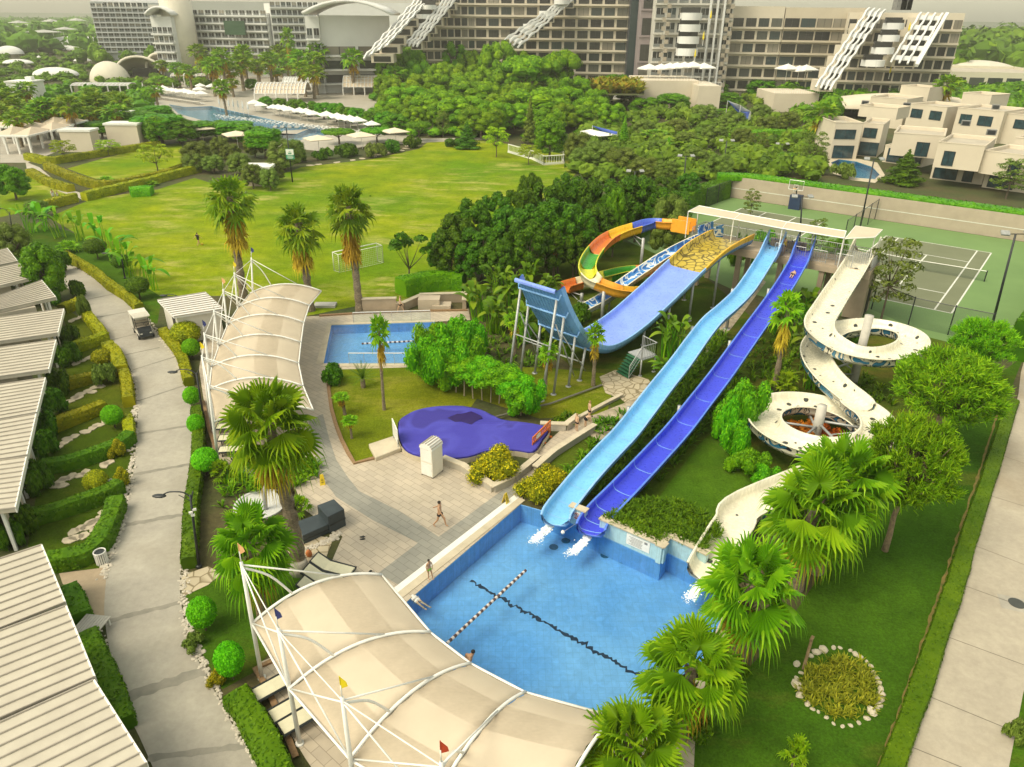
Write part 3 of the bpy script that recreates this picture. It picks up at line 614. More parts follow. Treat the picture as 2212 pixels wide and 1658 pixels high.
def shrub(name, lm, n, size, seed, k=12, w=.8, h=.8, asp=.5):
    rnd = random.Random(seed); t = T(name, 'shrub', 'shrub'); b = [((rnd.gauss(0, w*.42), rnd.gauss(0, w*.42), rnd.uniform(.25, .75)*h), (w*.42, w*.42, h*.34)) for _ in range(k)]
    m = MB(); core(m, b, .75, 8); leaves(m, b, n, size, .4, asp, rnd); m.build('foliage', lm, t); return t
P['shrub', 0] = shrub('leafy_shrub', L_GREENH, 1500, .1, 1)
P['shrubd', 0] = shrub('dark_leafy_shrub', L_DARK, 1700, .12, 2)
P['shrubo', 0] = shrub('grey_green_shrub', L_OLIVE, 1500, .1, 3)
P['shruby', 0] = shrub('yellow_flowering_shrub', L_FLW, 6000, .042, 4, 18)
P['shrubr', 0] = shrub('copper_leaved_shrub', L_RED, 1500, .09, 5)
P['shrubb', 0] = shrub('bright_green_shrub', L_CYP, 5200, .055, 6, 18, .8, 1.1)
def hedge(name, pts, w_, h, lm, label, z0=0., dens=95, size=.075, round_=.12, group=None, cat='hedge', kind=None):
    "clipped hedge along a line of ground points"
    pts = [V(p) for p in pts]; o = pts[0].copy(); m = MB(o); rnd = random.Random(len(pts)*7+int(h*100)); k = len(pts); rows = []; L = 0
    fr = frames([V((p.x, p.y, 0)) for p in pts])
    for i, (p, t, s, u) in enumerate(fr):
        p = V((p.x, p.y, pts[i].z+z0)); a = w_/2*rnd.uniform(.9, 1.06); hh = h*rnd.uniform(.93, 1.05)
        rows.append([p-s*a-V((0, 0, .05)), p-s*a*1.03+V((0, 0, hh*.6)), p-s*a*(1-round_)+V((0, 0, hh*.95)), p+V((0, 0, hh)), p+s*a*(1-round_)+V((0, 0, hh*.95)), p+s*a*1.03+V((0, 0, hh*.6)), p+s*a-V((0, 0, .05))])
    m.grid(rows); m.add(rows[0], [tuple(range(7))]); m.add(rows[-1], [tuple(range(6, -1, -1))])
    for i in range(k-1):
        a, b = rows[i], rows[i+1]; ln = (b[3]-a[3]).length
        for _ in range(int(dens*ln*(w_+2*h))):
            u = rnd.random(); f = rnd.uniform(0, 5.999); j = int(f); p = lerp(lerp(a[j], a[j+1], f-j), lerp(b[j], b[j+1], f-j), u)
            nr = (a[j+1]-a[j]).cross(b[j]-a[j]); nr = nr.normalized() if nr.length > 1e-6 else V((0, 0, 1))
            nr = (nr*(1 if nr.dot(p-(lerp(a[3], b[3], u)-V((0, 0, h*.6)))) > 0 else -1)+V((rnd.gauss(0, .5), rnd.gauss(0, .5), rnd.gauss(0, .5)))).normalized()
            q = nr.orthogonal().normalized(); q.rotate(Matrix.Rotation(rnd.uniform(0, 6.3), 3, nr)); w2 = nr.cross(q); s_ = size*rnd.uniform(.6, 1.4); p = p+nr*s_*rnd.uniform(-.1, .5)
            m.add((p-q*s_, p+w2*s_*.5, p+q*s_, p-w2*s_*.5), [(0, 1, 2, 3)])
    ob = m.build(name, lm); return tag(ob, label, cat, group, kind)
def blades(m, c, n, L, rnd, w_=.05, spread=.8):
    for _ in range(n):
        a = rnd.uniform(0, 6.3); e = rnd.uniform(.5, 1.4); d = V((cos(a)*cos(e), sin(a)*cos(e), sin(e))); s = V((-sin(a), cos(a), 0))*w_*rnd.uniform(.7, 1.3); l = L*rnd.uniform(.6, 1.15); c2 = V(c)+V((d.x, d.y, 0))*.06
        p1 = c2+d*l*.6; p2 = c2+d*l+V((d.x*.2*l, d.y*.2*l, -.25*l*spread)); m.add((c2-s*.6, c2+s*.6, p1+s, p2, p1-s), [(0, 1, 2, 4), (4, 2, 3)])
def bed(name, poly, dens, L, lm, label, z=0., w_=.05, per=9, cat='plants', seed=1, z1=None):
    "strap-leaf planting too dense to count, inside a ground polygon"
    rnd = random.Random(seed); poly = [V(p) for p in poly]; x0, x1 = min(p.x for p in poly), max(p.x for p in poly); y0, y1 = min(p.y for p in poly), max(p.y for p in poly); o = V((poly[0].x, poly[0].y, z)); m = MB(o)
    n = int(dens*(x1-x0)*(y1-y0))
    for _ in range(n):
        x, y = rnd.uniform(x0, x1), rnd.uniform(y0, y1); ins = False; j = len(poly)-1
        for i in range(len(poly)):
            a, b = poly[i], poly[j]
            if (a.y > y) != (b.y > y) and x < (b.x-a.x)*(y-a.y)/(b.y-a.y)+a.x: ins = not ins
            j = i
        if ins: blades(m, (x, y, z), per, L, rnd, w_)
    return tag(m.build(name, lm), label, cat, None, 'stuff')
# ---------------------------------------------------------------- planting
DIM = {}
def dims(key):
    if key not in DIM:
        vs = [v.co for k in kids(P[key]) for v in k.data.vertices]
        DIM[key] = (max(v.x for v in vs)-min(v.x for v in vs), max(v.z for v in vs))
    return DIM[key]
def grow(key, bx, by, top, w, label, group=None, cat=None, rz=None, z=0.):
    "one plant: foot at (bx,by), top at picture height `top` (or a number of metres if < 20), `w` wide"
    p = G(bx, by, z); pw, ph = dims(key); h = top if top < 20 else max(.3, D(bx, top, p.y).z-z)
    ww = w*mpp(p+V((0, 0, h*.6))); 
    return put(P[key], p, R.uniform(0, 6.28) if rz is None else rz, (ww/pw, ww/pw, h/ph), label, group, cat)
def stand(items, keys, label, group, cat='tree', wide=1.):
    "a stand of like trees, named from left to right"
    items = sorted(items, key=lambda q: q[0])
    for i, (bx, by, top, w) in enumerate(items): grow(keys[i % len(keys)], bx, by, top, w*wide, label % ordn(i), group, cat)
pf = [('pinefar', i) for i in range(3)]; pn = [('pine', i) for i in range(3)]; dk = [('dark', i) for i in range(3)]; ol = [('olive', i) for i in range(3)]; br = [('broad', i) for i in range(3)]
stand([(985, 195, 88, 66), (1075, 218, 85, 84), (870, 188, 100, 72), (930, 190, 103, 72), (1023, 180, 107, 40), (1172, 222, 120, 64), (957, 215, 132, 66), (1010, 215, 135, 64), (1042, 222, 148, 64), (1062, 218, 142, 62), (925, 238, 158, 86), (970, 240, 156, 94), (1025, 256, 173, 108), (880, 250, 183, 96), (945, 268, 195, 110), (852, 250, 198, 62), (1000, 284, 206, 118), (1155, 272, 187, 140), (1190, 262, 196, 100), (1088, 276, 200, 96), (1040, 300, 228, 96), (1237, 245, 163, 72), (1228, 262, 186, 76), (905, 205, 125, 60), (840, 200, 118, 54), (1120, 262, 176, 80), (1110, 290, 222, 84), (1060, 296, 216, 70), (1185, 300, 232, 70), (815, 180, 106, 50), (1000, 190, 118, 60), (1100, 228, 140, 80), (1240, 282, 224, 84), (1320, 284, 221, 66), (1278, 272, 206, 70), (1285, 250, 190, 60)]+[(815+i*40, 178+(i % 3)*9, 92+(i*5 % 14), 58) for i in range(12)]+[(838+(i*53 % 420), 215+(i*17 % 80), 160+(i*17 % 80)-(i % 4)*3, 58) for i in range(34)],
      pf, 'bright green domed pine, %s from the left in the pine wood before the hotels', 'pines of the wood before the hotels', wide=1.15)
grow(('pine', 0), 1137, 242, 118, 130, 'broad umbrella pine with a bare trunk at the back of the pine wood', None, 'tree')
grow(('pine', 1), 1210, 240, 104, 92, 'tall umbrella pine with its trunk showing, right of the pine wood', None, 'tree')
grow(('pine', 2), 1655, 205, 112, 128, 'largest umbrella pine, before the right hotel terrace', None, 'tree')
stand([(1618, 200, 146, 60), (1640, 215, 170, 60), (1865, 214, 157, 78), (1750, 216, 182, 84), (1508, 206, 170, 62), (1500, 228, 190, 84), (2125, 206, 158, 116), (2190, 218, 176, 96), (1945, 200, 160, 60), (1700, 222, 185, 70), (1560, 235, 200, 70), (1450, 240, 200, 70), (2060, 196, 156, 80), (2000, 190, 160, 60), (1820, 222, 190, 70), (1400, 226, 180, 64), (1360, 222, 178, 64), (1330, 206, 160, 54), (1460, 214, 178, 60), (1390, 252, 210, 60), (1545, 215, 175, 50)],
      br, 'rounded broadleaf tree, %s from the left of those below the right hotel', 'broadleaf trees below the right hotel', wide=1.2)
stand([(773, 274, 232, 46), (807, 280, 238, 48), (860, 290, 244, 70), (747, 268, 228, 44), (575, 236, 208, 34), (607, 240, 212, 34), (640, 246, 214, 42), (668, 252, 218, 46), (700, 258, 221, 46), (728, 264, 222, 44), (830, 284, 240, 46), (545, 196, 170, 30)],
      br, 'clipped round tree, %s from the left in the row behind the white parasols', 'clipped trees behind the parasols')
for bx, by, tp, w, l in ((906, 306, 263, 60, 'flat clipped ficus beside the curved path'), (733, 312, 279, 76, 'disc clipped ficus, left one by the cream parasols'), (815, 308, 277, 74, 'disc clipped ficus, right one by the cream parasols')): grow(('disc', 0), bx, by, tp, w, l, 'disc clipped trees', 'tree')
stand([(350, 312, 248, 78), (390, 312, 258, 64), (300, 286, 240, 66), (428, 304, 263, 56), (467, 300, 260, 60), (512, 304, 263, 62), (545, 312, 272, 58), (340, 262, 228, 60), (575, 342, 278, 58)],
      [('block', 0)]+br[:1], 'clipped ficus, %s from the left in the dense block by the long pool', 'clipped ficus by the long pool', wide=1.3)
grow(('block', 0), 222, 300, 262, 56, 'dark clipped ficus behind the low cream walls', None, 'tree')
grow(('broad', 1), 348, 316, 248, 70, 'loose leafy tree in front of the ficus block', None, 'tree')
stand([(548, 408, 352, 52), (585, 412, 362, 46), (430, 362, 304, 74), (463, 374, 335, 54), (420, 372, 332, 54), (520, 378, 330, 56), (480, 345, 294, 48), (618, 368, 300, 78), (594, 392, 345, 48), (552, 340, 285, 48), (640, 352, 300, 50), (505, 352, 310, 46)],
      ol, 'grey green olive tree, %s from the left at the far left edge of the lawn', 'olive trees at the lawn edge')
stand([(1247, 352, 284, 66), (1290, 372, 303, 84), (1257, 366, 318, 64), (1337, 378, 318, 84), (1390, 390, 338, 74), (1420, 350, 300, 60), (1480, 330, 285, 66), (1540, 320, 270, 66), (1600, 325, 276, 56), (1500, 372, 318, 70), (1550, 390, 330, 66), (1460, 300, 256, 60), (1650, 300, 250, 60), (1700, 290, 240, 56), (1580, 290, 240, 66), (1390, 300, 258, 56), (1435, 395, 345, 60), (1520, 268, 225, 60), (1640, 268, 225, 56), (1590, 262, 226, 50)],
      ol, 'bushy grey green olive, %s from the left between lawn and villas', 'olives between lawn and villas')
stand([(952, 604, 503, 62), (990, 596, 462, 94), (1022, 580, 428, 94), (1070, 566, 415, 94), (1120, 556, 402, 94), (1142, 536, 372, 66), (1182, 548, 386, 104), (1220, 534, 373, 94), (1258, 534, 380, 94), (1298, 534, 386, 94), (1104, 590, 446, 104), (1154, 596, 436, 112), (1205, 590, 430, 104), (1244, 592, 443, 94), (1037, 610, 488, 104), (1130, 618, 472, 104), (1072, 628, 520, 88), (1238, 600, 497, 70), (1370, 524, 373, 94), (1337, 524, 390, 84), (1404, 526, 403, 94), (1454, 500, 412, 80), (1290, 560, 440, 80), (1180, 606, 490, 84), (1015, 622, 522, 76), (1430, 470, 380, 70), (1480, 450, 372, 60)],
      dk, 'dark tufted schefflera tree, %s from the left in the thick clump beside the lawn', 'dark trees beside the lawn')
grow(('broad', 2), 1322, 556, 405, 56, 'paler upright tree among the dark trees', None, 'tree')
grow(('olive', 1), 1440, 560, 418, 92, 'pale yellow green tree behind the rainbow slide', None, 'tree'); grow(('dark', 1), 972, 612, 495, 84, 'young dark tree on bare branches at the edge of the lawn', None, 'tree')
grow(('tufted', 0), 886, 618, 497, 84, 'spindly young tree with separate leaf tufts behind the goal', None, 'tree')
for k, bx, by, tp, w, l in ((('lime', 0), 1072, 340, 274, 60, 'flat topped feathery tree alone on the far lawn'), (('fir', 0), 1010, 322, 262, 62, 'dark conifer at the far end of the lawn'), (('lime', 0), 1142, 356, 312, 56, 'small dark spreading tree by the white picket fence'), (('araucaria', 0), 1144, 310, 205, 42, 'thin tiered conifer behind the picket fence'), (('lime', 1), 957, 298, 238, 32, 'sparse brownish tree by the curved path'), (('broad', 0), 1187, 344, 260, 76, 'leafy lime green tree inside the picket fence'), (('cone', 0), 1346, 315, 250, 28, 'pointed cypress by the blue shade sail'), (('cone', 0), 1440, 352, 296, 28, 'pointed cypress among the olives'), (('cone', 0), 1060, 262, 232, 20, 'small pointed cypress before the pine wood'), (('lime', 1), 1632, 346, 284, 50, 'pale sparse tree left of the villa hedge'), (('lime', 1), 1752, 368, 282, 58, 'sparse bronze tree by the villa pool'), (('fir', 0), 1948, 398, 322, 100, 'dense dark conifer before the middle villa'), (('block', 0), 1696, 368, 330, 42, 'round dark topiary near the villa pool'), (('lime', 1), 2172, 430, 340, 80, 'drooping yellow green tree at the right villa'), (('lime', 0), 236, 337, 302, 58, 'feathery tree behind the upper lawn hedge'), (('lime', 0), 342, 376, 312, 80, 'feathery tree on the upper left lawn'), (('lime', 0), 142, 350, 302, 56, 'feathery tree by the pergola posts'), (('broad', 1), 36, 432, 355, 74, 'round dark tree on the side lawn at the left edge'), (('lime', 1), 1903, 690, 507, 112, 'lacy tree standing at the court fence'), (('shrubo', 0), 1822, 385, 350, 50, 'bush beside the villa pool'), (('broad', 0), 113, 652, 525, 88, 'leafy tree with a bare stem left of the driveway'), (('olive', 0), 45, 580, 480, 80, 'grey olive above the cabana roofs'), (('olive', 2), 85, 470, 432, 56, 'grey bush at the left end of the lawn'), (('lime', 1), 1620, 470, 408, 40, 'small tree by the corner of the court wall'), (('lime', 1), 1755, 560, 470, 46, 'thin tree behind the slide platform canopy'), (('broad', 2), 1640, 590, 495, 60, 'tree behind the slide platform railing'), (('broad', 1), 1790, 610, 510, 60, 'tree under the slide platform'), (('shrub', 0), 1590, 575, 500, 46, 'bush behind the orange slide mouth')): grow(k, bx, by, tp, w, l, None, 'tree')
# near pines on the right slope
for i, (bx, by, tp, w, l) in enumerate(((2004, 985, 752, 250, 'broad young pine beside the service road, middle of three'), (1911, 1190, 898, 238, 'young pine with a leaning bare trunk on the lower lawn'), (2092, 840, 684, 150, 'smallest young pine near the tennis court corner'))):
    grow(('npine', i % 2), bx, by, tp, w, l, 'young pines on the slope', 'tree', rz=(.4, 3.4, 2.)[i])
# foreground palms
def palm(key, bx, by, cxp, cyp, w, label, group=None, rz=0., s=None):
    p = G(bx, by); pw, ph = dims(key); h = D(cxp, cyp, p.y).z; h0 = {'palmA': (6.2, 3.6, 3.9), 'palmB': (6.6, 6.2), 'palmC': (3.6, 3.4), 'palmF': (6, 6), 'palmS': (.7,)}[key[0]][key[1]]
    ww = w*mpp(p+V((0, 0, h))); return put(P[key], p, rz, (ww/pw, ww/pw, h/h0), label, group, 'palm tree')
palm(('palmA', 0), 648, 1228, 590, 915, 225, 'fan palm with a leaning scarred trunk on the pool deck'); palm(('palmA', 1), 568, 1330, 522, 1175, 200, 'low bright fan palm half over the front shade canopy', rz=2.)
for i, (bx, by, cx, cy, w, l) in enumerate(((1762, 1235, 1796, 1040, 262, 'fan palm behind the others at the end of the white slide'), (1718, 1270, 1694, 1096, 262, 'fan palm hanging over the white slide exit'), (1592, 1435, 1636, 1252, 262, 'fan palm at the right edge of the pool, second from the front'), (1468, 1592, 1512, 1430, 275, 'fan palm leaning over the near pool corner'), (1345, 1760, 1366, 1620, 285, 'nearest fan palm, cut by the bottom of the picture'))): palm(('palmA', (2, 1, 2, 1, 2)[i]), bx, by, cx, cy, w, l, 'fan palms along the pool', rz=i*1.7)
palm(('palmB', 0), 527, 642, 500, 425, 128, 'tallest lawn palm with a long dry skirt, left of three'); palm(('palmB', 1), 672, 672, 655, 480, 112, 'middle lawn palm of three with a shaggy skirt', rz=1.4); palm(('palmB', 0), 777, 674, 752, 445, 118, 'right lawn palm standing in front of the football goal', rz=4.)
for i, (bx, by, cx, cy, w, l) in enumerate(((830, 886, 831, 715, 54, 'slender palm on the grass bed beside the second pool'), (745, 896, 742, 856, 46, 'short young palm on the grass bed, left one'), (760, 948, 756, 908, 42, 'stunted palm near the brick edge of the grass bed'), (1195, 602, 1195, 520, 42, 'small palm between the dark trees'), (1112, 766, 1110, 690, 56, 'palm in the jungle left of the boomerang slide'), (1281, 834, 1288, 722, 56, 'palm growing before the valley of the boomerang slide'), (1178, 856, 1172, 760, 54, 'palm beside the grey posts of the boomerang ramp'), (1672, 842, 1708, 662, 84, 'palm between the dark blue and white slides'))):
    palm(('palmC', i % 2), bx, by, cx, cy, w, l, 'windmill palms', rz=i*1.1)
for bx, by, w, l in ((1690, 850, 80, 'dwarf fan palm at the foot of the slide palm'), (480, 1035, 60, 'dwarf fan palm left of the shower'), (1712, 1655, 70, 'dwarf fan palm at the bottom of the lower lawn'), (230, 395, 46, 'dwarf palm on the upper left lawn'), (325, 402, 40, 'pair of little palms inside the curved hedge'), (650, 1110, 56, 'low palm clump beside the black stone bench'), (150, 545, 60, 'small palm in the border by the driveway')): grow(('palmS', 0), bx, by, w*.021, w, l, 'dwarf palms', 'palm tree')
grow(('cycad', 0), 785, 838, 1.9, 70, 'cycad with stiff dark fronds by the second pool', None, 'cycad'); grow(('shrubd', 0), 722, 830, 1.5, 58, 'purple leaved bush at the corner of the second pool', None, 'shrub')
# palms round the resort, far left and beyond the lawn
far = [(20, 300, 225, 52), (48, 318, 240, 52), (85, 302, 232, 50), (118, 296, 214, 50), (160, 284, 206, 50), (190, 278, 208, 48), (225, 275, 200, 48), (255, 262, 196, 50), (275, 280, 205, 44), (40, 262, 190, 44), (10, 250, 180, 46), (70, 250, 178, 46), (210, 252, 190, 40), (390, 190, 135, 36), (415, 195, 140, 36), (355, 176, 130, 32), (450, 185, 128, 36), (472, 192, 138, 36), (505, 210, 168, 34), (530, 170, 110, 38), (560, 186, 128, 36), (590, 175, 115, 38), (610, 168, 100, 36), (632, 175, 72, 26), (655, 200, 112, 44), (680, 214, 142, 46), (700, 180, 105, 40), (722, 185, 112, 40), (765, 205, 110, 44), (790, 195, 125, 40), (805, 192, 120, 36), (830, 190, 125, 40), (850, 195, 130, 36), (745, 170, 118, 34), (575, 160, 98, 34), (645, 165, 104, 34), (670, 162, 102, 34), (820, 172, 120, 30), (490, 250, 176, 34), (545, 150, 92, 30), (740, 195, 128, 30), (350, 205, 162, 36), (342, 232, 184, 34), (1055, 195, 128, 32), (1410, 318, 272, 60), (1455, 330, 290, 56), (1300, 210, 165, 30), (1560, 262, 230, 40)]
far += [(440+i*19.5+(i*7 % 5)*3, 172+(i*37 % 41), 98+(i*29 % 47), 38+(i*11 % 9)) for i in range(22)]+[(14+i*31, 268+(i*23 % 40), 196+(i*17 % 36), 54) for i in range(9)]
far.sort()
for i, (bx, by, cy, w) in enumerate(far): palm(('palmF', i % 2), bx, by, bx+R.uniform(-2, 2), cy+w*.25, w*1.3, '%s fan palm from the left among the resort palms' % ordn(i), 'resort palms', rz=i*1.3)
palm(('palmF', 0), 1760, 326, 1756, 238, 84, 'shaggy pale palm at the left corner of the villas'); palm(('palmF', 1), 2025, 262, 2022, 178, 66, 'tall palm rising between the villas')
# big-leaf clumps
for i, (bx, by, w) in enumerate(((286, 612, 80), (250, 566, 70), (322, 628, 66), (212, 528, 60), (98, 500, 70), (182, 520, 56), (130, 512, 60), (268, 590, 60), (60, 505, 60))): grow(('banana', 0), bx, by, 3.5, w*1.4, '%s banana plant from the left beside the lawn' % ordn(sorted([286, 250, 322, 212, 98, 182, 130, 268, 60]).index(bx)), 'banana plants', 'banana plant')
for i, (bx, by, w, h) in enumerate(((1040, 690, 90, 3.2), (1075, 660, 90, 3.8), (1110, 680, 90, 3.8), (1145, 690, 90, 3.6), (1070, 720, 84, 3.), (1130, 740, 90, 3.2), (1160, 720, 80, 3.2), (1025, 665, 60, 2.6), (1180, 660, 60, 3), (1445, 770, 100, 3.6), (1440, 822, 70, 1.8), (1700, 740, 90, 3.2), (1740, 700, 84, 3.), (1672, 720, 60, 2.6), (1735, 780, 80, 3.), (1750, 840, 70, 1.8), (1140, 640, 70, 3.4), (1230, 770, 60, 2.4), (1195, 745, 64, 2.6))): grow(('strel', i % 2), bx, by, h, w, '%s bird of paradise clump from the left around the slides' % ordn(sorted([1040, 1075, 1110, 1145, 1070, 1130, 1160, 1025, 1180, 1445, 1440, 1700, 1740, 1672, 1735, 1750, 1140, 1230, 1195]).index(bx)), 'bird of paradise clumps', 'plant')
# topiary balls and shrubs
for bx, by, w, h, l in ((417, 775, 40, 1.6, 'behind the golf cart'), (419, 880, 38, 1.5, 'third along the driveway hedge'), (428, 942, 38, 1.5, 'by the foot of the middle street lamp'), (449, 1025, 58, 1.7, 'largest, by the shaded loungers'), (445, 1362, 64, 1.75, 'by the mouth of the stone path'), (505, 1468, 66, 1.9, 'nearest to the front canopy mast'), (249, 925, 46, 1.6, 'in the cabana gardens')): grow(('ballb', 0), bx, by, h, w, 'bright green ball topiary '+l, 'bright ball topiaries', 'topiary')
for bx, by, w, h, l in ((303, 646, 52, 2.1, 'nearest the driveway'), (268, 590, 44, 1.9, 'under the curved lamp'), (212, 560, 50, 2.2, 'at the left end')): grow(('balld', 0), bx, by, h, w, 'dark ball topiary on a stem, '+l, 'dark ball topiaries', 'topiary')
for bx, by, w, h, l in ((405, 742, 66, 1.9, 'big olive green dome shrub in front of the white shed'), (223, 785, 46, 1.1, 'brown green clipped dome in the cabana gardens'), (212, 1058, 54, 1.2, 'yellow clipped dome beside a round stone')): grow(('bally', 0), bx, by, h, w, l, 'dome shrubs', 'shrub')
for i, (bx, by, w, h) in enumerate(((150, 748, 52, 1.8), (146, 790, 60, 1.8), (128, 850, 60, 1.9), (112, 900, 66, 1.9), (96, 945, 70, 1.9), (82, 1068, 70, 2.0), (64, 1150, 66, 1.8), (22, 1185, 60, 1.6), (172, 640, 46, 1.5), (110, 660, 50, 1.6), (70, 600, 70, 2.4), (130, 590, 60, 2.2), (98, 988, 60, 1.7))): grow(('shrubd', 0), bx, by, h, w, '%s dark glossy shrub from the top beside the cabana walls' % ordn(sorted([748, 790, 850, 900, 945, 1068, 1150, 1185, 640, 660, 600, 590, 988]).index(by)), 'shrubs beside the cabanas', 'shrub')
for bx, by, w, h, k, l in ((228, 830, 50, 1.6, 'shrubo', 'pale small tree like shrub between garden hedges'), (188, 690, 26, 2.3, 'shrubo', 'pollarded upright shrub at the driveway edge'), (1068, 1030, 120, 1.5, 'shruby', 'yellow flowering bush filling the stone planter'), (1160, 1075, 96, 1.5, 'shruby', 'yellow flowering bush at the pool corner, left half'), (1186, 1052, 80, 1.5, 'shruby', 'yellow flowering bush behind the light blue slide foot'), (1392, 880, 46, .8, 'shruby', 'low golden bush under the light blue slide'), (1735, 945, 88, 1.2, 'shrubr', 'copper leaved bush inside the lower white loop, left'), (1790, 960, 80, 1.1, 'shrubr', 'copper leaved bush inside the lower white loop, right'), (255, 985, 40, 1., 'shruby', 'yellow bush by the garden pebbles'), (265, 1050, 40, 1.1, 'shruby', 'yellow cushion shrub beside the driveway pebbles'), (1370, 705, 60, 1.4, 'shrubd', 'dark flowering bush beneath the rainbow slide'), (1340, 730, 44, 1.3, 'shrubo', 'white flowering bush beside the boomerang slide'), (1250, 700, 60, 1.8, 'shrubd', 'dark bush behind the boomerang ramp'), (1040, 260, 40, 2., 'shrubo', 'grey bush before the pine wood'), (700, 345, 50, 2.2, 'shrub', 'bush at the left of the stepping stones'), (750, 340, 56, 2.4, 'shrubd', 'dark bush by the cream parasols'), (812, 340, 52, 2.6, 'shrubo', 'olive bush at the bend of the stepping stones'), (890, 320, 46, 2.6, 'shrub', 'bush at the start of the curved path'), (985, 318, 44, 1.8, 'shrubd', 'clipped dark bush on the far lawn'), (640, 350, 40, 2.2, 'shrubd', 'dark bush beside the sign mast'), (850, 330, 50, 2.4, 'shrubd', 'dark bush by the clipped disc tree'), (1830, 740, 50, 1.3, 'shrubd', 'dark bush at the foot of the upper white column'), (1850, 880, 50, 1.2, 'shrub', 'leafy clump inside the white slide bend'), (420, 1395, 50, .6, 'shrubo', 'low shrub by the lower ball topiary'), (470, 1475, 46, .6, 'shruby', 'low golden shrub near the pebble border'), (1585, 1465, 60, 1.2, 'shrub', 'small bush at the foot of the second palm'), (1500, 1590, 90, 1.3, 'shrub', 'small bush at the foot of the corner palm'), (800, 425, 5, .2, 'shrub', 'weed tuft on the lawn'), (2190, 1600, 50, 1., 'shrubo', 'bush beyond the service road')): grow((k, 0), bx, by, h, w, l, None, 'shrub')
# big thuja mass, its arched row of small trees and the cypress by the white slide
m_ = [(920, 835, 92, 3.9), (965, 848, 96, 4.2), (1005, 840, 90, 3.9), (935, 790, 90, 3.6), (985, 790, 96, 4.0), (1020, 780, 70, 3.4)]
for i, (bx, by, w, h) in enumerate(m_): grow(('shrubb', 0), bx, by, h, w, '%s of the merged green thuja bushes at the second pool' % ordn(i), 'merged thuja bushes', 'shrub')
def small_tree(i, bx, by, w, h):
    t = put(P['st', 0], G(bx, by), i*1.3, 1., '%s small thuja on a thin pale trunk along the arched row' % ordn(i), 'arched row of small trees', 'tree'); s = w*mpp(G(bx, by))/1.7; t.scale = (s, s, h/2.9)
_t = T('slim_tree', 'tree', 'tree'); m = MB(); m.tube([(0, 0, -.1), (.05, 0, .9), (0, .03, 2)], [.04, .035, .02], 5)
for a in range(5): m.tube([(0, .02, 1.3), (cos(a*1.26)*.5, sin(a*1.26)*.5, 2.)], [.02, .01], 4)
m.build('trunk', mat('pale_thin_bark', (.42, .35, .24), (.28, .22, .14), .9, 6), _t); m = MB(); b = rings(random.Random(2), 1.0, 1.1, 1.7, 16, .42, .8); core(m, b, .75, 7); leaves(m, b, 3600, .06, .3, .5, random.Random(2)); m.build('crown', L_CYP, _t); P['st', 0] = _t
for i, q in enumerate(((985, 848, 60, 2.9), (1003, 856, 64, 2.9), (1022, 862, 66, 2.9), (1042, 865, 66, 2.9), (1060, 870, 66, 2.8), (1078, 872, 64, 2.7), (1097, 872, 62, 2.6), (1112, 885, 64, 2.4), (1125, 898, 66, 2.2))): small_tree(i, *q)
for i, (bx, by, w, h) in enumerate(((1140, 905, 66, 2.9), (1118, 900, 54, 2.4), (1596, 945, 92, 4.), (1580, 1000, 70, 3.), (1612, 1030, 76, 1.8), (1575, 958, 60, 3.2), (1650, 1045, 66, 1.3))): grow(('shrubb', 0), bx, by, h, w, ('round thuja at the end of the arched row', 'thuja filling the end of the arched row', 'tall cypress mass beside the lower white loop', 'cypress clump on the slope left of the white loop', 'low cypress growth under the white loop', 'cypress behind the grass slope', 'cypress growth beside the palm crowns')[i], 'cypress bushes', 'shrub')
# hedges
def H(name, pts, w_, h, lm, label, **k): return hedge(name, [V(q) for q in cr([tuple(G(*p)) for p in pts], 3)], w_, h, lm, label, **k)
for pts, w_, h, l in (([(137, 678), (160, 668), (176, 660)], .9, .8, 'topmost garden hedge by the leafy tree'), ([(190, 690), (208, 712), (226, 735)], .8, .75, 'hedge along the driveway bend below the pollarded shrub'), ([(151, 766), (190, 752), (232, 736)], .8, .8, 'second garden hedge from the top'), ([(236, 758), (256, 782), (264, 812)], .9, .8, 'hedge curving along the driveway in the middle gardens'), ([(143, 842), (200, 826), (262, 808)], .7, .75, 'third garden hedge from the top'), ([(272, 818), (278, 845), (281, 880)], .7, .8, 'hedge beside the driveway pebbles at the third garden'), ([(112, 935), (168, 912), (228, 888)], .75, .8, 'garden hedge left of the bright ball topiary'), ([(278, 915), (282, 935), (282, 955)], .6, .7, 'short hedge end at the fourth garden')): H('garden_hedge', pts, w_, h, L_HEDGE, 'yellow tipped '+l, group='cabana garden hedges')
for pts, w_, h, l in (([(98, 1022), (182, 1004), (258, 974), (284, 955)], .75, .8, 'long curved dark green garden hedge'), ([(78, 1130), (156, 1108), (234, 1078), (262, 1062)], .75, .8, 'dark green garden hedge above the lowest stepping stones'), ([(108, 1228), (168, 1218), (216, 1192), (242, 1140), (256, 1098)], .9, .8, 'leafy hedge curling round the last garden by the bin'), ([(150, 1288), (170, 1325), (178, 1350)], .9, .7, 'short hedge beside the grey slatted bench'), ([(195, 1385), (224, 1446), (249, 1508), (274, 1580)], .8, .7, 'low hedge between the front roofs and the driveway'), ([(513, 1516), (540, 1556), (576, 1620), (610, 1700)], 1.0, .7, 'dark hedge between the pebbles and the front canopy')): H('garden_hedge', pts, w_, h, L_GREENH, l, group='cabana garden hedges')
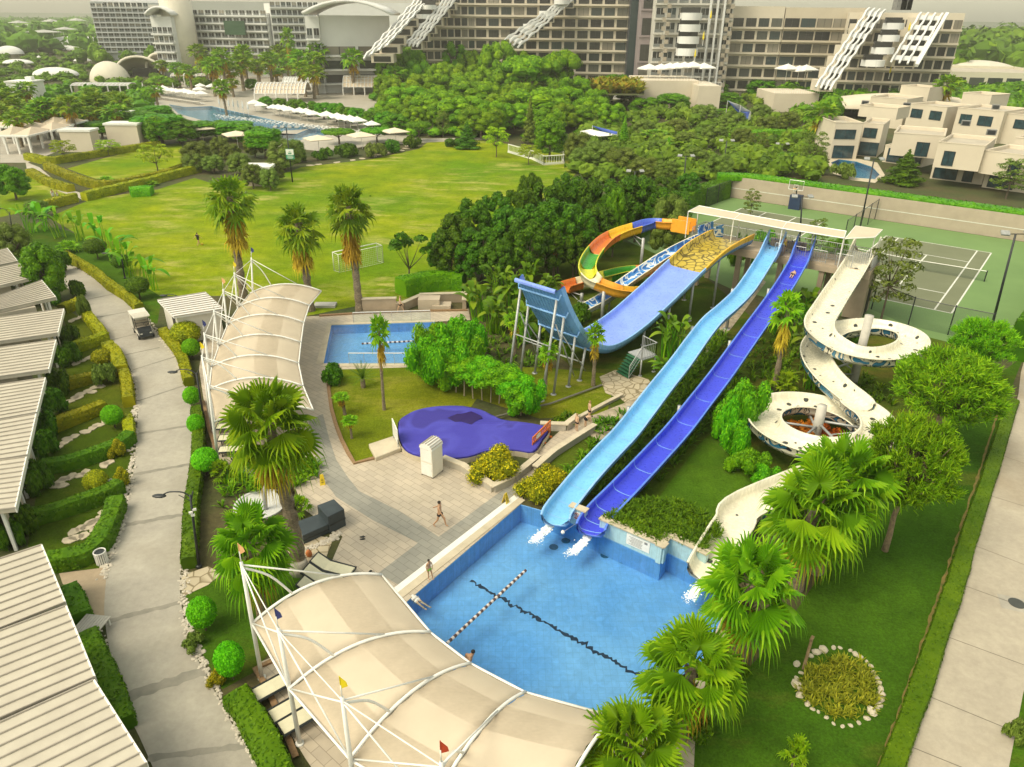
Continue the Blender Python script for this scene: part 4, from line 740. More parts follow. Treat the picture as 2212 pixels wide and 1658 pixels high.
for pts, h, l in (([(143, 560), (205, 596), (240, 626), (275, 648), (305, 678)], .9, 'long yellow tipped hedge along the upper driveway'), ([(354, 724), (388, 768), (400, 795), (410, 835)], .7, 'yellow tipped hedge beside the golf cart'), ([(427, 895), (432, 950), (427, 1030), (417, 1105), (414, 1182), (412, 1230)], .7, 'narrow clipped hedge between lamps and driveway')): H('driveway_hedge', pts, .7, h, L_HEDGE if h > .8 or 'cart' in l else L_GREENH, l)
for pts, h, l in (([(183, 434), (233, 422), (283, 409), (333, 397), (383, 384), (430, 372)], .9, 'outer curved hedge at the left of the sports lawn'), ([(103, 366), (167, 394), (213, 407), (267, 404), (300, 397), (367, 381), (410, 366)], .9, 'inner curved hedge round the upper left lawn'), ([(60, 345), (107, 355), (150, 349), (207, 340), (300, 326), (345, 318)], .9, 'hedge in front of the low cream walls'), ([(67, 378), (110, 402), (155, 415)], .8, 'hedge on the left side of the garden path'), ([(85, 458), (117, 448), (165, 436)], .9, 'hedge between side lawn and sports lawn')): H('lawn_hedge', pts, 1.2, h*1.3, L_HEDGE, l, size=.12, dens=34)
H('oval_hedge', [(283, 424), (305, 422), (330, 421)], 2.4, 1.2, L_CYP, 'oval clipped hedge island on the lawn', size=.1, dens=50)
H('lawn_hedge', [(866, 638), (905, 628), (960, 622), (1003, 624)], 1.7, 1.6, L_CYP, 'bright green block hedge behind the shower wall', size=.1, dens=60)
# fence and ground-level hedges round the courts
hedge('court_hedge', [ct(a, 32.9+b, 2.5) for a, b in ((-25, -2.), (-21, .2), (-10, .2), (0, .2), (10, .2), (19, .2))], 2.0, .8, L_FICUS, 'thick green hedge topping the long court wall', size=.14, dens=26)
hedge('court_hedge', [ct(a, b) for a, b in ((18.7, 33), (18.4, 20), (17.8, 8), (17.2, -2), (16.8, -8))], 2., 3.2, L_GREENH, 'tall hedge along the right end of the tennis court', size=.13, dens=30)
hedge('court_hedge', [ct(a, b) for a, b in ((-24, 31), (-24.6, 22), (-24, 12), (-23.5, 4))], 2.4, 2.6, L_GREENH, 'ivy covered hedge at the left end of the courts', size=.14, dens=26)
H('villa_hedge', [(1580, 320), (1640, 310), (1720, 308), (1745, 312)], 3., 2.6, L_CYP, 'clipped hedge block left of the villas', size=.18, dens=14)
hp = []
for i, (x, y) in enumerate([(2185, 872), (2160, 955), (2130, 1050), (2094, 1156), (2062, 1268), (2024, 1378), (1982, 1506), (1926, 1660), (1880, 1780)]): hp.append((x, y))
H('verge_hedge', hp, .75, .42, L_GREENH, 'low clipped hedge running along the service road', size=.05, dens=110)
_be = [V(q) for q in cr([tuple(G(x-24-(i > 3)*4, y)) for i, (x, y) in enumerate(hp)], 12)]; m = MB()
m.grid([[q+V((-R.uniform(.0, .13), 0, .024)) for q in _be], [q+V((R.uniform(.0, .11), 0, .024)) for q in _be]]); struct('bare_earth', m, mat('bare_earth', (.20, .14, .04), (.09, .09, .02), .95, 3))
# strap-leaved planting along the slides and the deck, too dense to count
def B(pts, dens, L, lm, label, **k): return bed('strap_leaf_bed', px(*pts), dens, L, lm, label, **k)
B([(1300, 1075), (1255, 1075), (1330, 985), (1420, 890), (1500, 780), (1545, 720), (1570, 725), (1510, 830), (1440, 920), (1370, 1000)], 7, .75, L_STRAP, 'dense strap leaved lilies between the two blue slides', seed=1)
B([(1350, 1075), (1440, 985), (1520, 880), (1580, 800), (1600, 815), (1545, 900), (1470, 1000), (1400, 1065)], 7, .75, L_STRAP, 'dense strap leaved lilies right of the dark blue slide', seed=2)
B([(1195, 910), (1240, 895), (1230, 925), (1200, 925)], 8, .6, L_STRAP, 'strap leaved lilies beside the planter end wall', seed=3)
B([(1275, 920), (1360, 885), (1360, 910), (1300, 945)], 8, .6, L_STRAP, 'strap leaved lilies between checker path and light blue slide', seed=4)
B([(1210, 1030), (1240, 1000), (1290, 950), (1310, 960), (1270, 1000), (1235, 1040)], 7, .6, L_STRAP, 'strap leaved lilies on the left of the light blue slide', seed=5)
B([(478, 1030), (500, 990), (600, 985), (690, 1000), (685, 1035), (640, 1055), (590, 1060), (520, 1070), (478, 1100)], 8, .8, L_STRAP, 'dense lilies around the round shower basin', seed=6)
B([(1560, 740), (1700, 720), (1740, 800), (1650, 860), (1610, 800)], 3, .7, L_STRAP, 'lush undergrowth under the dark blue slide', seed=7)
B([(1820, 790), (1900, 830), (1940, 900), (1900, 880), (1850, 860)], 4, .7, L_STRAP, 'lilies around the bend of the white slide', seed=8)
bed('flowering_ground_cover', [W0+V((.1, .1, 0)), W1+V((0, .15, 0)), W2+V((0, .1, 0)), W3+V((0, .15, 0)), G(1560, 1150, .9), G(1530, 1110, .9), G(1480, 1085, .9), G(1400, 1080, .9), G(1350, 1090, .9)], 38, .42, L_GREENH, 'dark green ground cover with tiny white flowers behind the tiled wall', .85, .03, 10, seed=9)
B([(1720, 1500), (1735, 1455), (1790, 1418), (1850, 1425), (1890, 1460), (1902, 1510), (1880, 1545), (1830, 1555), (1770, 1540)], 26, .42, leafmat('spider_plant_leaf', (.05, .07, .02), (.10, .13, .035), (.22, .24, .08), .5, .2), 'mat of pale striped leaves filling the stone ringed bed', seed=10, w_=.022, per=9, z=.02)
B([(1100, 790), (1190, 800), (1200, 760), (1240, 740), (1230, 690), (1060, 700), (1040, 760)], 2.5, .7, L_STRAP, 'undergrowth below the bird of paradise plants', seed=11)
# ---------------------------------------------------------------- water slides and their tower
def plastic(name, c, rough=.28, vary=.12):
    if name in MATS: return MATS[name]
    t = NT(name); n = t.noise(t.coord(), .7, 4, .7); n2 = t.noise(t.coord((1, 1, .3)), 6, 3)
    cc = t.mix(t.ramp(n, [(.35, g(0)), (.7, g(1))]), tuple(min(1, x*(1+vary)+.02*vary) for x in c), tuple(x*(1-vary) for x in c)); cc = t.mix(.25, cc, t.ramp(n2, [(.3, g(.7)), (.7, g(1.15))]), 'MULTIPLY')
    t.col(cc); t.l(t.ramp(n2, [(.3, g(rough*.7)), (.7, g(rough*1.8))]), t.b.inputs['Roughness']); t.b.inputs['Specular IOR Level'].default_value = .5
    MATS[name] = t.m; return t.m
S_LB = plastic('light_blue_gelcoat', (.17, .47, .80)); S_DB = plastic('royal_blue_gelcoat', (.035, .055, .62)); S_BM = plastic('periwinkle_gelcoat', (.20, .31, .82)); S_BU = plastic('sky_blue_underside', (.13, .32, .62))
S_W = plastic('cream_white_gelcoat', (.74, .70, .56), .2); S_Y = plastic('yellow_gelcoat', (.75, .48, .02)); S_O = plastic('orange_gelcoat', (.80, .36, .03)); S_R = plastic('red_orange_gelcoat', (.68, .19, .03)); S_G = plastic('green_gelcoat', (.04, .30, .02)); S_YG = plastic('yellow_green_gelcoat', (.55, .55, .03)); S_C = plastic('cream_gelcoat', (.75, .66, .45)); S_B2 = plastic('cobalt_gelcoat', (.07, .14, .62)); S_GO = plastic('golden_gelcoat', (.80, .46, .03))
RIM = plastic('pale_blue_rim', (.25, .48, .85)); DOT = mat('dark_grey_dot', (.05, .055, .05), (.035, .04, .04), .4)
def blotch(name, cols, scale, dist):
    t = NT(name); n = t.noise(t.coord(), scale, 1, .4, dist); x = t.ramp(n, cols)
    t.t.nodes[-1].color_ramp.interpolation = 'CONSTANT'; t.col(x); t.rough(.25); return t.m
CAMO = blotch('blue_white_camouflage_gelcoat', [(0, (.03, .12, .36)), (.42, (.08, .27, .62)), (.52, (.72, .74, .72)), (.60, (.04, .16, .42))], .9, 1.2)
FLAME = blotch('white_teal_flame_gelcoat', [(0, (.74, .70, .58)), (.40, (.02, .03, .05)), (.43, (.74, .70, .58)), (.52, (.02, .03, .05)), (.54, (.04, .20, .36)), (.66, (.02, .03, .05)), (.68, (.74, .70, .58))], .55, 2.6)
def rockmat():
    t = NT('yellow_rock_gelcoat'); x = t.n('ShaderNodeTexVoronoi', feature='DISTANCE_TO_EDGE'); x.inputs['Scale'].default_value = 1.5; t.l(t.coord(), x.inputs['Vector'])
    n = t.noise(t.coord(), .8, 3); c = t.mix(t.ramp(n, [(.4, g(0)), (.6, g(1))]), (.42, .31, .03), (.55, .42, .07)); t.col(t.mix(t.ramp(x.outputs['Distance'], [(.03, g(0)), (.09, g(1))]), (.10, .075, .01), c)); t.rough(.35); return t.m
ROCK = rockmat()
def prof(w, d, open_=1.):
    "closed channel section: inner face first, then the outer face"
    return [(-w, d), (-w*.98, d*.45), (-w*.80, d*.12), (-w*.45, .015), (0, 0), (w*.45, .015), (w*.80, d*.12), (w*.98, d*.45), (w, d), (w+.11, d+.01), (w+.11, d-.06), (w+.05, d-.07), (w*1.03+.03, d*.38), (w*.84, d*.05-.07), (w*.45, -.09), (0, -.1), (-w*.45, -.09), (-w*.84, d*.05-.07), (-w*1.03-.03, d*.38), (-w-.05, d-.07), (-w-.11, d-.06), (-w-.11, d+.01)]
def chute(t, fr, pr, i0, i1, mats, name='chute', rim=None, inner=9, prf=None, smooth=True, cap=True):
    m = MB(t.location); n = len(pr) if not prf else len(prf(0)); base = len(m.v); vs = []; fs = []; mi = []
    for i in range(i0, i1+1):
        p, tg, s, u = fr[i]; q = pr if not prf else prf(i); vs += [p+s*a+u*b for a, b in q]
    for i in range(i1-i0):
        for j in range(n):
            fs.append((i*n+j, i*n+(j+1) % n, (i+1)*n+(j+1) % n, (i+1)*n+j)); mi.append(0 if j < inner-1 else (1 if j < inner+2 or j >= n-3 else 2))
    m.v = [tuple(v-m.o) for v in vs]; m.f = fs; m.m = mi
    if cap:
        for i in (0, (i1-i0)*n):
            for j in range(inner-1): m.f.append((i+j, i+j+1, i+(n-2-j) if j < inner-1 else i, i+(n-1-j))); m.m.append(1)
    return m.build(name, mats, t, smooth)
def wpath(pts, n=5): return [G(a, b, z) for a, b, z in cr(pts, n)]
def post(t, top, foot=None, r=.09, name='support_post', mt=STEEL):
    m = MB(t.location); top = V(top); f = V(foot) if foot else V((top.x, top.y, 0)); m.tube([f-V((0, 0, .1)), top], r, 8); m.lathe((f.x, f.y, 0), [(r*2.4, -.02), (r*2.4, .05), (r*1.2, .06)], 8); return m.build(name, mt, t, True)
def brace(t, a, b, r=.05, name='brace'):
    m = MB(t.location); m.tube([a, b], r, 6); return m.build(name, STEEL, t, True)
def joints(t, fr, w, d, idx, mt, name='joint'):
    "thin pale sealing seams across the channel"
    for i in idx:
        m = MB(t.location); p, tg, s, u = fr[i]; pr = prof(w*.99, d)[:9]; rows = [[p+s*a+u*(b+.012)+tg*k for a, b in pr] for k in (-.02, .02)]; m.grid(rows); m.build(name, mt, t, True)
# light blue slide
def straight(name, label, pts, w, d, mi_, rim_, under, jt):
    P_ = wpath(pts); t = T(name, label, 'water slide', (P_[-1].x, P_[-1].y, 0)); fr = frames(P_); chute(t, fr, prof(w, d), 0, len(P_)-1, [mi_, rim_, under])
    joints(t, fr, w, d, range(6, len(P_)-2, 4), jt)
    for sg in (-1, 1):                                        # raised cheeks at the start
        m = MB(t.location); p, tg, s, u = fr[0]; q = fr[6]; o = s*sg*(w+.06)
        a, b, c = p+o, q[0]+q[2]*sg*(w+.06), p+o-tg*.35; th = s*.05
        pts_ = [c+V((0, 0, .0)), c+V((0, 0, 1.35)), a+V((0, 0, 1.3)), lerp(a, b, .45)+V((0, 0, 1.0)), b+V((0, 0, d)), b]
        n = len(pts_); m.add([x-th for x in pts_]+[x+th for x in pts_], [tuple(range(n-1, -1, -1)), tuple(range(n, 2*n))]+[(i, (i+1) % n, n+(i+1) % n, n+i) for i in range(n)]); m.build('start_cheek', rim_, t)
    return t, fr
LBt, LBf = straight('water_slide', 'light blue double humped water slide running into the pool', [(1674, 533, 4.75), (1660, 556, 4.55), (1632, 602, 3.8), (1604, 642, 3.25), (1572, 674, 3.0), (1538, 704, 2.75), (1506, 744, 2.3), (1466, 800, 1.95), (1425, 852, 1.7), (1385, 905, 1.45), (1350, 950, 1.3), (1312, 990, 1.15), (1268, 1038, .9), (1232, 1082, .6), (1205, 1118, .42), (1199, 1134, .38)], .66, .52, S_LB, RIM, S_LB, RIM)
DBt, DBf = straight('water_slide', 'dark royal blue straight water slide running into the pool', [(1737, 543, 4.75), (1726, 570, 4.5), (1700, 616, 3.65), (1670, 662, 3.05), (1637, 708, 2.6), (1600, 760, 2.15), (1560, 817, 1.75), (1512, 880, 1.4), (1462, 944, 1.15), (1404, 1008, .95), (1348, 1068, .75), (1303, 1114, .52), (1281, 1142, .40), (1275, 1156, .38)], .66, .52, S_DB, plastic('mid_blue_rim', (.09, .20, .72)), S_DB, RIM)
for t, fr, ix in ((LBt, LBf, (14, 27, 44)), (DBt, DBf, (12, 24, 36))):
    for i in ix:
        p, tg, s, u = fr[i]; a = p+s*1.05; post(t, a+V((0, 0, .2)), r=.13); brace(t, a+V((0, 0, -.15)), p-s*.5+V((0, 0, -.15)), .06)
# white flame-painted spiral slide
_c = G(1767, 930, 1.4); _r = 3.15
WP = [G(*q) for q in [(1868, 545, 4.75), (1856, 566, 4.55), (1832, 606, 4.1), (1806, 645, 3.7), (1782, 683, 3.45), (1767, 709, 3.3), (1770, 731, 3.2), (1792, 752, 3.1), (1829, 772, 3.0), (1875, 782, 2.9), (1920, 781, 2.8), (1957, 769, 2.72), (1970, 752, 2.62), (1957, 735, 2.52), (1921, 722, 2.42), (1877, 716, 2.32), (1833, 720, 2.24), (1795, 729, 2.18), (1768, 751, 2.12), (1758, 775, 2.08), (1768, 805, 2.02), (1797, 841, 1.98), (1842, 879, 1.92)]]
WP += [V((_c.x+cos(rad(q))*_r, _c.y+sin(rad(q))*_r, lerp(1.85, .78, (28-q)/450))) for q in range(28, -425, -22)]
WP += [G(*q) for q in [(1622, 1104, 0.52), (1582, 1151, 0.47), (1546, 1205, 0.42), (1518, 1253, 0.36)]]
WP = [V(q) for q in cr([tuple(p) for p in WP], 5)]; NC = 115
WT = T('spiral_slide', 'cream white spiral water slide with dark dots and painted flames', 'water slide', (WP[60].x, WP[60].y, 0)); wf = frames(WP); chute(WT, wf, None, 0, len(WP)-1, [S_W, S_W, FLAME], prf=lambda i: prof(.92-.2*min(1, max(0, (i-NC-105)/16)), .66))
WCH = bpy.data.objects['chute'] if 0 else KIDS[WT.name][0]; m = MB(WT.location); rd = random.Random(3)
for i in range(3, len(WP)-3):
    for _ in range(i % 2):
        p, tg, s, u = wf[i]; pr = prof(.92, .66); f = rd.uniform(.6, 7.4); j = int(f); a, b = pr[j], pr[j+1]; k = f-j; c = p+s*lerp(a[0], b[0], k)+u*lerp(a[1], b[1], k); e = (s*(b[0]-a[0])+u*(b[1]-a[1])).normalized(); n = tg.cross(e).normalized(); n = -n if n.dot(u-s*(a[0])) < 0 else n
        r = rd.choice((.07, .11, .16)); m.add([c+n*.02+(tg*cos(q*pi/5)+e*sin(q*pi/5))*r for q in range(10)], [tuple(range(10))])
me = WCH.data; n0 = len(me.vertices); vs = [tuple(v.co) for v in me.vertices]+m.v; fs = [tuple(q.vertices) for q in me.polygons]+[tuple(i+n0 for i in f) for f in m.f]; mi = [q.material_index for q in me.polygons]+[3]*len(m.f)
nm = bpy.data.meshes.new('chute'); nm.from_pydata(vs, [], fs)
for q in (S_W, S_W, FLAME, DOT): nm.materials.append(q)
nm.polygons.foreach_set('material_index', mi); nm.polygons.foreach_set('use_smooth', [k < len(fs)-len(m.f) for k in range(len(fs))]); nm.update(); WCH.data = nm
for i in (43, 58, 47, 78):
    pass
for (bx, by), h, ix, l in (((1841, 833), 5.3, (32, 47, 62, 88, 100), 'thick pale column holding the upper loop of the white slide'), ((1757, 962), 2.75, (NC+8, NC+24, NC+38, NC+54, NC+70), 'thick pale column in the middle of the lower white loop')):
    b = G(bx, by); top = V((b.x, b.y, h)); post(WT, top, r=.30, name='column', mt=mat('grey_column_paint', (.52, .49, .44), (.40, .38, .34), .6, 1.5))
    for i in ix:
        p = wf[i][0]; z = min(h-.3, p.z-.05); d = (V((b.x, b.y, 0))-V((p.x, p.y, 0))).normalized()
        brace(WT, V((b.x, b.y, z)), p+d*.2+V((0, 0, -.08)), .08); brace(WT, V((b.x, b.y, max(.3, z-1.1))), p+V((0, 0, -.1)), .05)
m = MB(WT.location)
for sg in (-1, 1):
    p, tg, s, u = wf[0]; q = wf[6]; o = s*sg*.98; th = s*.06; a = p+o; b = q[0]+q[2]*sg*.98; c = a-tg*.3
    pts_ = [c, c+V((0, 0, 1.45)), a+V((0, 0, 1.4)), lerp(a, b, .5)+V((0, 0, 1.05)), b+V((0, 0, .64)), b]; n = 6
    m.add([x-th for x in pts_]+[x+th for x in pts_], [tuple(range(n-1, -1, -1)), tuple(range(n, 2*n))]+[(i, (i+1) % n, n+(i+1) % n, n+i) for i in range(n)])
m.build('start_cheek', S_W, WT)
# rainbow spiral slide
RP = wpath([(1462, 494, 4.65), (1438, 493, 4.5), (1408, 492, 4.35), (1376, 501, 4.2), (1342, 512, 4.0), (1312, 527, 3.8), (1288, 550, 3.6), (1272, 575, 3.4), (1268, 597, 3.2), (1280, 616, 2.8), (1304, 629, 2.4), (1342, 640, 2.0), (1382, 643, 1.6), (1420, 634, 1.3), (1444, 616, 1.15), (1440, 600, 1.05), (1402, 594, 1.0), (1352, 597, .95), (1312, 606, .85), (1280, 614, .75), (1252, 621, .6), (1222, 630, .5)], 6)
RT = T('spiral_slide', 'multicoloured rainbow spiral slide curling behind the boomerang', 'water slide', (RP[50].x, RP[50].y, 0)); rf = frames(RP); pr = prof(.68, .74)
for a, b, mm in ((0, 9, S_O), (9, 18, S_B2), (18, 27, S_Y), (27, 36, S_R), (36, 44, S_G), (44, 50, S_YG), (50, 56, S_C), (56, 67, S_O), (67, 80, S_GO), (80, 92, S_O), (92, 99, S_R), (99, 108, S_G), (108, 115, S_YG), (115, 120, S_C), (120, 126, S_R)): chute(RT, rf, pr, a, min(b, len(RP)-1), [mm, S_YG if mm in (S_G, S_YG) else mm, mm], 'chute_section')
for (bx, by), h in (((1382, 600), 4.0), ((1300, 692), 2.6), ((1393, 690), 2.2), ((1256, 652), .8), ((1418, 630), 1.8)):
    b = G(bx, by); c = min(rf, key=lambda q: (q[0].xy-b.xy).length if abs(q[0].z-h) < 1.2 else 99)[0]; post(RT, (b.x, b.y, h), r=.15); brace(RT, V((b.x, b.y, h-.2)), c-V((0, 0, .1)), .06); brace(RT, V((b.x, b.y, h-1.)), c-V((0, 0, .12)), .04)
# orange start box
p, tg, s, u = rf[0]; m = MB(RT.location)
for sg in (-1, 1):
    a = p+s*sg*.7; m.box(a-tg*.7+V((0, 0, .35)), (1.9, .1, 1.25), math.atan2(tg.y, tg.x))
m.box(p-tg*.6+V((0, 0, -.12)), (1.9, 1.4, .12), math.atan2(tg.y, tg.x)); m.build('start_box', S_O, RT)
# camouflage slide
CP = wpath([(1528, 517, 4.55), (1505, 526, 4.35), (1466, 545, 3.95), (1430, 565, 3.4), (1395, 588, 2.8), (1360, 612, 2.2), (1330, 634, 1.65), (1298, 656, 1.1), (1262, 675, .6)], 5)
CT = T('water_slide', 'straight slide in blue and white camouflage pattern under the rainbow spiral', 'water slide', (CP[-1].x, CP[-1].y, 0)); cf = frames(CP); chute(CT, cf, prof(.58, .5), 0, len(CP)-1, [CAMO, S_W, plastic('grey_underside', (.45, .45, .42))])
for i in (14, 24, 32): p = cf[i][0]; post(CT, p-V((0, 0, .1)), r=.08)
for sg in (-1, 1):
    m = MB(CT.location); p, tg, s, u = cf[0]; m.box(p+s*sg*.66-tg*.3+V((0, 0, .65)), (1.9, .1, 1.2), math.atan2(tg.y, tg.x), rx=0, ry=.12); m.build('start_cheek', CAMO, CT)
# boomerang half pipe
A_, B_ = V((20.6, 66.2, 0)), V((1.65, 45., 0)); dv = (B_-A_); LL = dv.length; dv.normalize()
def bz(pts): return [(A_+dv*(LL*s))+V((0, 0, z)) for s, z in pts]
BP = bz(cr([(0, 4.7), (.10, 4.75), (.2, 4.55), (.30, 3.9), (.40, 3.0), (.50, 2.15), (.60, 1.4), (.70, 1.0), (.775, 1.1), (.835, 1.75), (.885, 2.8), (.928, 4.1), (.965, 5.55), (.99, 6.75), (1.003, 7.5)], 4))
BT = T('boomerang_slide', 'wide periwinkle blue boomerang half pipe slide with a steep end ramp', 'water slide', (BP[28].x, BP[28].y, 0)); bf = frames(BP); wd = 1.72
def bprof(i):
    w, d = wd, .62 if i > 12 else lerp(1.0, .62, i/12); return [(-w, d), (-w*.985, d*.5), (-w*.93, d*.16), (-w*.8, .03), (-w*.3, 0), (w*.3, 0), (w*.8, .03), (w*.93, d*.16), (w*.985, d*.5), (w, d), (w+.1, d), (w+.1, d-.07), (w*1.0+.05, d*.45), (w*.95, d*.05-.06), (w*.8, -.08), (w*.3, -.1), (-w*.3, -.1), (-w*.8, -.08), (-w*.95, d*.05-.06), (-w*1.0-.05, d*.45), (-w-.1, d-.07), (-w-.1, d)]
chute(BT, bf, None, 0, 12, [ROCK, S_GO, S_BU], 'rock_painted_start', inner=10, prf=bprof, cap=False); chute(BT, bf, None, 12, 34, [S_BM, RIM, S_BU], 'chute', inner=10, prf=bprof, cap=False); chute(BT, bf, None, 34, len(BP)-1, [S_BM, RIM, S_BU], 'end_ramp', inner=10, prf=bprof, cap=False)
p, tg, s, u = bf[-1]; m = MB(BT.location); rows = []
for k in range(7):
    a = k/6*pi*.9; c = p-u*(.16-.16*cos(a))+tg*.22*sin(a)*1.4; rows.append([c-s*wd, c+s*wd])
m.grid(rows); m.tube([p-s*wd*.9-u*.2+tg*.2, p+s*wd*.9-u*.2+tg*.2], .05, 6); o = m.build('curled_lip', S_BM, BT, True)
for i in (38, 43, 48, 53):
    m = MB(BT.location); p, tg, s, u = bf[i]; m.tube([p-s*wd*1.05-u*.02+V((0, 0, .3)), p-s*wd*1.0-u*.14, p+s*wd*1.0-u*.14, p+s*wd*1.05+V((0, 0, .3))], .07, 6); m.build('rib', RIM, BT)
for i in range(36, 55, 2): pass
m = MB(BT.location)
for k in range(-5, 6):
    pts_ = [bf[i][0]-bf[i][3]*.12+bf[i][2]*wd*k/6.2 for i in range(37, len(BP))]; m.tube(pts_, .022, 4)
m.build('stiffener', S_BU, BT)
for i, sg, fx in ((53, 1, -1.2), (53, -1, -1.2), (48, 1, -.5), (48, -1, -.5), (43, 1, 0), (43, -1, 0), (39, 1, 0), (39, -1, 0)):
    p, tg, s, u = bf[i]; a = p+s*sg*wd*.9-u*.15; f = V((a.x, a.y, 0))+V((dv.x, dv.y, 0))*(.5+fx*-.6); post(BT, a, f, .085)
    if sg == 1: brace(BT, lerp(f, a, .55), lerp(f, a, .55)-s*wd*1.8, .05)
for i, k in ((53, 43), (48, 39)):
    for sg in (1, -1): p = bf[i][0]+bf[i][2]*sg*wd*.9-bf[i][3]*.15; q = bf[k][0]+bf[k][2]*sg*wd*.9; brace(BT, lerp(V((p.x, p.y, 0)), p, .75), V((q.x, q.y, .6)), .05)
for i in (8, 14, 19, 24):
    p, tg, s, u = bf[i]
    for sg in (-1, 1): post(BT, p+s*sg*wd*.85-u*.1, r=.1)
    brace(BT, V((p.x, p.y, p.z*.25))+s*wd*.85, p-s*wd*.8-u*.1, .05)
# green exit stairs with a grey railing
def railing(t, pts, h=1.05, step=.16, name='railing', r=.022, mt=STEEL, bars=True, mid=False):
    m = MB(t.location if t else pts[0]); pts = [V(p) for p in pts]
    for a, b in zip(pts, pts[1:]):
        L = (b-a).length; up = V((0, 0, h)); m.tube([a+up, b+up], r*1.5, 5); m.tube([a+up*.12, b+up*.12], r, 4)
        if mid: m.tube([a+up*.55, b+up*.55], r, 4); m.tube([a+up*.8, b+up*.8], r, 4)
        n = max(1, int(L/step))
        for i in range(n+1):
            q = lerp(a, b, i/n); big = i % 8 == 0 or i == n
            if bars or big: m.tube([q, q+up], r*1.6 if big else r*.7, 4, cap=False)
    return m.build(name, mt, t)
e0, e1, e2 = G(1350, 815), G(1375, 800), G(1335, 775, 1.0)
ST = T('stairs', 'short green metal stairs with grey railings at the boomerang valley', 'stairs', G(1352, 812)); m = MB(ST.location); a, b = G(1345, 812), G(1372, 770, 1.3); d = V((b.x-a.x, b.y-a.y, 0)); sd = V((-d.y, d.x, 0)).normalized()
for i in range(7): q = lerp(a, b, (i+.5)/7); m.box((q.x, q.y, q.z+.02), (.34, 1.3, .05), math.atan2(d.y, d.x))
m.build('step', mat('green_grating', (.02, .12, .05), (.015, .09, .04), .7, 8), ST); railing(ST, [a-sd*.65, b-sd*.65], 1., .2, mid=True, bars=False); m = MB(ST.location); m.box(b+d.normalized()*.7, (1.4, 1.6, .06), math.atan2(d.y, d.x)); m.build('landing', STEEL, ST)
c = b+d.normalized()*1.3; railing(ST, [b-sd*.75, c-sd*.75, c+sd*.75], 1.05, .15)
for q in (c-sd*.7, b-sd*.7): post(ST, q, r=.06, name='leg')
# tower platform
F0, F1 = G(1487, 517, 4.4), G(1882, 588, 4.4); fu = (F1-F0); FLn = fu.length; fu.normalize(); fv = V((-fu.y, fu.x, 0)); ang = math.atan2(fu.y, fu.x)
TW = T('slide_tower', 'long beige concrete slide tower platform with steel railings', 'tower', (lerp(F0, F1, .5).x, lerp(F0, F1, .5).y, 0)); TAN = mat('tan_plaster', (.40, .32, .23), (.31, .25, .18), .85, .8)
def fp(u, v, z): return F0+fu*u+fv*v+V((0, 0, z-4.4))
m = MB(TW.location); m.box(fp(FLn/2, 1.7, 4.24), (FLn, 3.4, .30), ang); m.box(fp(FLn/2, .1, 3.95), (FLn, .3, .5), ang); m.build('platform', mat('platform_floor', (.46, .37, .27), (.38, .31, .23), .8, 1.2), TW)
for u, w_ in ((FLn-.75, 1.5),): m = MB(TW.location); m.box(fp(u, 1.6, 2.1), (w_, 3.2, 4.0), ang); m.build('stair_tower', TAN, TW); m = MB(TW.location); m.box(fp(FLn+.01, 1.6, 1.5), (.06, 1.1, 2.6), ang); m.build('doorway', mat('painted_dark_inside', (.03, .027, .022), rough=.9), TW)  # doorway is a dark panel, the shade inside painted on the wall
for u in (1.2, 5, 8.8, 12.4):
    for v in (.3, 3.1): m = MB(TW.location); m.box(fp(u, v, 2.05), (.42, .42, 4.1), ang); m.build('pillar', TAN, TW)
railing(TW, [fp(.2, 3.3, 4.4), fp(FLn-.1, 3.3, 4.4), fp(FLn-.1, .1, 4.4)], 1.05, .17, mid=False); railing(TW, [fp(.1, .5, 4.4), fp(.2, 3.3, 4.4)], 1.05, .17)
for a, b in ((.50, .545), (.60, .66), (.70, .77), (.82, .90)): railing(TW, [fp(FLn*a, .08, 4.4), fp(FLn*b, .08, 4.4)], 1.05, .17)
railing(TW, [fp(FLn*.43, 1.2, 4.4), fp(FLn*.62, 1.5, 4.4), fp(FLn*.95, 1.5, 4.4)], 1.05, .17)
m = MB(TW.location); m.box(fp(FLn*.52, 2.9, 4.75), (3.2, .35, .7), ang); m.build('parapet', TAN, TW)
CS = T('shade_awning', 'long cream awning on thin white poles above the slide tower', 'awning', TW.location); CRM = mat('cream_membrane', (.58, .48, .36), (.52, .43, .33), .7, .8)
tl = [(1510, 445), (1600, 462), (1700, 480), (1828, 500)]; bl = [(1487, 457), (1585, 474), (1690, 494), (1823, 515)]; m = MB(CS.location)
for k in range(3):
    q = [G(*bl[k], 6.9), G(*bl[k+1], 6.9), G(*tl[k+1], 6.9), G(*tl[k], 6.9)]; mid = sum(q, V())/4-V((0, 0, .12)); m.hexa([x-V((0, 0, .03)) for x in q]+[x+V((0, 0, .03)) for x in q])
m.build('membrane', CRM, CS); q = [G(x, y, z) for x, y, z in ((1826, 516, 6.9), (1890, 513, 7.0), (1906, 497, 7.0), (1848, 489, 7.1))]; m = MB(CS.location); m.hexa([x-V((0, 0, .03)) for x in q]+[x+V((0, 0, .03)) for x in q]); m.build('end_membrane', CRM, CS)
m = MB(CS.location)
for l in (tl, bl): m.tube([G(a, b, 6.93) for a, b in l], .05, 5)
for a, b in zip(tl, bl): m.tube([G(*a, 6.93), G(*b, 6.93)], .04, 5)
m.tube([q[0], q[1], q[2], q[3], q[0]], .05, 5); m.build('frame', WHITE, CS)
for a, b in tl+bl+[(1890, 513), (1760, 491)]: p = G(a, b, 6.9); m = MB(CS.location); m.tube([(p.x, p.y, 4.35), p], .045, 6); m.build('pole', WHITE, CS)
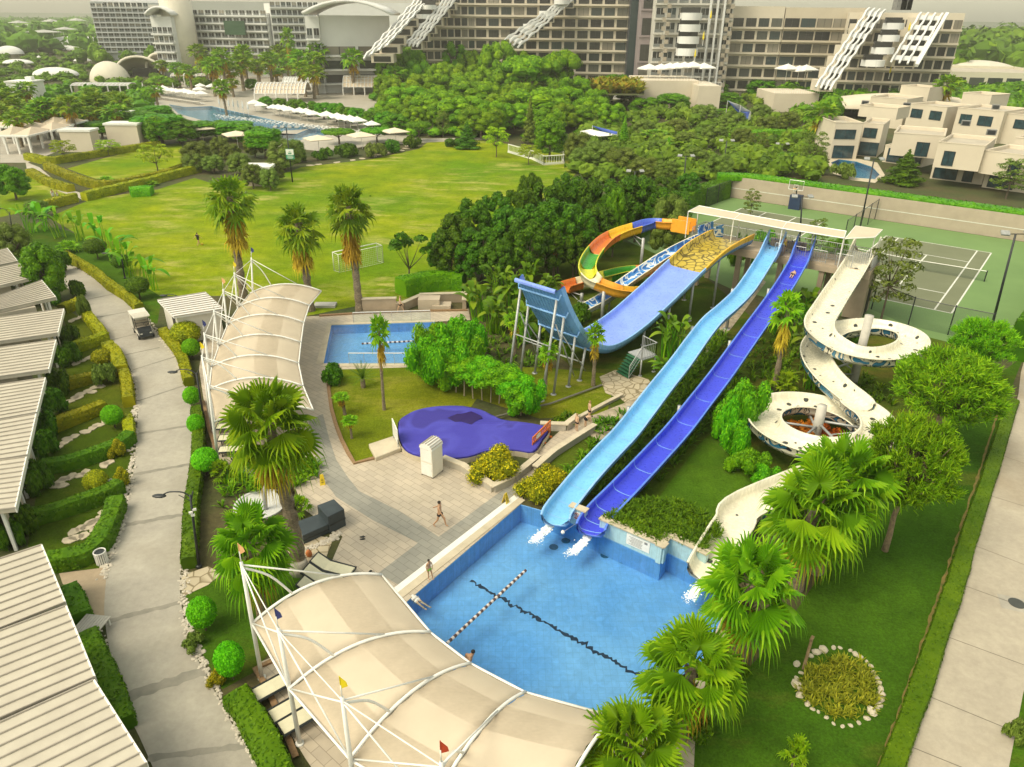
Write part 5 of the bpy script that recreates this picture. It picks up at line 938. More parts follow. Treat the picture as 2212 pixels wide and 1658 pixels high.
# rings waiting on the platform
def ring(label, u, v, mt, rot):
    p = fp(u, v, 4.42); t = T('swim_ring', label, 'swim ring', p); m = MB(p); n, k = 18, 8; rows = []
    for i in range(n):
        a = 2*pi*i/n; c = V((cos(a)*.52*cos(rot), cos(a)*.52*sin(rot), .72+sin(a)*.52)); e = V((cos(a)*cos(rot), cos(a)*sin(rot), sin(a))); ax = V((-sin(rot), cos(rot), 0)); rows.append([c+(e*cos(2*pi*j/k)+ax*sin(2*pi*j/k))*.2 for j in range(k)])
    rows.append(rows[0]); m.grid(rows, closed=True); m.build('tube', mt, t, True); m = MB(p)
    for i in range(8): a = 2*pi*i/8; m.box(p+V((cos(a)*.52*cos(rot), cos(a)*.52*sin(rot), .72+sin(a)*.52))+V((sin(rot), -cos(rot), 0))*.19, (.14, .06, .07), rot, ry=-a)
    m.build('handle', mat('handle_navy', (.02, .04, .10)), t); return t
ring('pale blue inflatable ring leaning on the tower railing', FLn*.485, .7, plastic('pale_blue_vinyl', (.30, .42, .70)), ang+.1); ring('yellow inflatable ring leaning on the tower railing', FLn*.575, .9, S_Y, ang-.1)
# ---------------------------------------------------------------- canopies, cabanas, deck furniture, courts
MEM = NT('canopy_membrane')
def _mem():
    t = MEM; n = t.noise(t.coord((1, 1, 1)), .6, 4, .7); n2 = t.noise(t.coord((1, 3, 1)), 5, 3)
    c = t.mix(t.ramp(n, [(.3, g(0)), (.7, g(1))]), (.52, .44, .33), (.62, .53, .41)); c = t.mix(.3, c, t.ramp(n2, [(.3, g(.85)), (.7, g(1.1))]), 'MULTIPLY'); t.col(c); t.rough(.95); t.b.inputs['Specular IOR Level'].default_value = .08
    tr = t.n('ShaderNodeBsdfTranslucent'); t.l(c, tr.inputs[0]); mx = t.n('ShaderNodeMixShader'); mx.inputs[0].default_value = .25; t.l(t.b.outputs[0], mx.inputs[1]); t.l(tr.outputs[0], mx.inputs[2]); t.l(mx.outputs[0], t.out.inputs['Surface'])
_mem(); MEM = MEM.m
MEM2 = mat('canopy_membrane_strip', (.54, .46, .35), (.49, .41, .31), .65, .7)
FLAGS = {'yellow': mat('yellow_pennant', (.75, .6, .02)), 'navy': mat('navy_pennant', (.03, .04, .16)), 'red': mat('red_pennant', (.40, .05, .02)), 'orange': mat('peach_pennant', (.75, .42, .2))}
def canopy(label, ribs, tops, bulge, hm, flags, rr=.055, scal=.05):
    o = G(*ribs[0][0]); t = T('shade_canopy', label, 'canopy', o); arcs = []; N = 16
    for (a, b, zo, zi) in ribs:
        A, B2 = G(*a, zo), G(*b, zi); arcs.append([lerp(A, B2, i/N)+V((0, 0, bulge*4*(i/N)*(1-i/N))) for i in range(N+1)])
    for k in range(len(arcs)-1):                                         # one laced membrane per bay
        m = MB(o); a, b = arcs[k], arcs[k+1]; rows = []; M = 6
        for i in range(N*2+1):
            q = i/2; j = min(int(q), N-1); f = q-j; pa, pb = lerp(a[j], a[j+1], f), lerp(b[j], b[j+1], f); L = (pb-pa).length; sc = .06+scal*abs(sin(i*pi/4))**1.0 if 1 < i < N*2-1 else .06
            row = [lerp(pa, pb, (sc/L)+(1-2*sc/L)*j2/M)-V((0, 0, .05*sin(pi*j2/M)+.02)) for j2 in range(M+1)]; rows.append(row)
        m.grid(rows)
        for i in range(len(rows)-1):
            if (i//8) % 2 == 1:
                for j2 in range(M): m.m[i*M+j2] = 1
        ob = m.build('membrane', [MEM, MEM2], t, True); md = ob.modifiers.new('thick', 'SOLIDIFY'); md.thickness = .02
    for a in arcs: m = MB(o); m.tube(a, rr, 7); m.build('rib', WHITE, t, True)
    for e, nm in ((0, 'outer_edge_beam'), (-1, 'inner_edge_beam')): m = MB(o); m.tube([a[e]-V((0, 0, .03)) for a in arcs], rr*.8, 6); m.build(nm, WHITE, t, True)
    tp = []
    for k, (tx, ty, foot) in enumerate(tops):
        A = arcs[k][0]; top = D(tx, ty, A.y-.12) if not foot else D(tx, ty, G(*foot).y); f = G(*foot) if foot else V((top.x*.35+A.x*.65-.25, A.y-.15, 0)); tp.append(top); d = (top-f).normalized()
        m = MB(o); m.tube([f, f+d*((top-f).length*.6), top], [.085, .08, .06], 8); m.lathe(f, [(.16, -.02), (.16, .06), (.1, .07)], 8); m.tube([top, top+d*.5], .02, 5); ms = m.build('mast', WHITE, t, True)
        if flags[k]:
            m = MB(o); q = top+d*.85; m.tube([top+d*.4, q], .018, 5); e = V((.2, -.08, -.12)); m.add([q, q+e*1., q+e*.9+V((.05, 0, -.2)), q-d*.5], [(0, 1, 2, 3)]); m.build('pennant', FLAGS[flags[k]], ms)
        m = MB(o); arc = arcs[k]; b1 = arc[int(N*.70)]; m.tube([top-d*.12, b1], rr*.55, 6); m.build('tie_rod', WHITE, t, True)
        m = MB(o); b2 = arc[int(N*.36)]; mid = lerp(top-d*.25, b2, .55)+V((0, 0, .32)); m.tube(cr([tuple(top-d*.25), tuple(mid), tuple(b2)], 4), rr*.75, 6); m.build('curved_arm', WHITE, t, True)
        m = MB(o); m.tube([A, f+d*((top-f).length*A.z/top.z)], rr*.8, 6); m.build('bracket', WHITE, t)
    for k in range(len(tp)):
        for j in (k-1, k+1):
            if 0 <= j < len(arcs): m = MB(o); m.tube([tp[k]-V((0, 0, .2)), arcs[j][0]], rr*.5, 6); m.build('stay_rod', WHITE, t, True)
        if k+1 < len(tp): m = MB(o); m.tube([tp[k]-V((0, 0, .15)), tp[k+1]-V((0, 0, .15))], rr*.35, 5); m.build('cable', WHITE, t)
    return t
canopy('long curved cream tensile canopy on white masts beside the driveway', [((540, 634), (694, 629), 2.8, 2.8), ((515, 663), (668, 660), 2.8, 2.8), ((492, 700), (656, 697), 2.8, 2.8), ((473, 746), (650, 740), 2.8, 2.8), ((457, 792), (645, 785), 2.8, 2.8), ((452, 842), (655, 834), 2.8, 2.8), ((464, 912), (677, 886), 2.8, 2.8)],
       [(543, 557, 0), (506, 589, 0), (482, 625, 0), (462, 669, 0), (441, 719, 0), (436, 768, 0), (449, 828, 0)], .7, 5, ['navy', 'yellow', 'orange', None, 'navy', 'yellow', None], .06)
canopy('nearest cream tensile canopy with pennants over the pool edge', [((545, 1347), (825, 1242), 2.9, 3.2), ((625, 1488), (930, 1366), 2.9, 3.2), ((756, 1640), (1017, 1433), 2.9, 3.2), ((930, 1745), (1135, 1495), 2.9, 3.2), ((1180, 1800), (1333, 1549), 2.9, 3.2)],
       [(521, 1215, (566, 1465)), (601, 1357, (648, 1607)), (739, 1507, (775, 1775)), (953, 1647, (965, 1905))], .8, 5, ['orange', 'navy', 'yellow', 'red'], .06)
# cabanas down the left side
RIBM = mat('ivory_metal_roof', (.50, .46, .38), (.43, .39, .32), .45, 1.); CURT = mat('cream_curtain', (.55, .48, .37), (.44, .38, .29), .8, 4)
CAB = [((16, 537), (38, 565), (0, 541), (0, 573), 'second shown at the top left corner'), ((42, 569), (75, 600), (0, 578), (0, 618), 'shaded by the leafy tree'), ((90, 606), (121, 643), (0, 639), (0, 670), 'with curtains under its front edge'), ((138, 668), (125, 720), (0, 687), (0, 738), 'widest reaching to the first garden hedge'), ((121, 735), (105, 799), (0, 752), (0, 814), 'beside the second garden'), ((98, 817), (79, 892), (0, 832), (0, 906), 'upper of the three joined roofs'), ((78, 895), (58, 984), (0, 909), (0, 993), 'middle of the three joined roofs'), ((57, 988), (33, 1098), (0, 996), (0, 1102), 'lower of the three joined roofs'), ((90, 1178), (141, 1302), (0, 1208), (0, 1358), 'upper of the big front roofs'), ((143, 1310), (205, 1463), (0, 1364), (0, 1552), 'middle of the big front roofs'), ((203, 1470), (317, 1650), (0, 1562), (-40, 1800), 'at the bottom left corner')]
for i, (a, b, la, lb, l) in enumerate(CAB):
    z = 2.85-.12*(i % 3); pa, pb, pl, pm = G(*a, z+.1), G(*b, z-.1), G(*la, z+.1), G(*lb, z-.1); r1 = (pl-pa).normalized(); r2 = (pm-pb).normalized() if i != 10 else r1; pl = pa+r1*6.5; pm = pb+r2*6.5
    t = T('cabana', 'cream cabana with a ribbed metal roof, '+l, 'cabana', (pa.x, pa.y, 0), 'cabanas along the driveway'); o = t.location; m = MB(o); dn = V((0, 0, -.22))
    m.hexa([pa+dn, pl+dn, pm+dn, pb+dn, pa, pl, pm, pb]); n = max(6, int((pb-pa).length/.44))
    for k in range(n+1):
        u = k/n; q0, q1 = lerp(pa, pb, u)+V((0, 0, .012)), lerp(pl, pm, u)+V((0, 0, .012)); w = (pb-pa).normalized()*.028; h = V((0, 0, .05)); m.hexa([q0-w, q1-w, q1+w, q0+w, q0-w*.6+h, q1-w*.6+h, q1+w*.6+h, q0+w*.6+h]); 
    m.m = [0]*6+[1]*(len(m.f)-6)
    rf_ = m.build('roof', [RIBM, mat('roof_seam', (.36, .32, .27), (.30, .27, .23), .5, 2)], t)
    m = MB(o); e = (pb-pa).normalized(); m.hexa([pa-r1*.03+dn*1.2, pa+r1*.03+dn*1.2, pb+r1*.03+dn*1.2, pb-r1*.03+dn*1.2, pa-r1*.03+V((0, 0, .04)), pa+r1*.03+V((0, 0, .04)), pb+r1*.03+V((0, 0, .04)), pb-r1*.03+V((0, 0, .04))]); m.build('fascia', WHITE, rf_)
    ins = .45; c0, c1, c2, c3 = lerp(pa, pb, .1)+r1*.7, lerp(pl, pm, .1), lerp(pl, pm, .9), lerp(pa, pb, .9)+r1*.7; m = MB(o); zz = z-.36
    m.hexa([V((q.x, q.y, 0)) for q in (c0+r1*1.2, c1, c2, c3+r1*1.2)]+[V((q.x, q.y, zz)) for q in (c0+r1*1.2, c1, c2, c3+r1*1.2)]); m.build('wall', mat('cabana_wall', (.46, .41, .33), (.38, .34, .28), .8, 1.5), t)
    for q in (c0, c3, lerp(c0, c3, .5)): m = MB(o); m.box((q.x, q.y, zz/2), (.14, .14, zz), math.atan2(r1.y, r1.x)); m.build('post', WHITE, t)
    for q, s_ in ((c0, 1), (c3, -1)):
        m = MB(o); rows = []
        for k in range(13):
            p = q+e*s_*(.12+k*.05); w = .04*(-1)**k; rows.append([V((p.x+r1.x*w, p.y+r1.y*w, .1)), V((p.x+r1.x*w*.4, p.y+r1.y*w*.4, 1.1)), V((p.x+r1.x*w, p.y+r1.y*w, zz))])
        m.grid(rows); m.build('curtain', CURT, t)
# white shed and its open door
q = [G(*p, 2.4) for p in ((340, 649), (445, 632), (484, 668), (375, 685))]; t = T('shed', 'white shed with a ribbed roof and an open door beside the golf cart', 'shed', (q[0].x, q[0].y, 0)); o = t.location; m = MB(o); m.hexa([x-V((0, 0, .15)) for x in q]+q); n = 9
for k in range(n+1):
    a, b = lerp(q[0], q[3], k/n), lerp(q[1], q[2], k/n); w = (q[3]-q[0]).normalized()*.04; h = V((0, 0, .06)); m.hexa([a-w, b-w, b+w, a+w, a-w+h, b-w+h, b+w+h, a+w+h])
m.m = [0]*6+[1]*(len(m.f)-6); m.build('roof', [mat('white_metal_roof', (.74, .72, .69), (.66, .64, .62), .4, 1.), mat('roof_seam', g(.3))], t); c = sum(q, V())/4; w = [c+(x-c)*.86 for x in q]; m = MB(o); m.hexa([V((x.x, x.y, 0)) for x in w]+[V((x.x, x.y, 2.24)) for x in w]); m.build('wall', mat('shed_wall', (.66, .62, .55), (.56, .53, .47), .7, 2), t)
m = MB(o); d0 = w[3]+(w[0]-w[3])*.15; dd = (w[0]-w[3]).normalized(); sd = V((dd.y, -dd.x, 0)); m.box((d0.x+dd.x*.45, d0.y+dd.y*.45, 1.), (.03, .95, 2.), math.atan2(dd.y, dd.x)+pi/2); dr = m.build('doorway', mat('painted_dark_inside', g(.03)), t); m = MB(o); hh = d0+dd*.95; m.box((hh.x-sd.x*-.0+(-sd.x)*-.5, hh.y+sd.y*.5, 1.), (1.0, .05, 2.), math.atan2(sd.y, sd.x)); m.build('door', WHITE, t)  # dark sheet on the solid wall stands for the shade behind the door
# golf cart
a, b = G(300, 706), G(324, 742); hd = (b-a).normalized(); t = T('golf_cart', 'white utility golf cart with a cargo box driving down the driveway', 'golf cart', lerp(a, b, .5), rz=math.atan2(hd.y, hd.x))
def lp(nm, f, mt, par=t, sm=False): m = MB(); f(m); return m.build(nm, mt, par, sm)
CRT = mat('cart_white', (.62, .58, .50), (.54, .51, .44), .35, 2); bd = lp('body', lambda m: (m.box((-.1, 0, .42), (2.3, 1.1, .16)), m.hexa([(.75, -.5, .3), (1.3, -.48, .3), (1.3, .48, .3), (.75, .5, .3), (.72, -.5, .95), (1.15, -.44, .72), (1.15, .44, .72), (.72, .5, .95)], 1)), [CRT, BLACK]); lp('cargo_box', lambda m: (m.box((-.85, 0, 1.08), (1.15, 1.2, 1.15)), m.box((-.85, 0, 1.70), (1.2, 1.24, .1))), CRT); lp('roof', lambda m: (m.box((.33, 0, 1.80), (1.15, 1.2, .08)),) and [m.box((.33+k*.22, 0, 1.85), (.05, 1.1, .03)) for k in (-2, -1, 0, 1, 2)], CRT)
lp('windscreen', lambda m: m.quad((.80, -.5, .95), (.80, .5, .95), (.72, .5, 1.75), (.72, -.5, 1.75)), GLASS) if 0 else None
lp('frame', lambda m: [m.tube([(.85, s*.52, .9), (.78, s*.54, 1.8)], .025, 5) for s in (-1, 1)]+[m.tube([(.83, -.52, 1.35), (.83, .52, 1.35)], .02, 5)]+[m.tube([(-.2, s*.54, .5), (-.2, s*.54, 1.8)], .025, 5) for s in (-1, 1)], BLACK); lp('seat', lambda m: (m.box((.1, 0, .66), (.5, 1., .14)), m.box((-.16, 0, .95), (.12, 1., .5))), mat('cart_seat', (.34, .30, .24))); lp('steering_wheel', lambda m: (m.tube([(.72, .22, .75), (.5, .22, 1.05)], .02, 5), m.tube([(.5+.03*cos(a)*.6, .22+.15*cos(a), 1.05+.14*sin(a)) for a in [k*pi/5 for k in range(11)]], .015, 5)), BLACK)
for x in (.85, -.85):
    for y in (-.52, .52): wh = lp('wheel', lambda m: m.lathe((0, 0, 0), [(.2, -.08), (.24, -.06), (.24, .06), (.2, .08)], 14), BLACK); wh.location = (x, y, .24); wh.rotation_euler = (pi/2, 0, 0); r_ = lp('rim', lambda m: m.lathe((0, 0, 0), [(.12, -.09), (.12, .09)], 10), CRT, wh)
for y in (-.34, .34): lp('headlight', lambda m: m.box((1.24, y, .55), (.06, .16, .08)), mat('lamp_glass', (.6, .6, .55), rough=.15))
# curved-arm street lamps
def lamp(base, top, head, label):
    b = G(*base); tp = D(*top, b.y); h = D(*head, b.y); t = T('street_lamp', label, 'street lamp', b, 'street lamps along the driveway'); m = MB(b); m.tube([b-V((0, 0, .1)), lerp(b, tp, .5), tp], [.075, .06, .05], 8); m.lathe(b, [(.14, 0), (.14, .12), (.08, .16)], 8); m.build('pole', BLACK, t, True)
    d = h-tp; m = MB(b); m.tube(cr([tuple(tp-V((0, 0, .1))), tuple(tp+d*.2+V((0, 0, .16))), tuple(tp+d*.55+V((0, 0, .2))), tuple(tp+d*.74+V((0, 0, .09)))], 4), .032, 6); m.tube([tp-V((0, 0, .3)), tp-d*.1+V((0, 0, .2))], .03, 5); m.tube([tp-V((0, 0, .35)), tp+d*.33+V((0, 0, .02))], .018, 4); m.build('arm', BLACK, t, True)
    m = MB(b); c = tp+d*.88; m.ball(c, (abs(d.x)*.17+.06, .14, .075), 10, 6); m.box(c+V((0, 0, -.05)), (.3, .16, .03)); m.build('lamp_head', BLACK, t, True)
lamp((430, 1226), (411, 1070), (335, 1072), 'black curved arm street lamp nearest the front canopy, with small white cameras'); lamp((441, 909), (424, 806), (366, 804), 'black curved arm street lamp below the golf cart'); lamp((401, 695), (392, 645), (348, 638), 'black curved arm street lamp in front of the white shed'); lamp((270, 602), (262, 553), (222, 547), 'black curved arm street lamp among the banana plants'); lamp((28, 505), (20, 460), (-4, 450), 'black curved arm street lamp cut by the left edge')
bpy.data.objects['street_lamp']; m = MB(G(430, 1226)); tp = D(415, 1105, G(430, 1226).y)
for d_ in ((.12, 0, .1), (-.02, -.1, .0), (.04, -.08, -.15)): m.box(tp+V(d_), (.16, .09, .09), .4)
m.build('camera_box', WHITE, bpy.data.objects['street_lamp'])
# floodlight masts
def flood(base, top, label, n=2, w=.9, cat='floodlight'):
    b = G(*base); tp = D(*top, b.y); t = T('floodlight_mast', label, cat, b, 'floodlight masts'); m = MB(b); m.tube([b, tp], [.11, .08], 8); m.tube([tp-V((w, 0, 0)), tp+V((w, 0, 0))], .04, 5); m.build('pole', BLACK, t, True)
    for k in range(n): x = (k/(n-1)-.5)*2*w if n > 1 else 0; m = MB(b); m.box(tp+V((x, -.1, .1)), (.62, .5, .12), .3 if x > 0 else -.3, rx=.5); m.build('floodlight', mat('floodlight_grey', (.33, .34, .33), (.22, .23, .23), .4, 4), t)
    return t
fm = flood((632, 394), (618, 276), 'tall black floodlight mast with four lamps and a green sign at the lawn edge', 4, 1.6)
b = G(632, 394); c = D(627, 333, b.y)+V((0, -.15, 0)); m = MB(b); m.box(c, (1.25, .06, 1.5)); sg = m.build('sign_board', mat('sign_green', (.05, .30, .16)), fm); m = MB(b); m.box(c+V((0, -.04, .3)), (1.15, .02, .8)); m.build('white_panel', WHITE, sg)
m = MB(b); y = c.y-.06
for z, w in ((-.28, .8), (-.45, .95), (-.6, .7)): m.box((c.x, y+.02, c.z+z), (w, .012, .06))
m.build('white_lettering', WHITE, sg); m = MB(b); m.lathe((c.x, c.y-.055, c.z+.38), [(.16, 0), (.16, .02)], 10); m.box((c.x, c.y-.06, c.z+.12), (.5, .02, .16)); m.build('green_emblem', mat('sign_green', (.05, .3, .16)), sg)
for bs, tp, l in (((1362, 440), (1372, 371), 'floodlight mast poking out of the dark trees'), ((1560, 388), (1570, 305), 'floodlight mast among the olives'), ((1474, 425), (1482, 338), 'floodlight mast at the back of the dark trees'), ((1727, 525), (1733, 426), 'twin floodlight mast beside the basketball hoop'), ((1858, 492), (1888, 345), 'tall twin floodlight mast between the two courts'), ((2140, 715), (2194, 506), 'floodlight mast at the right end of the tennis court'), ((1682, 350), (1690, 312), 'short floodlight mast near the villa hedge')): flood(bs, tp, l)
# courts
t = T('court_wall', 'long beige rebound wall with a white line behind the courts', 'wall', ct(0, 32)); o = t.location; WALLM = mat('beige_render', (.43, .36, .28), (.37, .31, .24), .85, .7); m = MB(o)
def wallseg(m, a, b, h, th=.22): d = (b-a); m.box(lerp(a, b, .5)+V((0, 0, h/2-.02)), (d.length, th, h+.04), math.atan2(d.y, d.x))
wallseg(m, ct(-23.6, 31.8), ct(17.8, 31.8), 2.9); m.build('wall', WALLM, t); m = MB(o); wallseg(m, ct(17.8, 31.68), ct(17.6, 26), 2.2); m.build('end_wall', WALLM, t); m = MB(o); m.box(ct(-2.9, 31.68, 1.35), (41.2, .02, .09), CA); m.build('white_line', WLINE, t)
def chain(label, pts, h, post_mt=BLACK):
    t = T('chainlink_fence', label, 'fence', pts[0]); o = t.location; mm = NT('chainlink_mesh') if 'chainlink_mesh' not in MATS else None
    if mm:
        tr = mm.n('ShaderNodeBsdfTransparent'); mx = mm.n('ShaderNodeMixShader'); mx.inputs[0].default_value = .28; mm.col((.05, .08, .06)); mm.l(tr.outputs[0], mx.inputs[1]); mm.l(mm.b.outputs[0], mx.inputs[2]); mm.l(mx.outputs[0], mm.out.inputs['Surface']); MATS['chainlink_mesh'] = mm.m
    for a, b in zip(pts, pts[1:]):
        m = MB(o); m.quad(a, b, b+V((0, 0, h)), a+V((0, 0, h))); m.build('mesh_panel', MATS['chainlink_mesh'], t); m = MB(o); m.tube([a+V((0, 0, h)), b+V((0, 0, h))], .035, 5); m.build('top_rail', BLACK, t)
    for p in pts: m = MB(o); m.tube([p, p+V((0, 0, h+.1))], .05, 6); m.build('post', BLACK, t)
chain('dark chain link fence along the near side of the tennis court', px((1836, 648), (1882, 669), (1961, 704), (2047, 724), (2130, 742)), 2.5); chain('chain link fence dividing the two courts', [ct(-3.2, 31.4), ct(-3.2, 28), ct(-3.2, 24.5), ct(-3.2, 21), ct(-3.2, 17.5)], 2.6); chain('chain link fence at the left end of the basketball court', [ct(-22.9, 31.4), ct(-22.9, 27), ct(-22.9, 23)], 2.6)
t = T('tennis_net', 'tennis net with a white tape across the grey green court', 'net', ct(5.485, 11.885)); m = MB(t.location); a, b = ct(-.91, 11.885), ct(11.88, 11.885); m.quad(a, b, b+V((0, 0, 1.05)), a+V((0, 0, 1.05))); m.build('mesh', MATS['chainlink_mesh'], t); m = MB(t.location); m.tube([a+V((0, 0, 1.07)), ct(5.485, 11.885, .96), b+V((0, 0, 1.07))], .04, 5); m.tube([ct(5.485, 11.885, 0), ct(5.485, 11.885, .96)], .03, 4); m.build('tape', WHITE, t)
for q in (a, b): m = MB(t.location); m.tube([q, q+V((0, 0, 1.15))], .06, 6); m.build('post', BLACK, t)
hb = G(1716, 452); t = T('basketball_hoop', 'portable basketball hoop on a navy padded stand before the wall', 'basketball hoop', hb); f = V((sin(CA)*-1, -cos(CA), 0)); f = ct(0, -1)-ct(0, 0); m = MB(hb); m.box(hb+V((0, 0, .95)), (1.5, 1.0, 1.9), CA); m.build('padded_stand', mat('navy_padding', (.02, .04, .10), (.015, .03, .08), .6, 2), t)
m = MB(hb); m.tube([hb+V((0, 0, 1.6)), hb+f*.9+V((0, 0, 3.1))], .08, 6); m.build('arm', BLACK, t); bb = hb+f*1.+V((0, 0, 3.35)); m = MB(hb); u = (ct(1, 0)-ct(0, 0))
for a, b in ((-1, -.55), (1, -.55), (1, .55), (-1, .55)): pass
fr_ = [bb+u*.95*a+V((0, 0, .6*b)) for a, b in ((-1, -1), (1, -1), (1, 1), (-1, 1), (-1, -1))]; m.tube(fr_, .05, 4); m.tube([bb+u*.3*a+V((0, 0, .22*b-.2)) for a, b in ((-1, -1), (1, -1), (1, 1), (-1, 1), (-1, -1))], .03, 4); bo = m.build('backboard_frame', WHITE, t); m = MB(hb); m.quad(*[x-f*.02 for x in fr_[:4]]); m.build('backboard_glass', MATS['chainlink_mesh'], bo); m = MB(hb); rc = bb+f*.4-V((0, 0, .4)); m.tube([rc+V((cos(k*pi/6)*.24, sin(k*pi/6)*.24, 0)) for k in range(13)], .02, 4); m.build('rim', S_O, t); m = MB(hb); [m.tube([rc+V((cos(k*pi/6)*.24, sin(k*pi/6)*.24, 0)), rc+V((cos((k+1)*pi/6)*.14, sin((k+1)*pi/6)*.14, -.4))], .008, 3) for k in range(12)]; m.build('net', WHITE, t)
# football goal
t = T('football_goal', 'white football goal with a net behind the right lawn palm', 'goal', G(734, 589)); o = t.location; nl, fl, nr, fr2 = (G(*p) for p in ((734, 589), (722, 585), (828, 568), (816, 564))); H_ = 1.9; up = V((0, 0, H_)); m = MB(o); m.tube([fl, fl+up, fr2+up, fr2], .06, 6); m.tube([nl, nl+up*.97, nr+up*.97, nr], .045, 6) ; m.build('frame', WHITE, t, True); m = MB(o)
m.tube([fl, nl], .03, 4); m.tube([fr2, nr], .03, 4); m.tube([nl, nr], .03, 4); m.tube([fl+up, nl+up*.97], .03, 4); m.tube([fr2+up, nr+up*.97], .03, 4); m.build('brace', WHITE, t); m = MB(o)
for k in range(1, 24): a, b = lerp(nl, nr, k/24), lerp(nl, nr, k/24)+up*.97; m.tube([a, b], .008, 3, cap=False)
for k in range(1, 9): m.tube([nl+up*.97*k/9, nr+up*.97*k/9], .008, 3, cap=False)
for k in range(1, 9):
    for a, b in ((fl, nl), (fr2, nr)): m.tube([a+up*k/9, b+up*.97*k/9], .008, 3, cap=False)
m.build('net', mat('net_white', (.6, .6, .55)), t)
# glass screens of the second pool
GLS = NT('clear_glass_panel'); tr = GLS.n('ShaderNodeBsdfTransparent'); tr.inputs[0].default_value = (.9, .96, .95, 1); mx = GLS.n('ShaderNodeMixShader'); mx.inputs[0].default_value = .12; GLS.rough(.05); GLS.col((.6, .7, .7)); GLS.l(tr.outputs[0], mx.inputs[1]); GLS.l(GLS.b.outputs[0], mx.inputs[2]); GLS.l(mx.outputs[0], GLS.out.inputs['Surface']); GLS = GLS.m
for a, b, l in (((764, 699), (930, 694), 'glass screen with a white rail behind the second pool'), ((755, 789), (885, 789), 'glass screen with a white rail in front of the second pool')):
    a, b = G(*a), G(*b); t = T('glass_screen', l, 'glass screen', a); n = 4
    for k in range(n): p, q_ = lerp(a, b, k/n+.005), lerp(a, b, (k+1)/n-.005); m = MB(a); m.quad(p+V((0, 0, .1)), q_+V((0, 0, .1)), q_+V((0, 0, .95)), p+V((0, 0, .95))); m.build('glass_panel', GLS, t)
    m = MB(a); m.tube([a+V((0, 0, .97)), b+V((0, 0, .97))], .035, 5); m.build('rail', WHITE, t)
    for k in range(n+1): p = lerp(a, b, k/n); m = MB(a); m.tube([p, p+V((0, 0, .97))], .02, 4); m.build('post', STEEL, t)
# low walls at the back of the second pool
t = T('shower_wall', 'low tan wall with pale coping behind the second pool', 'wall', G(784, 674)); o = t.location
for i_, (a, b, h) in enumerate((((784, 674), (857, 672), 1.15), ((857, 672), (872, 671), .7), ((872, 671), (908, 655), .7), ((908, 655), (1006, 652), .8), ((1006, 652), (1003, 668), .8))):
    h -= .005*i_; m = MB(o); wallseg(m, G(*a), G(*b), h, .35-.004*i_); m.build('wall', TAN, t); m = MB(o); a, b = G(*a), G(*b); d = b-a; m.box(lerp(a, b, .5)+V((0, 0, h+.06)), (d.length+.1, .45, .08), math.atan2(d.y, d.x)); m.build('coping', STONE, t)
for a, w, h in (((928, 664), 1.9, .9), ((955, 666), 1.6, .4)): p = G(*a); m = MB(o); m.box(p+V((0, 0, h/2)), (w, 1.2, h), .02); m.build('ledge', mat('pale_tan_block', (.50, .42, .32), (.44, .37, .28), .8, 1), t)
t = T('access_cover', 'pale metal access cover raised on the lawn beside the palm', 'cover', G(703, 665)); m = MB(t.location); m.box(G(703, 662)+V((0, 0, .12)), (1.9, 1.0, .2), .03); m.build('lid', mat('cover_grey', (.42, .41, .38)), t)
# deck furniture
DKX = mat('dark_slate', (.045, .06, .068), (.03, .04, .048), .35, 1.5)
t = T('slate_bench', 'black slate double block seat on the deck', 'bench', G(690, 1160)); o = t.location
for pts_, h, nm in ((((638, 1148), (691, 1129), (716, 1150), (657, 1177)), .55, 'low_block'), (((690, 1128), (726, 1114), (748, 1136), (713, 1154)), 1.05, 'tall_block')):
    q = [G(*p) for p in pts_]; m = MB(o); m.hexa([x for x in q]+[x+V((0, 0, h)) for x in q]); ob = m.build(nm, DKX, t); bv = ob.modifiers.new('b', 'BEVEL'); bv.width = .02
    c = sum(q, V())/4; m = MB(o); m.hexa([c+(x-c)*1.02+V((0, 0, h*.42)) for x in q]+[c+(x-c)*1.02+V((0, 0, h*.5)) for x in q]); m.build('groove_band', BLACK, t)
def stones(name, label, pts, n, r0, r1, mt, cat, seed=1, z=.02):
    rnd = random.Random(seed); pts = [V(p) for p in pts]; m = MB(pts[0])
    for _ in range(n): f = rnd.random()*(len(pts)-1.001); j = int(f); p = lerp(pts[j], pts[j+1], f-j)+V((rnd.gauss(0, .1), rnd.gauss(0, .1), z)); r = rnd.uniform(r0, r1); m.ball(p, (r*rnd.uniform(.8, 1.4), r, r*.6), 5, 4, 0, .25, rnd)
    return tag(m.build(name, mt), label, cat, None, 'stuff')
PEB = mat('white_pebble', (.55, .50, .42), (.40, .36, .30), .7, 3)
stones('pebbles', 'white pebbles heaped in front of the slate bench', px((655, 1188), (690, 1178), (725, 1160), (735, 1150), (700, 1172)), 130, .05, .11, PEB, 'pebbles'); stones('pebbles', 'pebble border along the left edge of the driveway', [q+V((-.15, 0, 0)) for q in map(V, RLw[21:41])], 520, .05, .13, PEB, 'pebbles', 2); stones('pebbles', 'pebble border along the right edge of the driveway', [q+V((.12, 0, 0)) for q in map(V, RRw[3:17])], 330, .05, .11, PEB, 'pebbles', 3); stones('pebbles', 'pebble border from the stone path down to the bottom edge', [q+V((.14, 0, 0)) for q in map(V, RRw[37:61])], 560, .04, .10, PEB, 'pebbles', 4); stones('pebbles', 'pebbles along the low hedge by the slatted bench', px((180, 1340), (200, 1355), (218, 1380), (232, 1420), (248, 1478)), 150, .04, .09, PEB, 'pebbles', 5); stones('pebbles', 'pebble edge by the golf cart', px((345, 728), (385, 777), (402, 828)), 130, .05, .1, PEB, 'pebbles', 6)
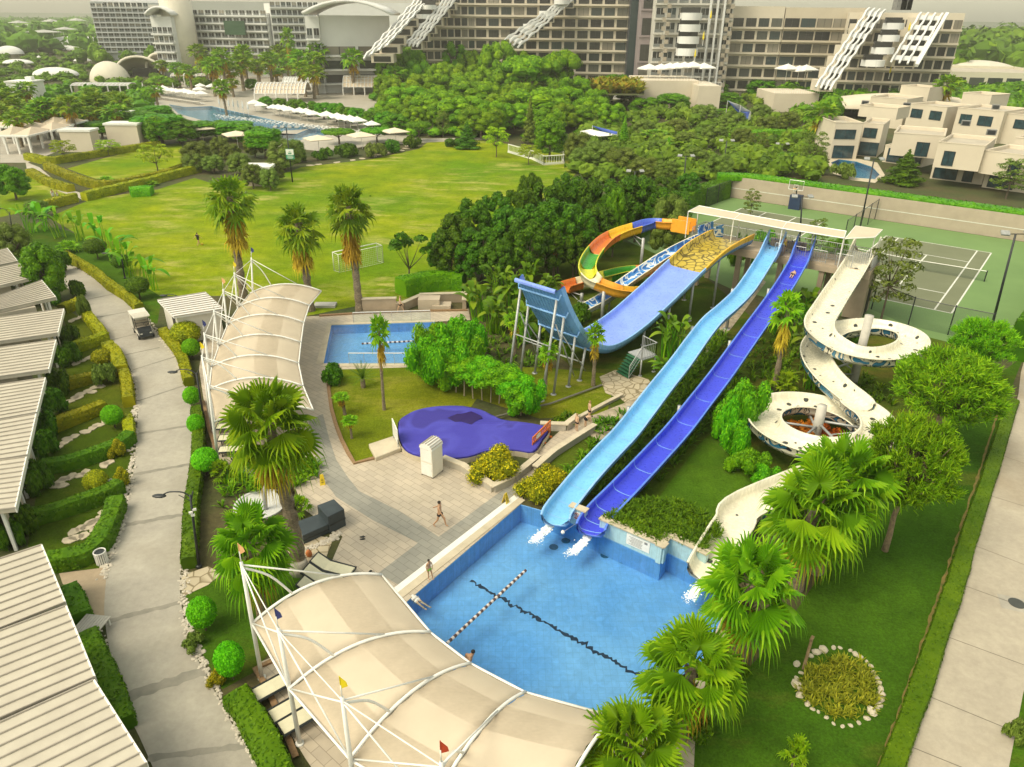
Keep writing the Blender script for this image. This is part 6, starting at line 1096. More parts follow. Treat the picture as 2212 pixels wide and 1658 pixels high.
p = G(562, 1092); t = T('shower', 'grey outdoor shower column in a round white pebble basin', 'shower', p); m = MB(p); m.lathe(p, [(1.35, 0), (1.35, .1), (1.2, .1), (1.18, .05), (.02, .05)], 28); m.build('basin', mat('white_gravel', (.60, .60, .58), (.36, .36, .36), .8, 30), t); b = G(574, 1102); tp = D(570, 1032, b.y); m = MB(p); m.tube([b, tp], .11, 10); m.lathe(tp, [(.16, 0), (.18, .08), (.06, .1)], 10); m.build('column', STEEL, t, True)
for k in (-1, 1): m = MB(p); m.tube([tp+V((0, 0, .05)), tp+V((k*.32, -.05, .08)), tp+V((k*.34, -.05, 0))], .025, 5); m.build('shower_head', STEEL, t)
# white louvred cabinet
q = G(934, 1022); rz = .42; t = T('towel_cabinet', 'tall white cabinet with a rounded louvred top on the deck', 'cabinet', q, rz=-.55); m = MB(); m.box((0, 0, .95), (.82, .95, 1.75)); m.build('body', mat('cabinet_white', (.72, .68, .58), (.65, .61, .53), .5, 1.5), t); m = MB(); pr_ = [(-.5*cos(pi*k/8), 1.82+.34*sin(pi*k/8)) for k in range(9)]; m.add([(x, y_, z) for y_ in (-.5,.5) for x, z in [(a*.9, b) for a, b in pr_]], [tuple(range(8, -1, -1)), tuple(range(9, 18))]+[(i, i+1, 10+i, 9+i) for i in range(8)]+[(8, 0, 9, 17)]); m.build('rounded_top', WHITE, t)
for k in range(1, 8): a, b = pr_[k]; m = MB(); m.box((a*.9, 0, b+.025), (.05, 1.02, .035), ry=-(pi/2-pi*k/8)); m.build('louvre', mat('louvre_gap', (.40, .36, .30)), t)
for k in (-1, 1): m = MB(); m.box((-.415, 0, .5+.45*(k+1)), (.02, .86, .78)); m.build('door_panel', WHITE, t); m = MB(); m.box((0, -.48, .5+.45*(k+1)), (.72, .02, .78)); m.build('side_panel', WHITE, t)
for x in (-.36, .36):
    for y in (-.42, .42): m = MB(); m.box((x, y, .04), (.1, .1, .1)); m.build('foot', BLACK, t)
# covered pool: blue net stretched over a round basin with a tail
cov = [(862, 912), (880, 896), (905, 885), (950, 878), (1000, 878), (1040, 886), (1068, 900), (1090, 908), (1132, 914), (1183, 924), (1170, 950), (1150, 976), (1110, 972), (1075, 974), (1050, 974), (1012, 986), (960, 990), (905, 984), (876, 970), (863, 945)]
cw = [V(p) for p in cr([tuple(G(a, b, .42)) for a, b in cov], 3, True)]; t = T('pool_cover', 'royal blue net cover stretched over a round pool with a tail', 'pool cover', (cw[0].x, cw[0].y, 0)); m = MB(t.location); cc = G(985, 930, .42); rows = []
for k in range(2): f = 1-k/30; rows.append([lerp(cc if p.x < G(1065, 930, .42).x else G(1110, 942, .42), p, f)+V((0, 0, .04*sin(k*1.3)+.02*R.random())) for p in cw])
rows.insert(0, [p-V((0, 0, .22)) for p in cw]); 
t2 = NT('blue_net_cover'); v_ = t2.coord(); n_ = t2.noise(v_, .35, 2, .5, .4); x_ = t2.ramp(n_, [(0, (.042, .035, .33)), (.44, (.038, .03, .27)), (.5, (.06, .058, .42)), (.62, (.045, .04, .36))]); n3 = t2.noise(v_, 40, 2); x_ = t2.mix(.6, x_, t2.ramp(n3, [(.3, g(.6)), (.7, g(1.3))]), 'MULTIPLY'); t2.col(x_); t2.rough(.8)
m.grid(rows, closed=True); m.flat([p+V((0, 0, .03*sin(p.x*1.7)*sin(p.y))) for p in rows[-1]]); m.build('net', t2.m, t, False); m = MB(t.location); p = G(1008, 903, .5); m.add([p+V((cos(k*.63)*(1.0+.25*sin(k*2.7)), sin(k*.63)*(.7+.2*cos(k*3.1)), 0)) for k in range(10)], [tuple(range(10))]); m.build('dark_patch', mat('dark_violet_patch', (.035, .02, .13), rough=.3), t)  # flat dark violet patch laid on the net
m = MB(t.location); bw = [(cc+(p-cc)*1.02) for p in cw]; n = len(bw); m.add([V((p.x, p.y, .0)) for p in bw]+[V((p.x, p.y, .36)) for p in bw], [(i, (i+1) % n, n+(i+1) % n, n+i) for i in range(n)]); m.build('basin_wall', STONE, t); m = MB(t.location); m.tube([G(1066, 902, .3), G(1120, 888, .25), G(1190, 872, .2), G(1300, 832, .15)], .07, 6); m.build('hose', mat('grey_hose', (.16, .15, .13)), t)
def boxpx(name, label, cat, pts, h, mt, part='slab'):
    q = [G(*p) for p in pts]; t = T(name, label, cat, q[0]); m = MB(q[0]); m.hexa(q+[x+V((0, 0, h)) for x in q]); ob = m.build(part, mt, t); bv = ob.modifiers.new('b', 'BEVEL'); bv.width = .03; return t
boxpx('stone_step', 'pale stone step in front of the covered pool', 'step', ((797, 968), (851, 950), (867, 976), (812, 998)), .28, STONE)
t = T('notice_board', 'narrow white notice board on posts beside the covered pool', 'sign', G(856, 960)); o = t.location; a, b = G(851, 955), G(861, 975); m = MB(o); m.hexa([a+V((-.03, 0, .55)), b+V((-.03, 0, .55)), b+V((.03, 0, .55)), a+V((.03, 0, .55)), a+V((-.03, 0, 1.65)), b+V((-.03, 0, 1.45)), b+V((.03, 0, 1.45)), a+V((.03, 0, 1.65))]); m.build('board', WHITE, t)
for p in (a, b): m = MB(o); m.tube([p, p+V((0, 0, .8))], .03, 5); m.build('post', STEEL, t)
# planters and low stone walls
def lowwall(label, pts, h, th=.32, mt=STONE, z=0.): 
    t = T('low_stone_wall', label, 'wall', G(*pts[0])); o = t.location; w = [G(*p) for p in pts]
    for i_, (a, b) in enumerate(zip(w, w[1:])): m = MB(o); wallseg(m, a, b, h-.004*i_, th-.004*i_); m.build('wall', CONC, t); d = b-a; m = MB(o); m.box(lerp(a, b, .5)+V((0, 0, h+.025+.004*i_)), (d.length+th, th+.06, .07), math.atan2(d.y, d.x)); m.build('coping', mt, t)
lowwall('stone planter wall round the yellow flowering bush', [(962, 1003), (1000, 1018), (1066, 1063), (1108, 1043), (1160, 1000)], .42); lowwall('low stone wall on the right of the path to the slides', [(1281, 932), (1240, 958), (1197, 986), (1158, 1020)], .42); lowwall('short stone wall end by the orange barrier', [(1172, 928), (1222, 930), (1245, 912)], .45); lowwall('low kerb wall along the checker path', [(1248, 908), (1300, 880), (1342, 858)], .18, .2)
# tiled slide wall of the main pool
t = T('tiled_wall', 'pale blue tiled pool wall with cream coping and a rules board', 'wall', (W0.x, W0.y, 0)); o = t.location
for i_, (a, b) in enumerate(((W0, W1), (W1, W2), (W2, W3))):
    a, b = V((a.x, a.y, 0)), V((b.x, b.y, 0)); d = b-a; m = MB(o); n = V((-d.y, d.x, 0)).normalized()*.13; c = lerp(a, b, .5)+n; m.box(c+V((0, 0, .44-.004*i_)), (d.length+.2, .26-.004*i_, 1.0), math.atan2(d.y, d.x)); m.build('wall', TILE, t); m = MB(o); m.box(c+V((0, 0, .97+.004*i_)), (d.length+.3, .42, .07), math.atan2(d.y, d.x)); m.build('coping', STONE, t)
d = (W1-W0).normalized(); nn = V((d.y, -d.x, 0)); c = lerp(W0, W1, .62); c.z = .52; m = MB(o); m.box(c+nn*.02, (1.25, .03, .62), math.atan2(d.y, d.x)); sb = m.build('rules_board', WHITE, t); m = MB(o); 
for k in range(7): m.box(c+nn*.04+V((0, 0, .2-.07*k))-d*(.12-.02*(k % 3)), (.75-.1*(k % 3), .006, .022), math.atan2(d.y, d.x))
m.box(c+nn*.04+V((0, 0, .18))+d*.42, (.16, .006, .13), math.atan2(d.y, d.x)); m.build('printed_lines', mat('print_grey', g(.25)), sb)
t = T('tiled_pillar', 'short tiled pillar with a red warning sign between the slide exits', 'pillar', (WS0.x, WS0.y, 0)); o = t.location; a, b = V((WS0.x, WS0.y, 0)), V((WS1.x, WS1.y, 0)); d = b-a; n = V((-d.y, d.x, 0)).normalized()*.14; m = MB(o); m.box(lerp(a, b, .5)+n+V((0, 0, .44)), (d.length, .3, 1.0), math.atan2(d.y, d.x)); m.build('pillar', TILE, t); m = MB(o); m.box(lerp(a, b, .5)+n+V((0, 0, .97)), (d.length+.1, .42, .07), math.atan2(d.y, d.x)); m.build('coping', STONE, t); d.normalize(); nn = V((d.y, -d.x, 0)); c = lerp(a, b, .5)+V((0, 0, .55)); m = MB(o); m.box(c+nn*.02, (.36, .02, .46), math.atan2(d.y, d.x)); sb = m.build('warning_sign', WHITE, t); m = MB(o); RED = mat('warning_red', (.5, .05, .03)); rr_ = [c+nn*.04+d*cos(k*pi/8)*.12+V((0, 0, .06+sin(k*pi/8)*.12)) for k in range(17)]; m.tube(rr_, .014, 4); m.tube([c+nn*.04+d*-.08+V((0, 0, .14)), c+nn*.04+d*.08+V((0, 0, -.02))], .012, 4); m.box(c+nn*.035+V((0, 0, -.15)), (.26, .01, .07), math.atan2(d.y, d.x)); m.build('prohibition_mark', RED, sb); m = MB(o); m.ball(c+nn*.035+V((0, 0, .1)), .025, 6, 5); m.tube([c+nn*.035+V((0, 0, .08)), c+nn*.035+V((0, 0, -.01))], .018, 4); m.build('figure', BLACK, sb)
# lane ropes
def rope(label, a, b, n, r=.07, grp=None):
    a, b = G(*a), G(*b); t = T('lane_rope', label, 'lane rope', a); m1, m2 = MB(a), MB(a)
    for k in range(n): (m1 if k % 2 else m2).tube([lerp(a, b, (k+.06)/n)+V((0, 0, .0)), lerp(a, b, (k+.94)/n)], r, 7)
    m1.build('white_floats', mat('float_white', (.72, .66, .62)), t); m2.build('dark_floats', mat('float_maroon', (.10, .06, .06)), t)
rope('maroon and white lane rope floating across the main pool', (1136, 1232), (955, 1400), 40); rope('short red and white lane rope in the second pool', (781, 743), (900, 737), 24, .08)
# white water at the slide exits
t3 = NT('foam'); t3.col((.82, .86, .88)); t3.rough(.7); FOAM = t3.m
for pth, l in ((((1196, 1128), (1180, 1146), (1164, 1160), (1150, 1172)), 'white foam under the light blue slide'), (((1272, 1158), (1258, 1176), (1245, 1188), (1228, 1198)), 'white foam under the dark blue slide'), (((1524, 1250), (1510, 1268), (1498, 1284), (1486, 1298)), 'white foam under the white slide')):
    w = [G(*p, -.04) for p in pth]; m = MB(w[0])
    for _ in range(900):
        f = R.random()**1.4*2.99; j = int(f); s_ = .05+.11*f/3; p = lerp(w[j], w[j+1], f-j)+V((R.gauss(0, s_), R.gauss(0, s_), abs(R.gauss(0, .07))*(1-f/3.2))); r = R.uniform(.02, .075)*(1.15-f/3.4); m.ball(p, (r*1.3, r*1.3, r*.5), 5, 4, 0, .3)
    tag(m.build('foam', FOAM), l, 'foam', None, 'stuff')
b_ = G(1216, 1150, -.03); t = T('float_ball', 'white ball float tethered to the tiled pillar', 'float', b_); m = MB(b_); m.ball(b_, .11, 10, 8); m.build('ball', WHITE, t, True); m = MB(b_); m.tube([b_, V((WS0.x+.4, WS0.y-.3, .15))], .012, 4); m.build('line', WHITE, t)
# sun loungers
t0 = T('sun_lounger', 'lounger', 'lounger'); m = MB(); m.hexa([(-.95, -.3, .3), (.35, -.3, .3), (.35, .3, .3), (-.95, .3, .3), (-.95, -.3, .36), (.35, -.3, .36), (.35, .3, .36), (-.95, .3, .36)]); m.hexa([(.35, -.3, .3), (1.0, -.3, .62), (1.0, .3, .62), (.35, .3, .3), (.35, -.3, .36), (.96, -.3, .68), (.96, .3, .68), (.35, .3, .36)]); m.build('bed', mat('cream_sling', (.66, .63, .46), (.6, .57, .42), .6, 4), t0); m = MB()
for s in (-1, 1): m.tube([(-1., s*.35, .33), (.35, s*.36, .33), (1.02, s*.35, .66)], .05, 5)
m.tube([(-1., -.31, .31), (-1., .31, .31)], .035, 5); m.tube([(1.02, -.31, .64), (1.02, .31, .64)], .035, 5); m.build('frame', BLACK, t0)
for x in (-.75, .5):
    for s in (-1, 1): m = MB(); m.tube([(x, s*.3, .32), (x, s*.31, 0)], .03, 5); m.build('leg', BLACK, t0)
P['lounger', 0] = t0; P['lounger_', 0] = t0
ld = G(758, 1246)-G(690, 1228); la = math.atan2(ld.y, ld.x)+pi
for i, (x, y, a, l) in enumerate(((722, 1238, la, 'cream lounger with a black frame, outermost beside the front canopy'), (704, 1262, la, 'cream lounger half hidden by the edge of the front canopy'), (694, 1290, la, 'cream lounger almost fully under the front canopy'), (500, 905, .15, 'cream lounger under the long canopy, farthest'), (505, 930, .15, 'second cream lounger under the long canopy'), (510, 955, .15, 'third cream lounger under the long canopy'), (512, 980, .15, 'nearest cream lounger under the long canopy'), (598, 1492, .7, 'cream lounger poking out at the left of the front canopy'), (642, 1533, .7, 'cream lounger between the front canopy masts'), (663, 1557, .7, 'cream lounger mostly under the front canopy edge'))): put(t0, G(x, y, .02), a, 1., l, 'cream loungers on the deck')
# small things on the deck
def wet(p, l, rz):
    t = T('wet_floor_sign', l, 'warning sign', G(*p), rz=rz); Y = mat('sign_yellow', (.75, .55, .03), rough=.4)
    for s in (-1, 1): m = MB(); m.hexa([(-.15, s*.16-.01, 0), (.15, s*.16-.01, 0), (.15, s*.16+.01, 0), (-.15, s*.16+.01, 0), (-.09, s*.02-.01, .62), (.09, s*.02-.01, .62), (.09, s*.02+.01, .62), (-.09, s*.02+.01, .62)]); b = m.build('panel', Y, t); m = MB(); m.tube([(-.05, s*.105+s*.012, .3), (.05, s*.105+s*.012, .3), (0, s*.075+s*.012, .42), (-.05, s*.105+s*.012, .3)], .008, 3); [m.box((0, s*.13+s*.012-s*k*.006, .2-.05*k), (.12, .004, .02)) for k in range(2)]; m.build('printed_mark', BLACK, b)
wet((697, 1046), 'yellow wet floor sign at the edge of the lily bed', .3); wet((1092, 1087), 'yellow wet floor sign at the pool corner', 1.)
a, b = G(1150, 976), G(1188, 938); t = T('barrier', 'orange plastic barrier at the end of the covered pool', 'barrier', a); m = MB(a); d = b-a; rz = math.atan2(d.y, d.x); OR = mat('barrier_orange', (.62, .16, .03), (.5, .12, .02), .5, 3)
for z in (.15, .55, .95): m.box(lerp(a, b, .5)+V((0, 0, z)), (d.length, .06, .1), rz)
for k in range(13): m.box(lerp(a, b, k/12)+V((0, 0, .53)), (.06, .05, .9), rz)
m.build('panel', OR, t)
for k in (.15, .5, .85): m = MB(a); m.box(lerp(a, b, k)+V((0, 0, .05)), (.12, .6, .08), rz); m.build('foot', OR, t)
m = MB(a); m.box(lerp(a, b, .3)+V((0, 0, .76)), (.5, .075, .28), rz); m.build('white_plate', WHITE, t)
for i, (x, y, l, k) in enumerate(((783, 1163, 'dark slippers left on the paving near the slate bench', .2), (802, 1238, 'dark sandals by the edge of the front canopy', .9), (680, 1215, 'black sandals beside the lounger head', 1.9))):
    p = G(x, y, .03); t = T('slippers', l, 'slippers', p, rz=k)
    for s in (-.09, .09): m = MB(); m.ball((0, s, .02), (.15, .055, .02), 9, 5); m.build('sole', BLACK, t, True); m = MB(); m.tube([(.02, s-.05, .02), (.04, s, .08), (.02, s+.05, .02)], .025, 5); m.build('strap', BLACK, t)
p = G(668, 1203, .03); t = T('bag', 'small orange bag leaning on the leaning palm trunk', 'bag', p); m = MB(p); m.ball(p+V((0, 0, .2)), (.16, .12, .22), 9, 7, 0, .08); m.build('body', mat('orange_cloth', (.6, .2, .06)), t, True); m = MB(p); m.tube(cr([tuple(p+V((-.08, 0, .38))), tuple(p+V((0, 0, .56))), tuple(p+V((.08, 0, .38)))], 4), .015, 4); m.build('strap', mat('grey_hose', g(.15)), t)
p = G(648, 1234); t = T('trunk_collar', 'pale concrete collar round the foot of the leaning palm', 'collar', p); m = MB(p); m.lathe(p, [(.5, 0), (.44, .3), (.34, .62), (.30, .62)], 14); m.build('collar', CONC, t, True)
p = G(222, 1216); t = T('litter_bin', 'white slatted cylindrical litter bin at the driveway junction', 'bin', p); t.scale = (.78, .78, .8); m = MB(p); m.lathe(p, [(.3, .03), (.3, .78)], 16); m.build('liner', BLACK, t)
for k in range(18): a = k*pi/9; m = MB(p); m.box(p+V((cos(a)*.33, sin(a)*.33, .42)), (.03, .08, .8), a); m.build('slat', WHITE, t)
m = MB(p); m.tube([p+V((cos(k*pi/8)*.33, sin(k*pi/8)*.33, .83)) for k in range(17)], .035, 5); m.build('rim', WHITE, t)
q = G(203, 1366); t = T('slatted_bench', 'grey white slatted bench top against the front hedge', 'bench', q, rz=-.12)
for k in range(9): m = MB(); m.box((-.5+k*.125, 0, .45), (.105, 1.0, .04)); m.build('slat', mat('weathered_white', (.52, .50, .44), (.42, .40, .36), .7, 4), t)
for x in (-.45, .45):
    for y in (-.42, .42): m = MB(); m.box((x, y, .21), (.08, .08, .42)); m.build('leg', WHITE, t)
for x, y, l in ((117, 940, 'white globe lamp at the end of a garden hedge'), (133, 838, 'white globe lamp beside the cabana shrubs')):
    p = G(x, y); t = T('globe_lamp', l, 'lamp', p); m = MB(p); m.tube([p, p+V((0, 0, .5))], .04, 6); m.build('stem', BLACK, t); m = MB(p); m.ball(p+V((0, 0, .64)), .17, 12, 8); m.build('globe', WHITE, t, True)
p = G(240, 1052); t = T('round_stone', 'round pale stone slab beside the yellow dome shrub', 'stone', p); m = MB(p); m.lathe(p, [(.62, 0), (.66, .1), (.6, .16), (.02, .17)], 18); m.build('slab', mat('pale_grey_stone', (.46, .47, .47), (.38, .39, .39), .8, 2), t)
# stepping stones, rock ring
def slabmesh(seed, r): rnd = random.Random(seed); m = MB(); n = 7; pts_ = [(cos(k*2*pi/n)*r*rnd.uniform(.75, 1.2), sin(k*2*pi/n)*r*rnd.uniform(.6, .95)) for k in range(n)]; m.prism(pts_, 0, .05); return m.mesh('stepping_stone', mat('flag_stone', (.52, .45, .33), (.42, .36, .27), .85, 2))
SMs = [slabmesh(i, .36) for i in range(4)]; k = 0
for l, pts_ in (('lowest cabana garden', ((150, 1168), (160, 1150), (166, 1162), (176, 1142), (190, 1140), (182, 1158), (205, 1128), (218, 1120), (196, 1130), (225, 1108), (208, 1142))), ('garden below the dark curved hedge', ((118, 1050), (130, 1042), (140, 1035), (155, 1030), (172, 1028), (185, 1022), (135, 1050), (225, 1006), (235, 1000))), ('garden with the bright ball topiary', ((126, 965), (138, 958), (146, 950), (160, 944), (185, 934), (200, 926), (212, 920), (228, 912))), ('fourth cabana garden', ((150, 868), (162, 860), (175, 852), (190, 846), (205, 838), (218, 836), (170, 860), (200, 848))), ('third cabana garden', ((165, 786), (178, 780), (192, 774), (205, 770))), ('top cabana garden', ((155, 694), (165, 690), (175, 685), (182, 680)))):
    for q in pts_:
        o = link('stepping_stone', SMs[k % 4], None, G(*q, .012)); o.rotation_euler = (0, 0, k*1.7); k += 1; tag(o, 'irregular pale stepping stone in the '+l, 'stepping stone', 'stepping stones in the '+l)
for i in range(16):
    u = i/15; q = cr([(670, 358), (740, 350), (800, 340), (835, 332), (868, 326), (880, 316), (866, 306), (845, 302)], 6)[int(u*41)]; o = link('stepping_stone', SMs[i % 4], None, G(*q, .016)); o.scale = (2., 2., 1); o.rotation_euler = (0, 0, i*.6); tag(o, 'pale stepping stone in the curved line along the far lawn', 'stepping stone', 'stepping stones along the far lawn')
def rock(seed): rnd = random.Random(seed); m = MB(); m.ball((0, 0, .3), (1, .72, .6), 8, 6, 0, .17, rnd); return m.mesh('rock', mat('white_rock', (.56, .50, .38), (.42, .37, .27), .85, 2.5, .4))
RKs = [rock(i) for i in range(4)]
for i, (x, y, s) in enumerate(((1772, 1415, .30), (1792, 1408, .34), (1757, 1425, .22), (1718, 1448, .26), (1720, 1508, .4), (1727, 1534, .3), (1718, 1488, .2), (1730, 1472, .16), (1820, 1402, .18), (1838, 1402, .16), (1866, 1410, .16), (1880, 1420, .22), (1895, 1428, .16), (1912, 1440, .14), (1922, 1452, .17), (1930, 1470, .17), (1938, 1485, .2), (1945, 1500, .22), (1950, 1515, .24), (1952, 1530, .24), (1950, 1545, .26), (1945, 1560, .26), (1938, 1572, .22), (1925, 1580, .34), (1912, 1598, .2), (1890, 1610, .16), (1868, 1618, .16), (1845, 1620, .14), (1820, 1612, .12), (1800, 1595, .16), (1778, 1580, .14), (1762, 1572, .15), (1748, 1558, .2))):
    xx = 1812+(x-1835)*.78; yy = 1485+(y-1510)*.78; o = link('rock', RKs[i % 4], None, G(xx, yy, 0)); o.scale = (s*.68, s*.68, s*.6); o.rotation_euler = (0, 0, i*1.3); tag(o, 'white rock edging the round leafy bed on the lower lawn', 'rock', 'rocks round the leafy bed')
a, b = G(1735, 1448), G(1752, 1388); t = T('wooden_post', 'leaning weathered timber at the rock ringed bed', 'timber', a); m = MB(a); m.tube([a, lerp(a, b, .6)+V((0, 0, .35)), lerp(a, b, .8)+V((0, 0, .62))], [.07, .065, .06], 6); m.build('log', mat('weathered_timber', (.26, .18, .09), (.15, .10, .05), .9, 5), t); m = MB(a); m.box(lerp(a, b, .75)+V((0, 0, .6)), (.3, .12, .05), .9); m.build('plank', mat('weathered_timber', (.26, .18, .09)), t)
t = T('picket_fence', 'white picket fence curving round the play garden', 'fence', G(1100, 325)); pk = [G(*p) for p in ((1098, 330), (1150, 345), (1175, 357), (1218, 354), (1216, 346))]; o = t.location; railing(t, pk, 1.5, .45, 'pickets', .06, WHITE); m = MB(o)
for a, b in zip(pk, pk[1:]): wallseg(m, a, b, .35, .3)
m.build('plinth', WHITE, t)
# ---------------------------------------------------------------- villas, hotels, resort buildings, parasols
VW = mat('villa_render', (.62, .55, .44), (.56, .49, .39), .85, .25); VR = mat('villa_roof', (.46, .41, .33), (.38, .34, .28), .9, .5); FRM = mat('bronze_frame', (.03, .03, .03), rough=.4)
CURTN = mat('window_teal', (.03, .07, .085), (.015, .03, .04), .1, 1.5, spec=.8)
def pbox(o, q, z0, z1, par=.45, th=.25):
    "walls with a parapet round a sunk roof; q = four plan corners counter-clockwise from front left"
    m = MB(o); a = [V((p.x, p.y, z0)) for p in q]; b = [V((p.x, p.y, z1)) for p in q]; c = sum(q, V())/4
    def ins(p): d = V((c.x-p.x, c.y-p.y, 0)); return p+d.normalized()*th*1.4
    i1 = [ins(p) for p in b]; i0 = [V((p.x, p.y, z1-par)) for p in i1]
    vs = a+b+i1+i0; fs = []
    for k in range(4): n = (k+1) % 4; fs += [(k, n, 4+n, 4+k), (4+k, 4+n, 8+n, 8+k), (8+k, 8+n, 12+n, 12+k)]
    m.add(vs, fs); m.add(i0, [(0, 1, 2, 3)], 1); m.add(a, [(3, 2, 1, 0)]); return m
def window(t, o, A, B_, u0, u1, z0, z1, par=None, gl=None, name='window', mull=1):
    d = B_-A; n = V((d.y, -d.x, 0)).normalized(); p, q = lerp(A, B_, u0)+n*.03, lerp(A, B_, u1)+n*.03; e = lambda r, z: V((r.x, r.y, z)); m = MB(o)
    w = [e(p, z0), e(q, z0), e(q, z1), e(p, z1), e(p, z0)]; m.tube(w, .06, 4)
    for k in range(1, mull+1): r = lerp(p, q, k/(mull+1)); m.tube([e(r, z0), e(r, z1)], .035, 4)
    f = m.build(name, FRM, t); m = MB(o); m.quad(*w[:4]); m.build('pane', gl or CURTN, f); return f
def villa(label, boxes, units=()):
    o = G(*boxes[0][0]); t = T('villa', label, 'villa', o, 'cream villas')
    for fl, fr, dep, z0, z1, wins in boxes:
        A, B_ = G(*fl), G(*fr); d = B_-A; n = V((-d.y, d.x, 0)).normalized(); q = [A, B_, B_+n*dep, A+n*dep]; pbox(o, q, z0, z1).build('wing', [VW, VR], t)
        m = MB(o); e = [V((p.x, p.y, z1+.03)) for p in q]; m.tube(e+[e[0]], .10, 4); m.build('parapet_cap', VW, t)
        for face, u0, u1, a, b in wins:
            x, y = {'f': (A, B_), 'l': (q[3], A), 'r': (B_, q[2])}[face]; window(t, o, x, y, u0, u1, z0+a, z0+b)
    for p, z in units:
        c = G(*p, z); m = MB(o); m.box(c+V((0, 0, .45)), (1.5, .9, .9), -.5); u = m.build('air_conditioner', mat('unit_grey', (.22, .22, .21), (.14, .14, .14), .5, 2), t); m = MB(o); m.box(c+V((0, 0, .45))+V((-.25, -.45, 0)), (1.1, .03, .65), -.5); m.build('grille', BLACK, u)
villa('cream flat roofed villa nearest the courts, with a pool', [((1790, 344), (1848, 345), 9, 0, 6.4, [('f', .05, .8, 3.6, 5.2), ('f', .1, .85, .2, 2.4)]), ((1850, 337), (1893, 341), 9, 0, 5.9, [('f', .1, .75, 3.4, 5.1), ('f', .05, .98, .2, 2.6)]), ((1912, 372), (2018, 382), 10, 2.8, 6.4, [('l', .3, .85, .6, 2.4), ('f', .5, .75, .2, 2.4)]), ((1905, 350), (1990, 362), 9, 0, 2.9, [('f', .1, .5, .2, 2.5), ('f', .6, .95, .2, 2.5)]), ((1840, 312), (1920, 322), 6, 5.5, 7.6, [])], [((1868, 227), 6.), ((1958, 232), 6.2)])
villa('cream villa at the right with a dark glazed ground floor', [((2003, 402), (2100, 414), 11, 2.9, 6.6, [('l', .2, .8, .5, 2.7), ('f', .18, .42, .4, 2.5)]), ((2008, 386), (2120, 400), 8, 0, 3., [('f', .05, .5, .2, 2.7), ('f', .62, .8, .2, 2.7)]), ((2102, 412), (2200, 428), 9, 2.6, 5.9, [('f', .6, .85, .3, 2.3)]), ((2120, 405), (2230, 420), 6, 0, 2.7, [('f', .1, .6, .2, 2.3)]), ((2165, 392), (2260, 406), 8, 0, 6.8, [('f', .1, .5, 3.6, 5.6)])], [((2085, 272), 6.2), ((2140, 292), 5.6)])
villa('cream villa standing behind the left villa', [((1868, 272), (1945, 280), 10, 0, 6.6, [('f', .5, .9, 3.4, 5.2)]), ((1950, 286), (2030, 297), 10, 0, 6.2, [('f', .1, .4, 3.4, 5.2), ('f', .6, .9, 3.4, 5.2)]), ((1930, 258), (1990, 266), 6, 5., 8.2, [])], [((1968, 190), 6.4)])
villa('cream villa in the second row at the right edge', [((2052, 300), (2150, 312), 11, 0, 6.4, [('f', .1, .35, 3.3, 5.2), ('f', .5, .8, 3.3, 5.2)]), ((2155, 310), (2270, 325), 10, 0, 6., [('f', .2, .5, 3.3, 5.)]), ((2060, 278), (2120, 286), 7, 5, 8., [])], [((2120, 222), 6.), ((2150, 236), 6.)])
t = T('pool_deck_kerb', 'pale terrace round the villa pool', 'terrace', G(1790, 350)); m = MB(t.location); w = [p+V((0, 0, .03)) for p in px((1785, 352), (1800, 340), (1850, 343), (1895, 352), (1912, 380), (1890, 396), (1840, 390), (1800, 376))]; m.flat(w, holes=[[p+V((0, 0, .03)) for p in VPOOL]]); m.build('paving', STONE, t)
# hotels: floors of slabs, bays of recessed dark windows, all at real distance
BEI = mat('hotel_beige', (.60, .54, .44), (.54, .48, .39), .85, .15); WHT = mat('hotel_white', (.66, .66, .65), (.60, .60, .59), .7, .15); DKG = mat('hotel_dark_glazing', (.035, .035, .035), (.02, .02, .022), .12, .2, spec=.8)
_t = NT('hotel_window'); _o = _t.n('ShaderNodeObjectInfo'); _t.col(_t.ramp(_o.outputs['Random'], [(0, (.02, .02, .022)), (.45, (.045, .045, .042)), (.7, (.03, .05, .055)), (.86, (.16, .145, .115)), (1, (.26, .24, .20))])); _t.rough(.15); DKW = _t.m
wq = {}
def unitwin(kind):
    if kind not in wq:
        m = MB(); m.hexa([(-.5, -.06, 0), (.5, -.06, 0), (.5, .0, 0), (-.5, .0, 0), (-.5, -.06, 1), (.5, -.06, 1), (.5, .0, 1), (-.5, .0, 1)]); a = m.mesh('window', DKW)
        m = MB(); [m.hexa([(x-.015, -.10, 0), (x+.015, -.10, 0), (x+.015, -.05, 0), (x-.015, -.05, 0), (x-.015, -.10, 1), (x+.015, -.10, 1), (x+.015, -.05, 1), (x-.015, -.05, 1)]) for x in (-.49, 0, .49)]; m.hexa([(-.5, -.12, 0), (.5, -.12, 0), (.5, -.05, 0), (-.5, -.05, 0), (-.5, -.12, .32), (.5, -.12, .32), (.5, -.05, .32), (-.5, -.05, .32)], 1 if kind == 'bal' else 0) if kind == 'bal' else None
        wq[kind] = (a, m.mesh('frame', [WHT if kind == 'bal' else FRM, mat('balcony_glass', (.20, .21, .20), (.14, .15, .15), .3)]))
    return wq[kind]
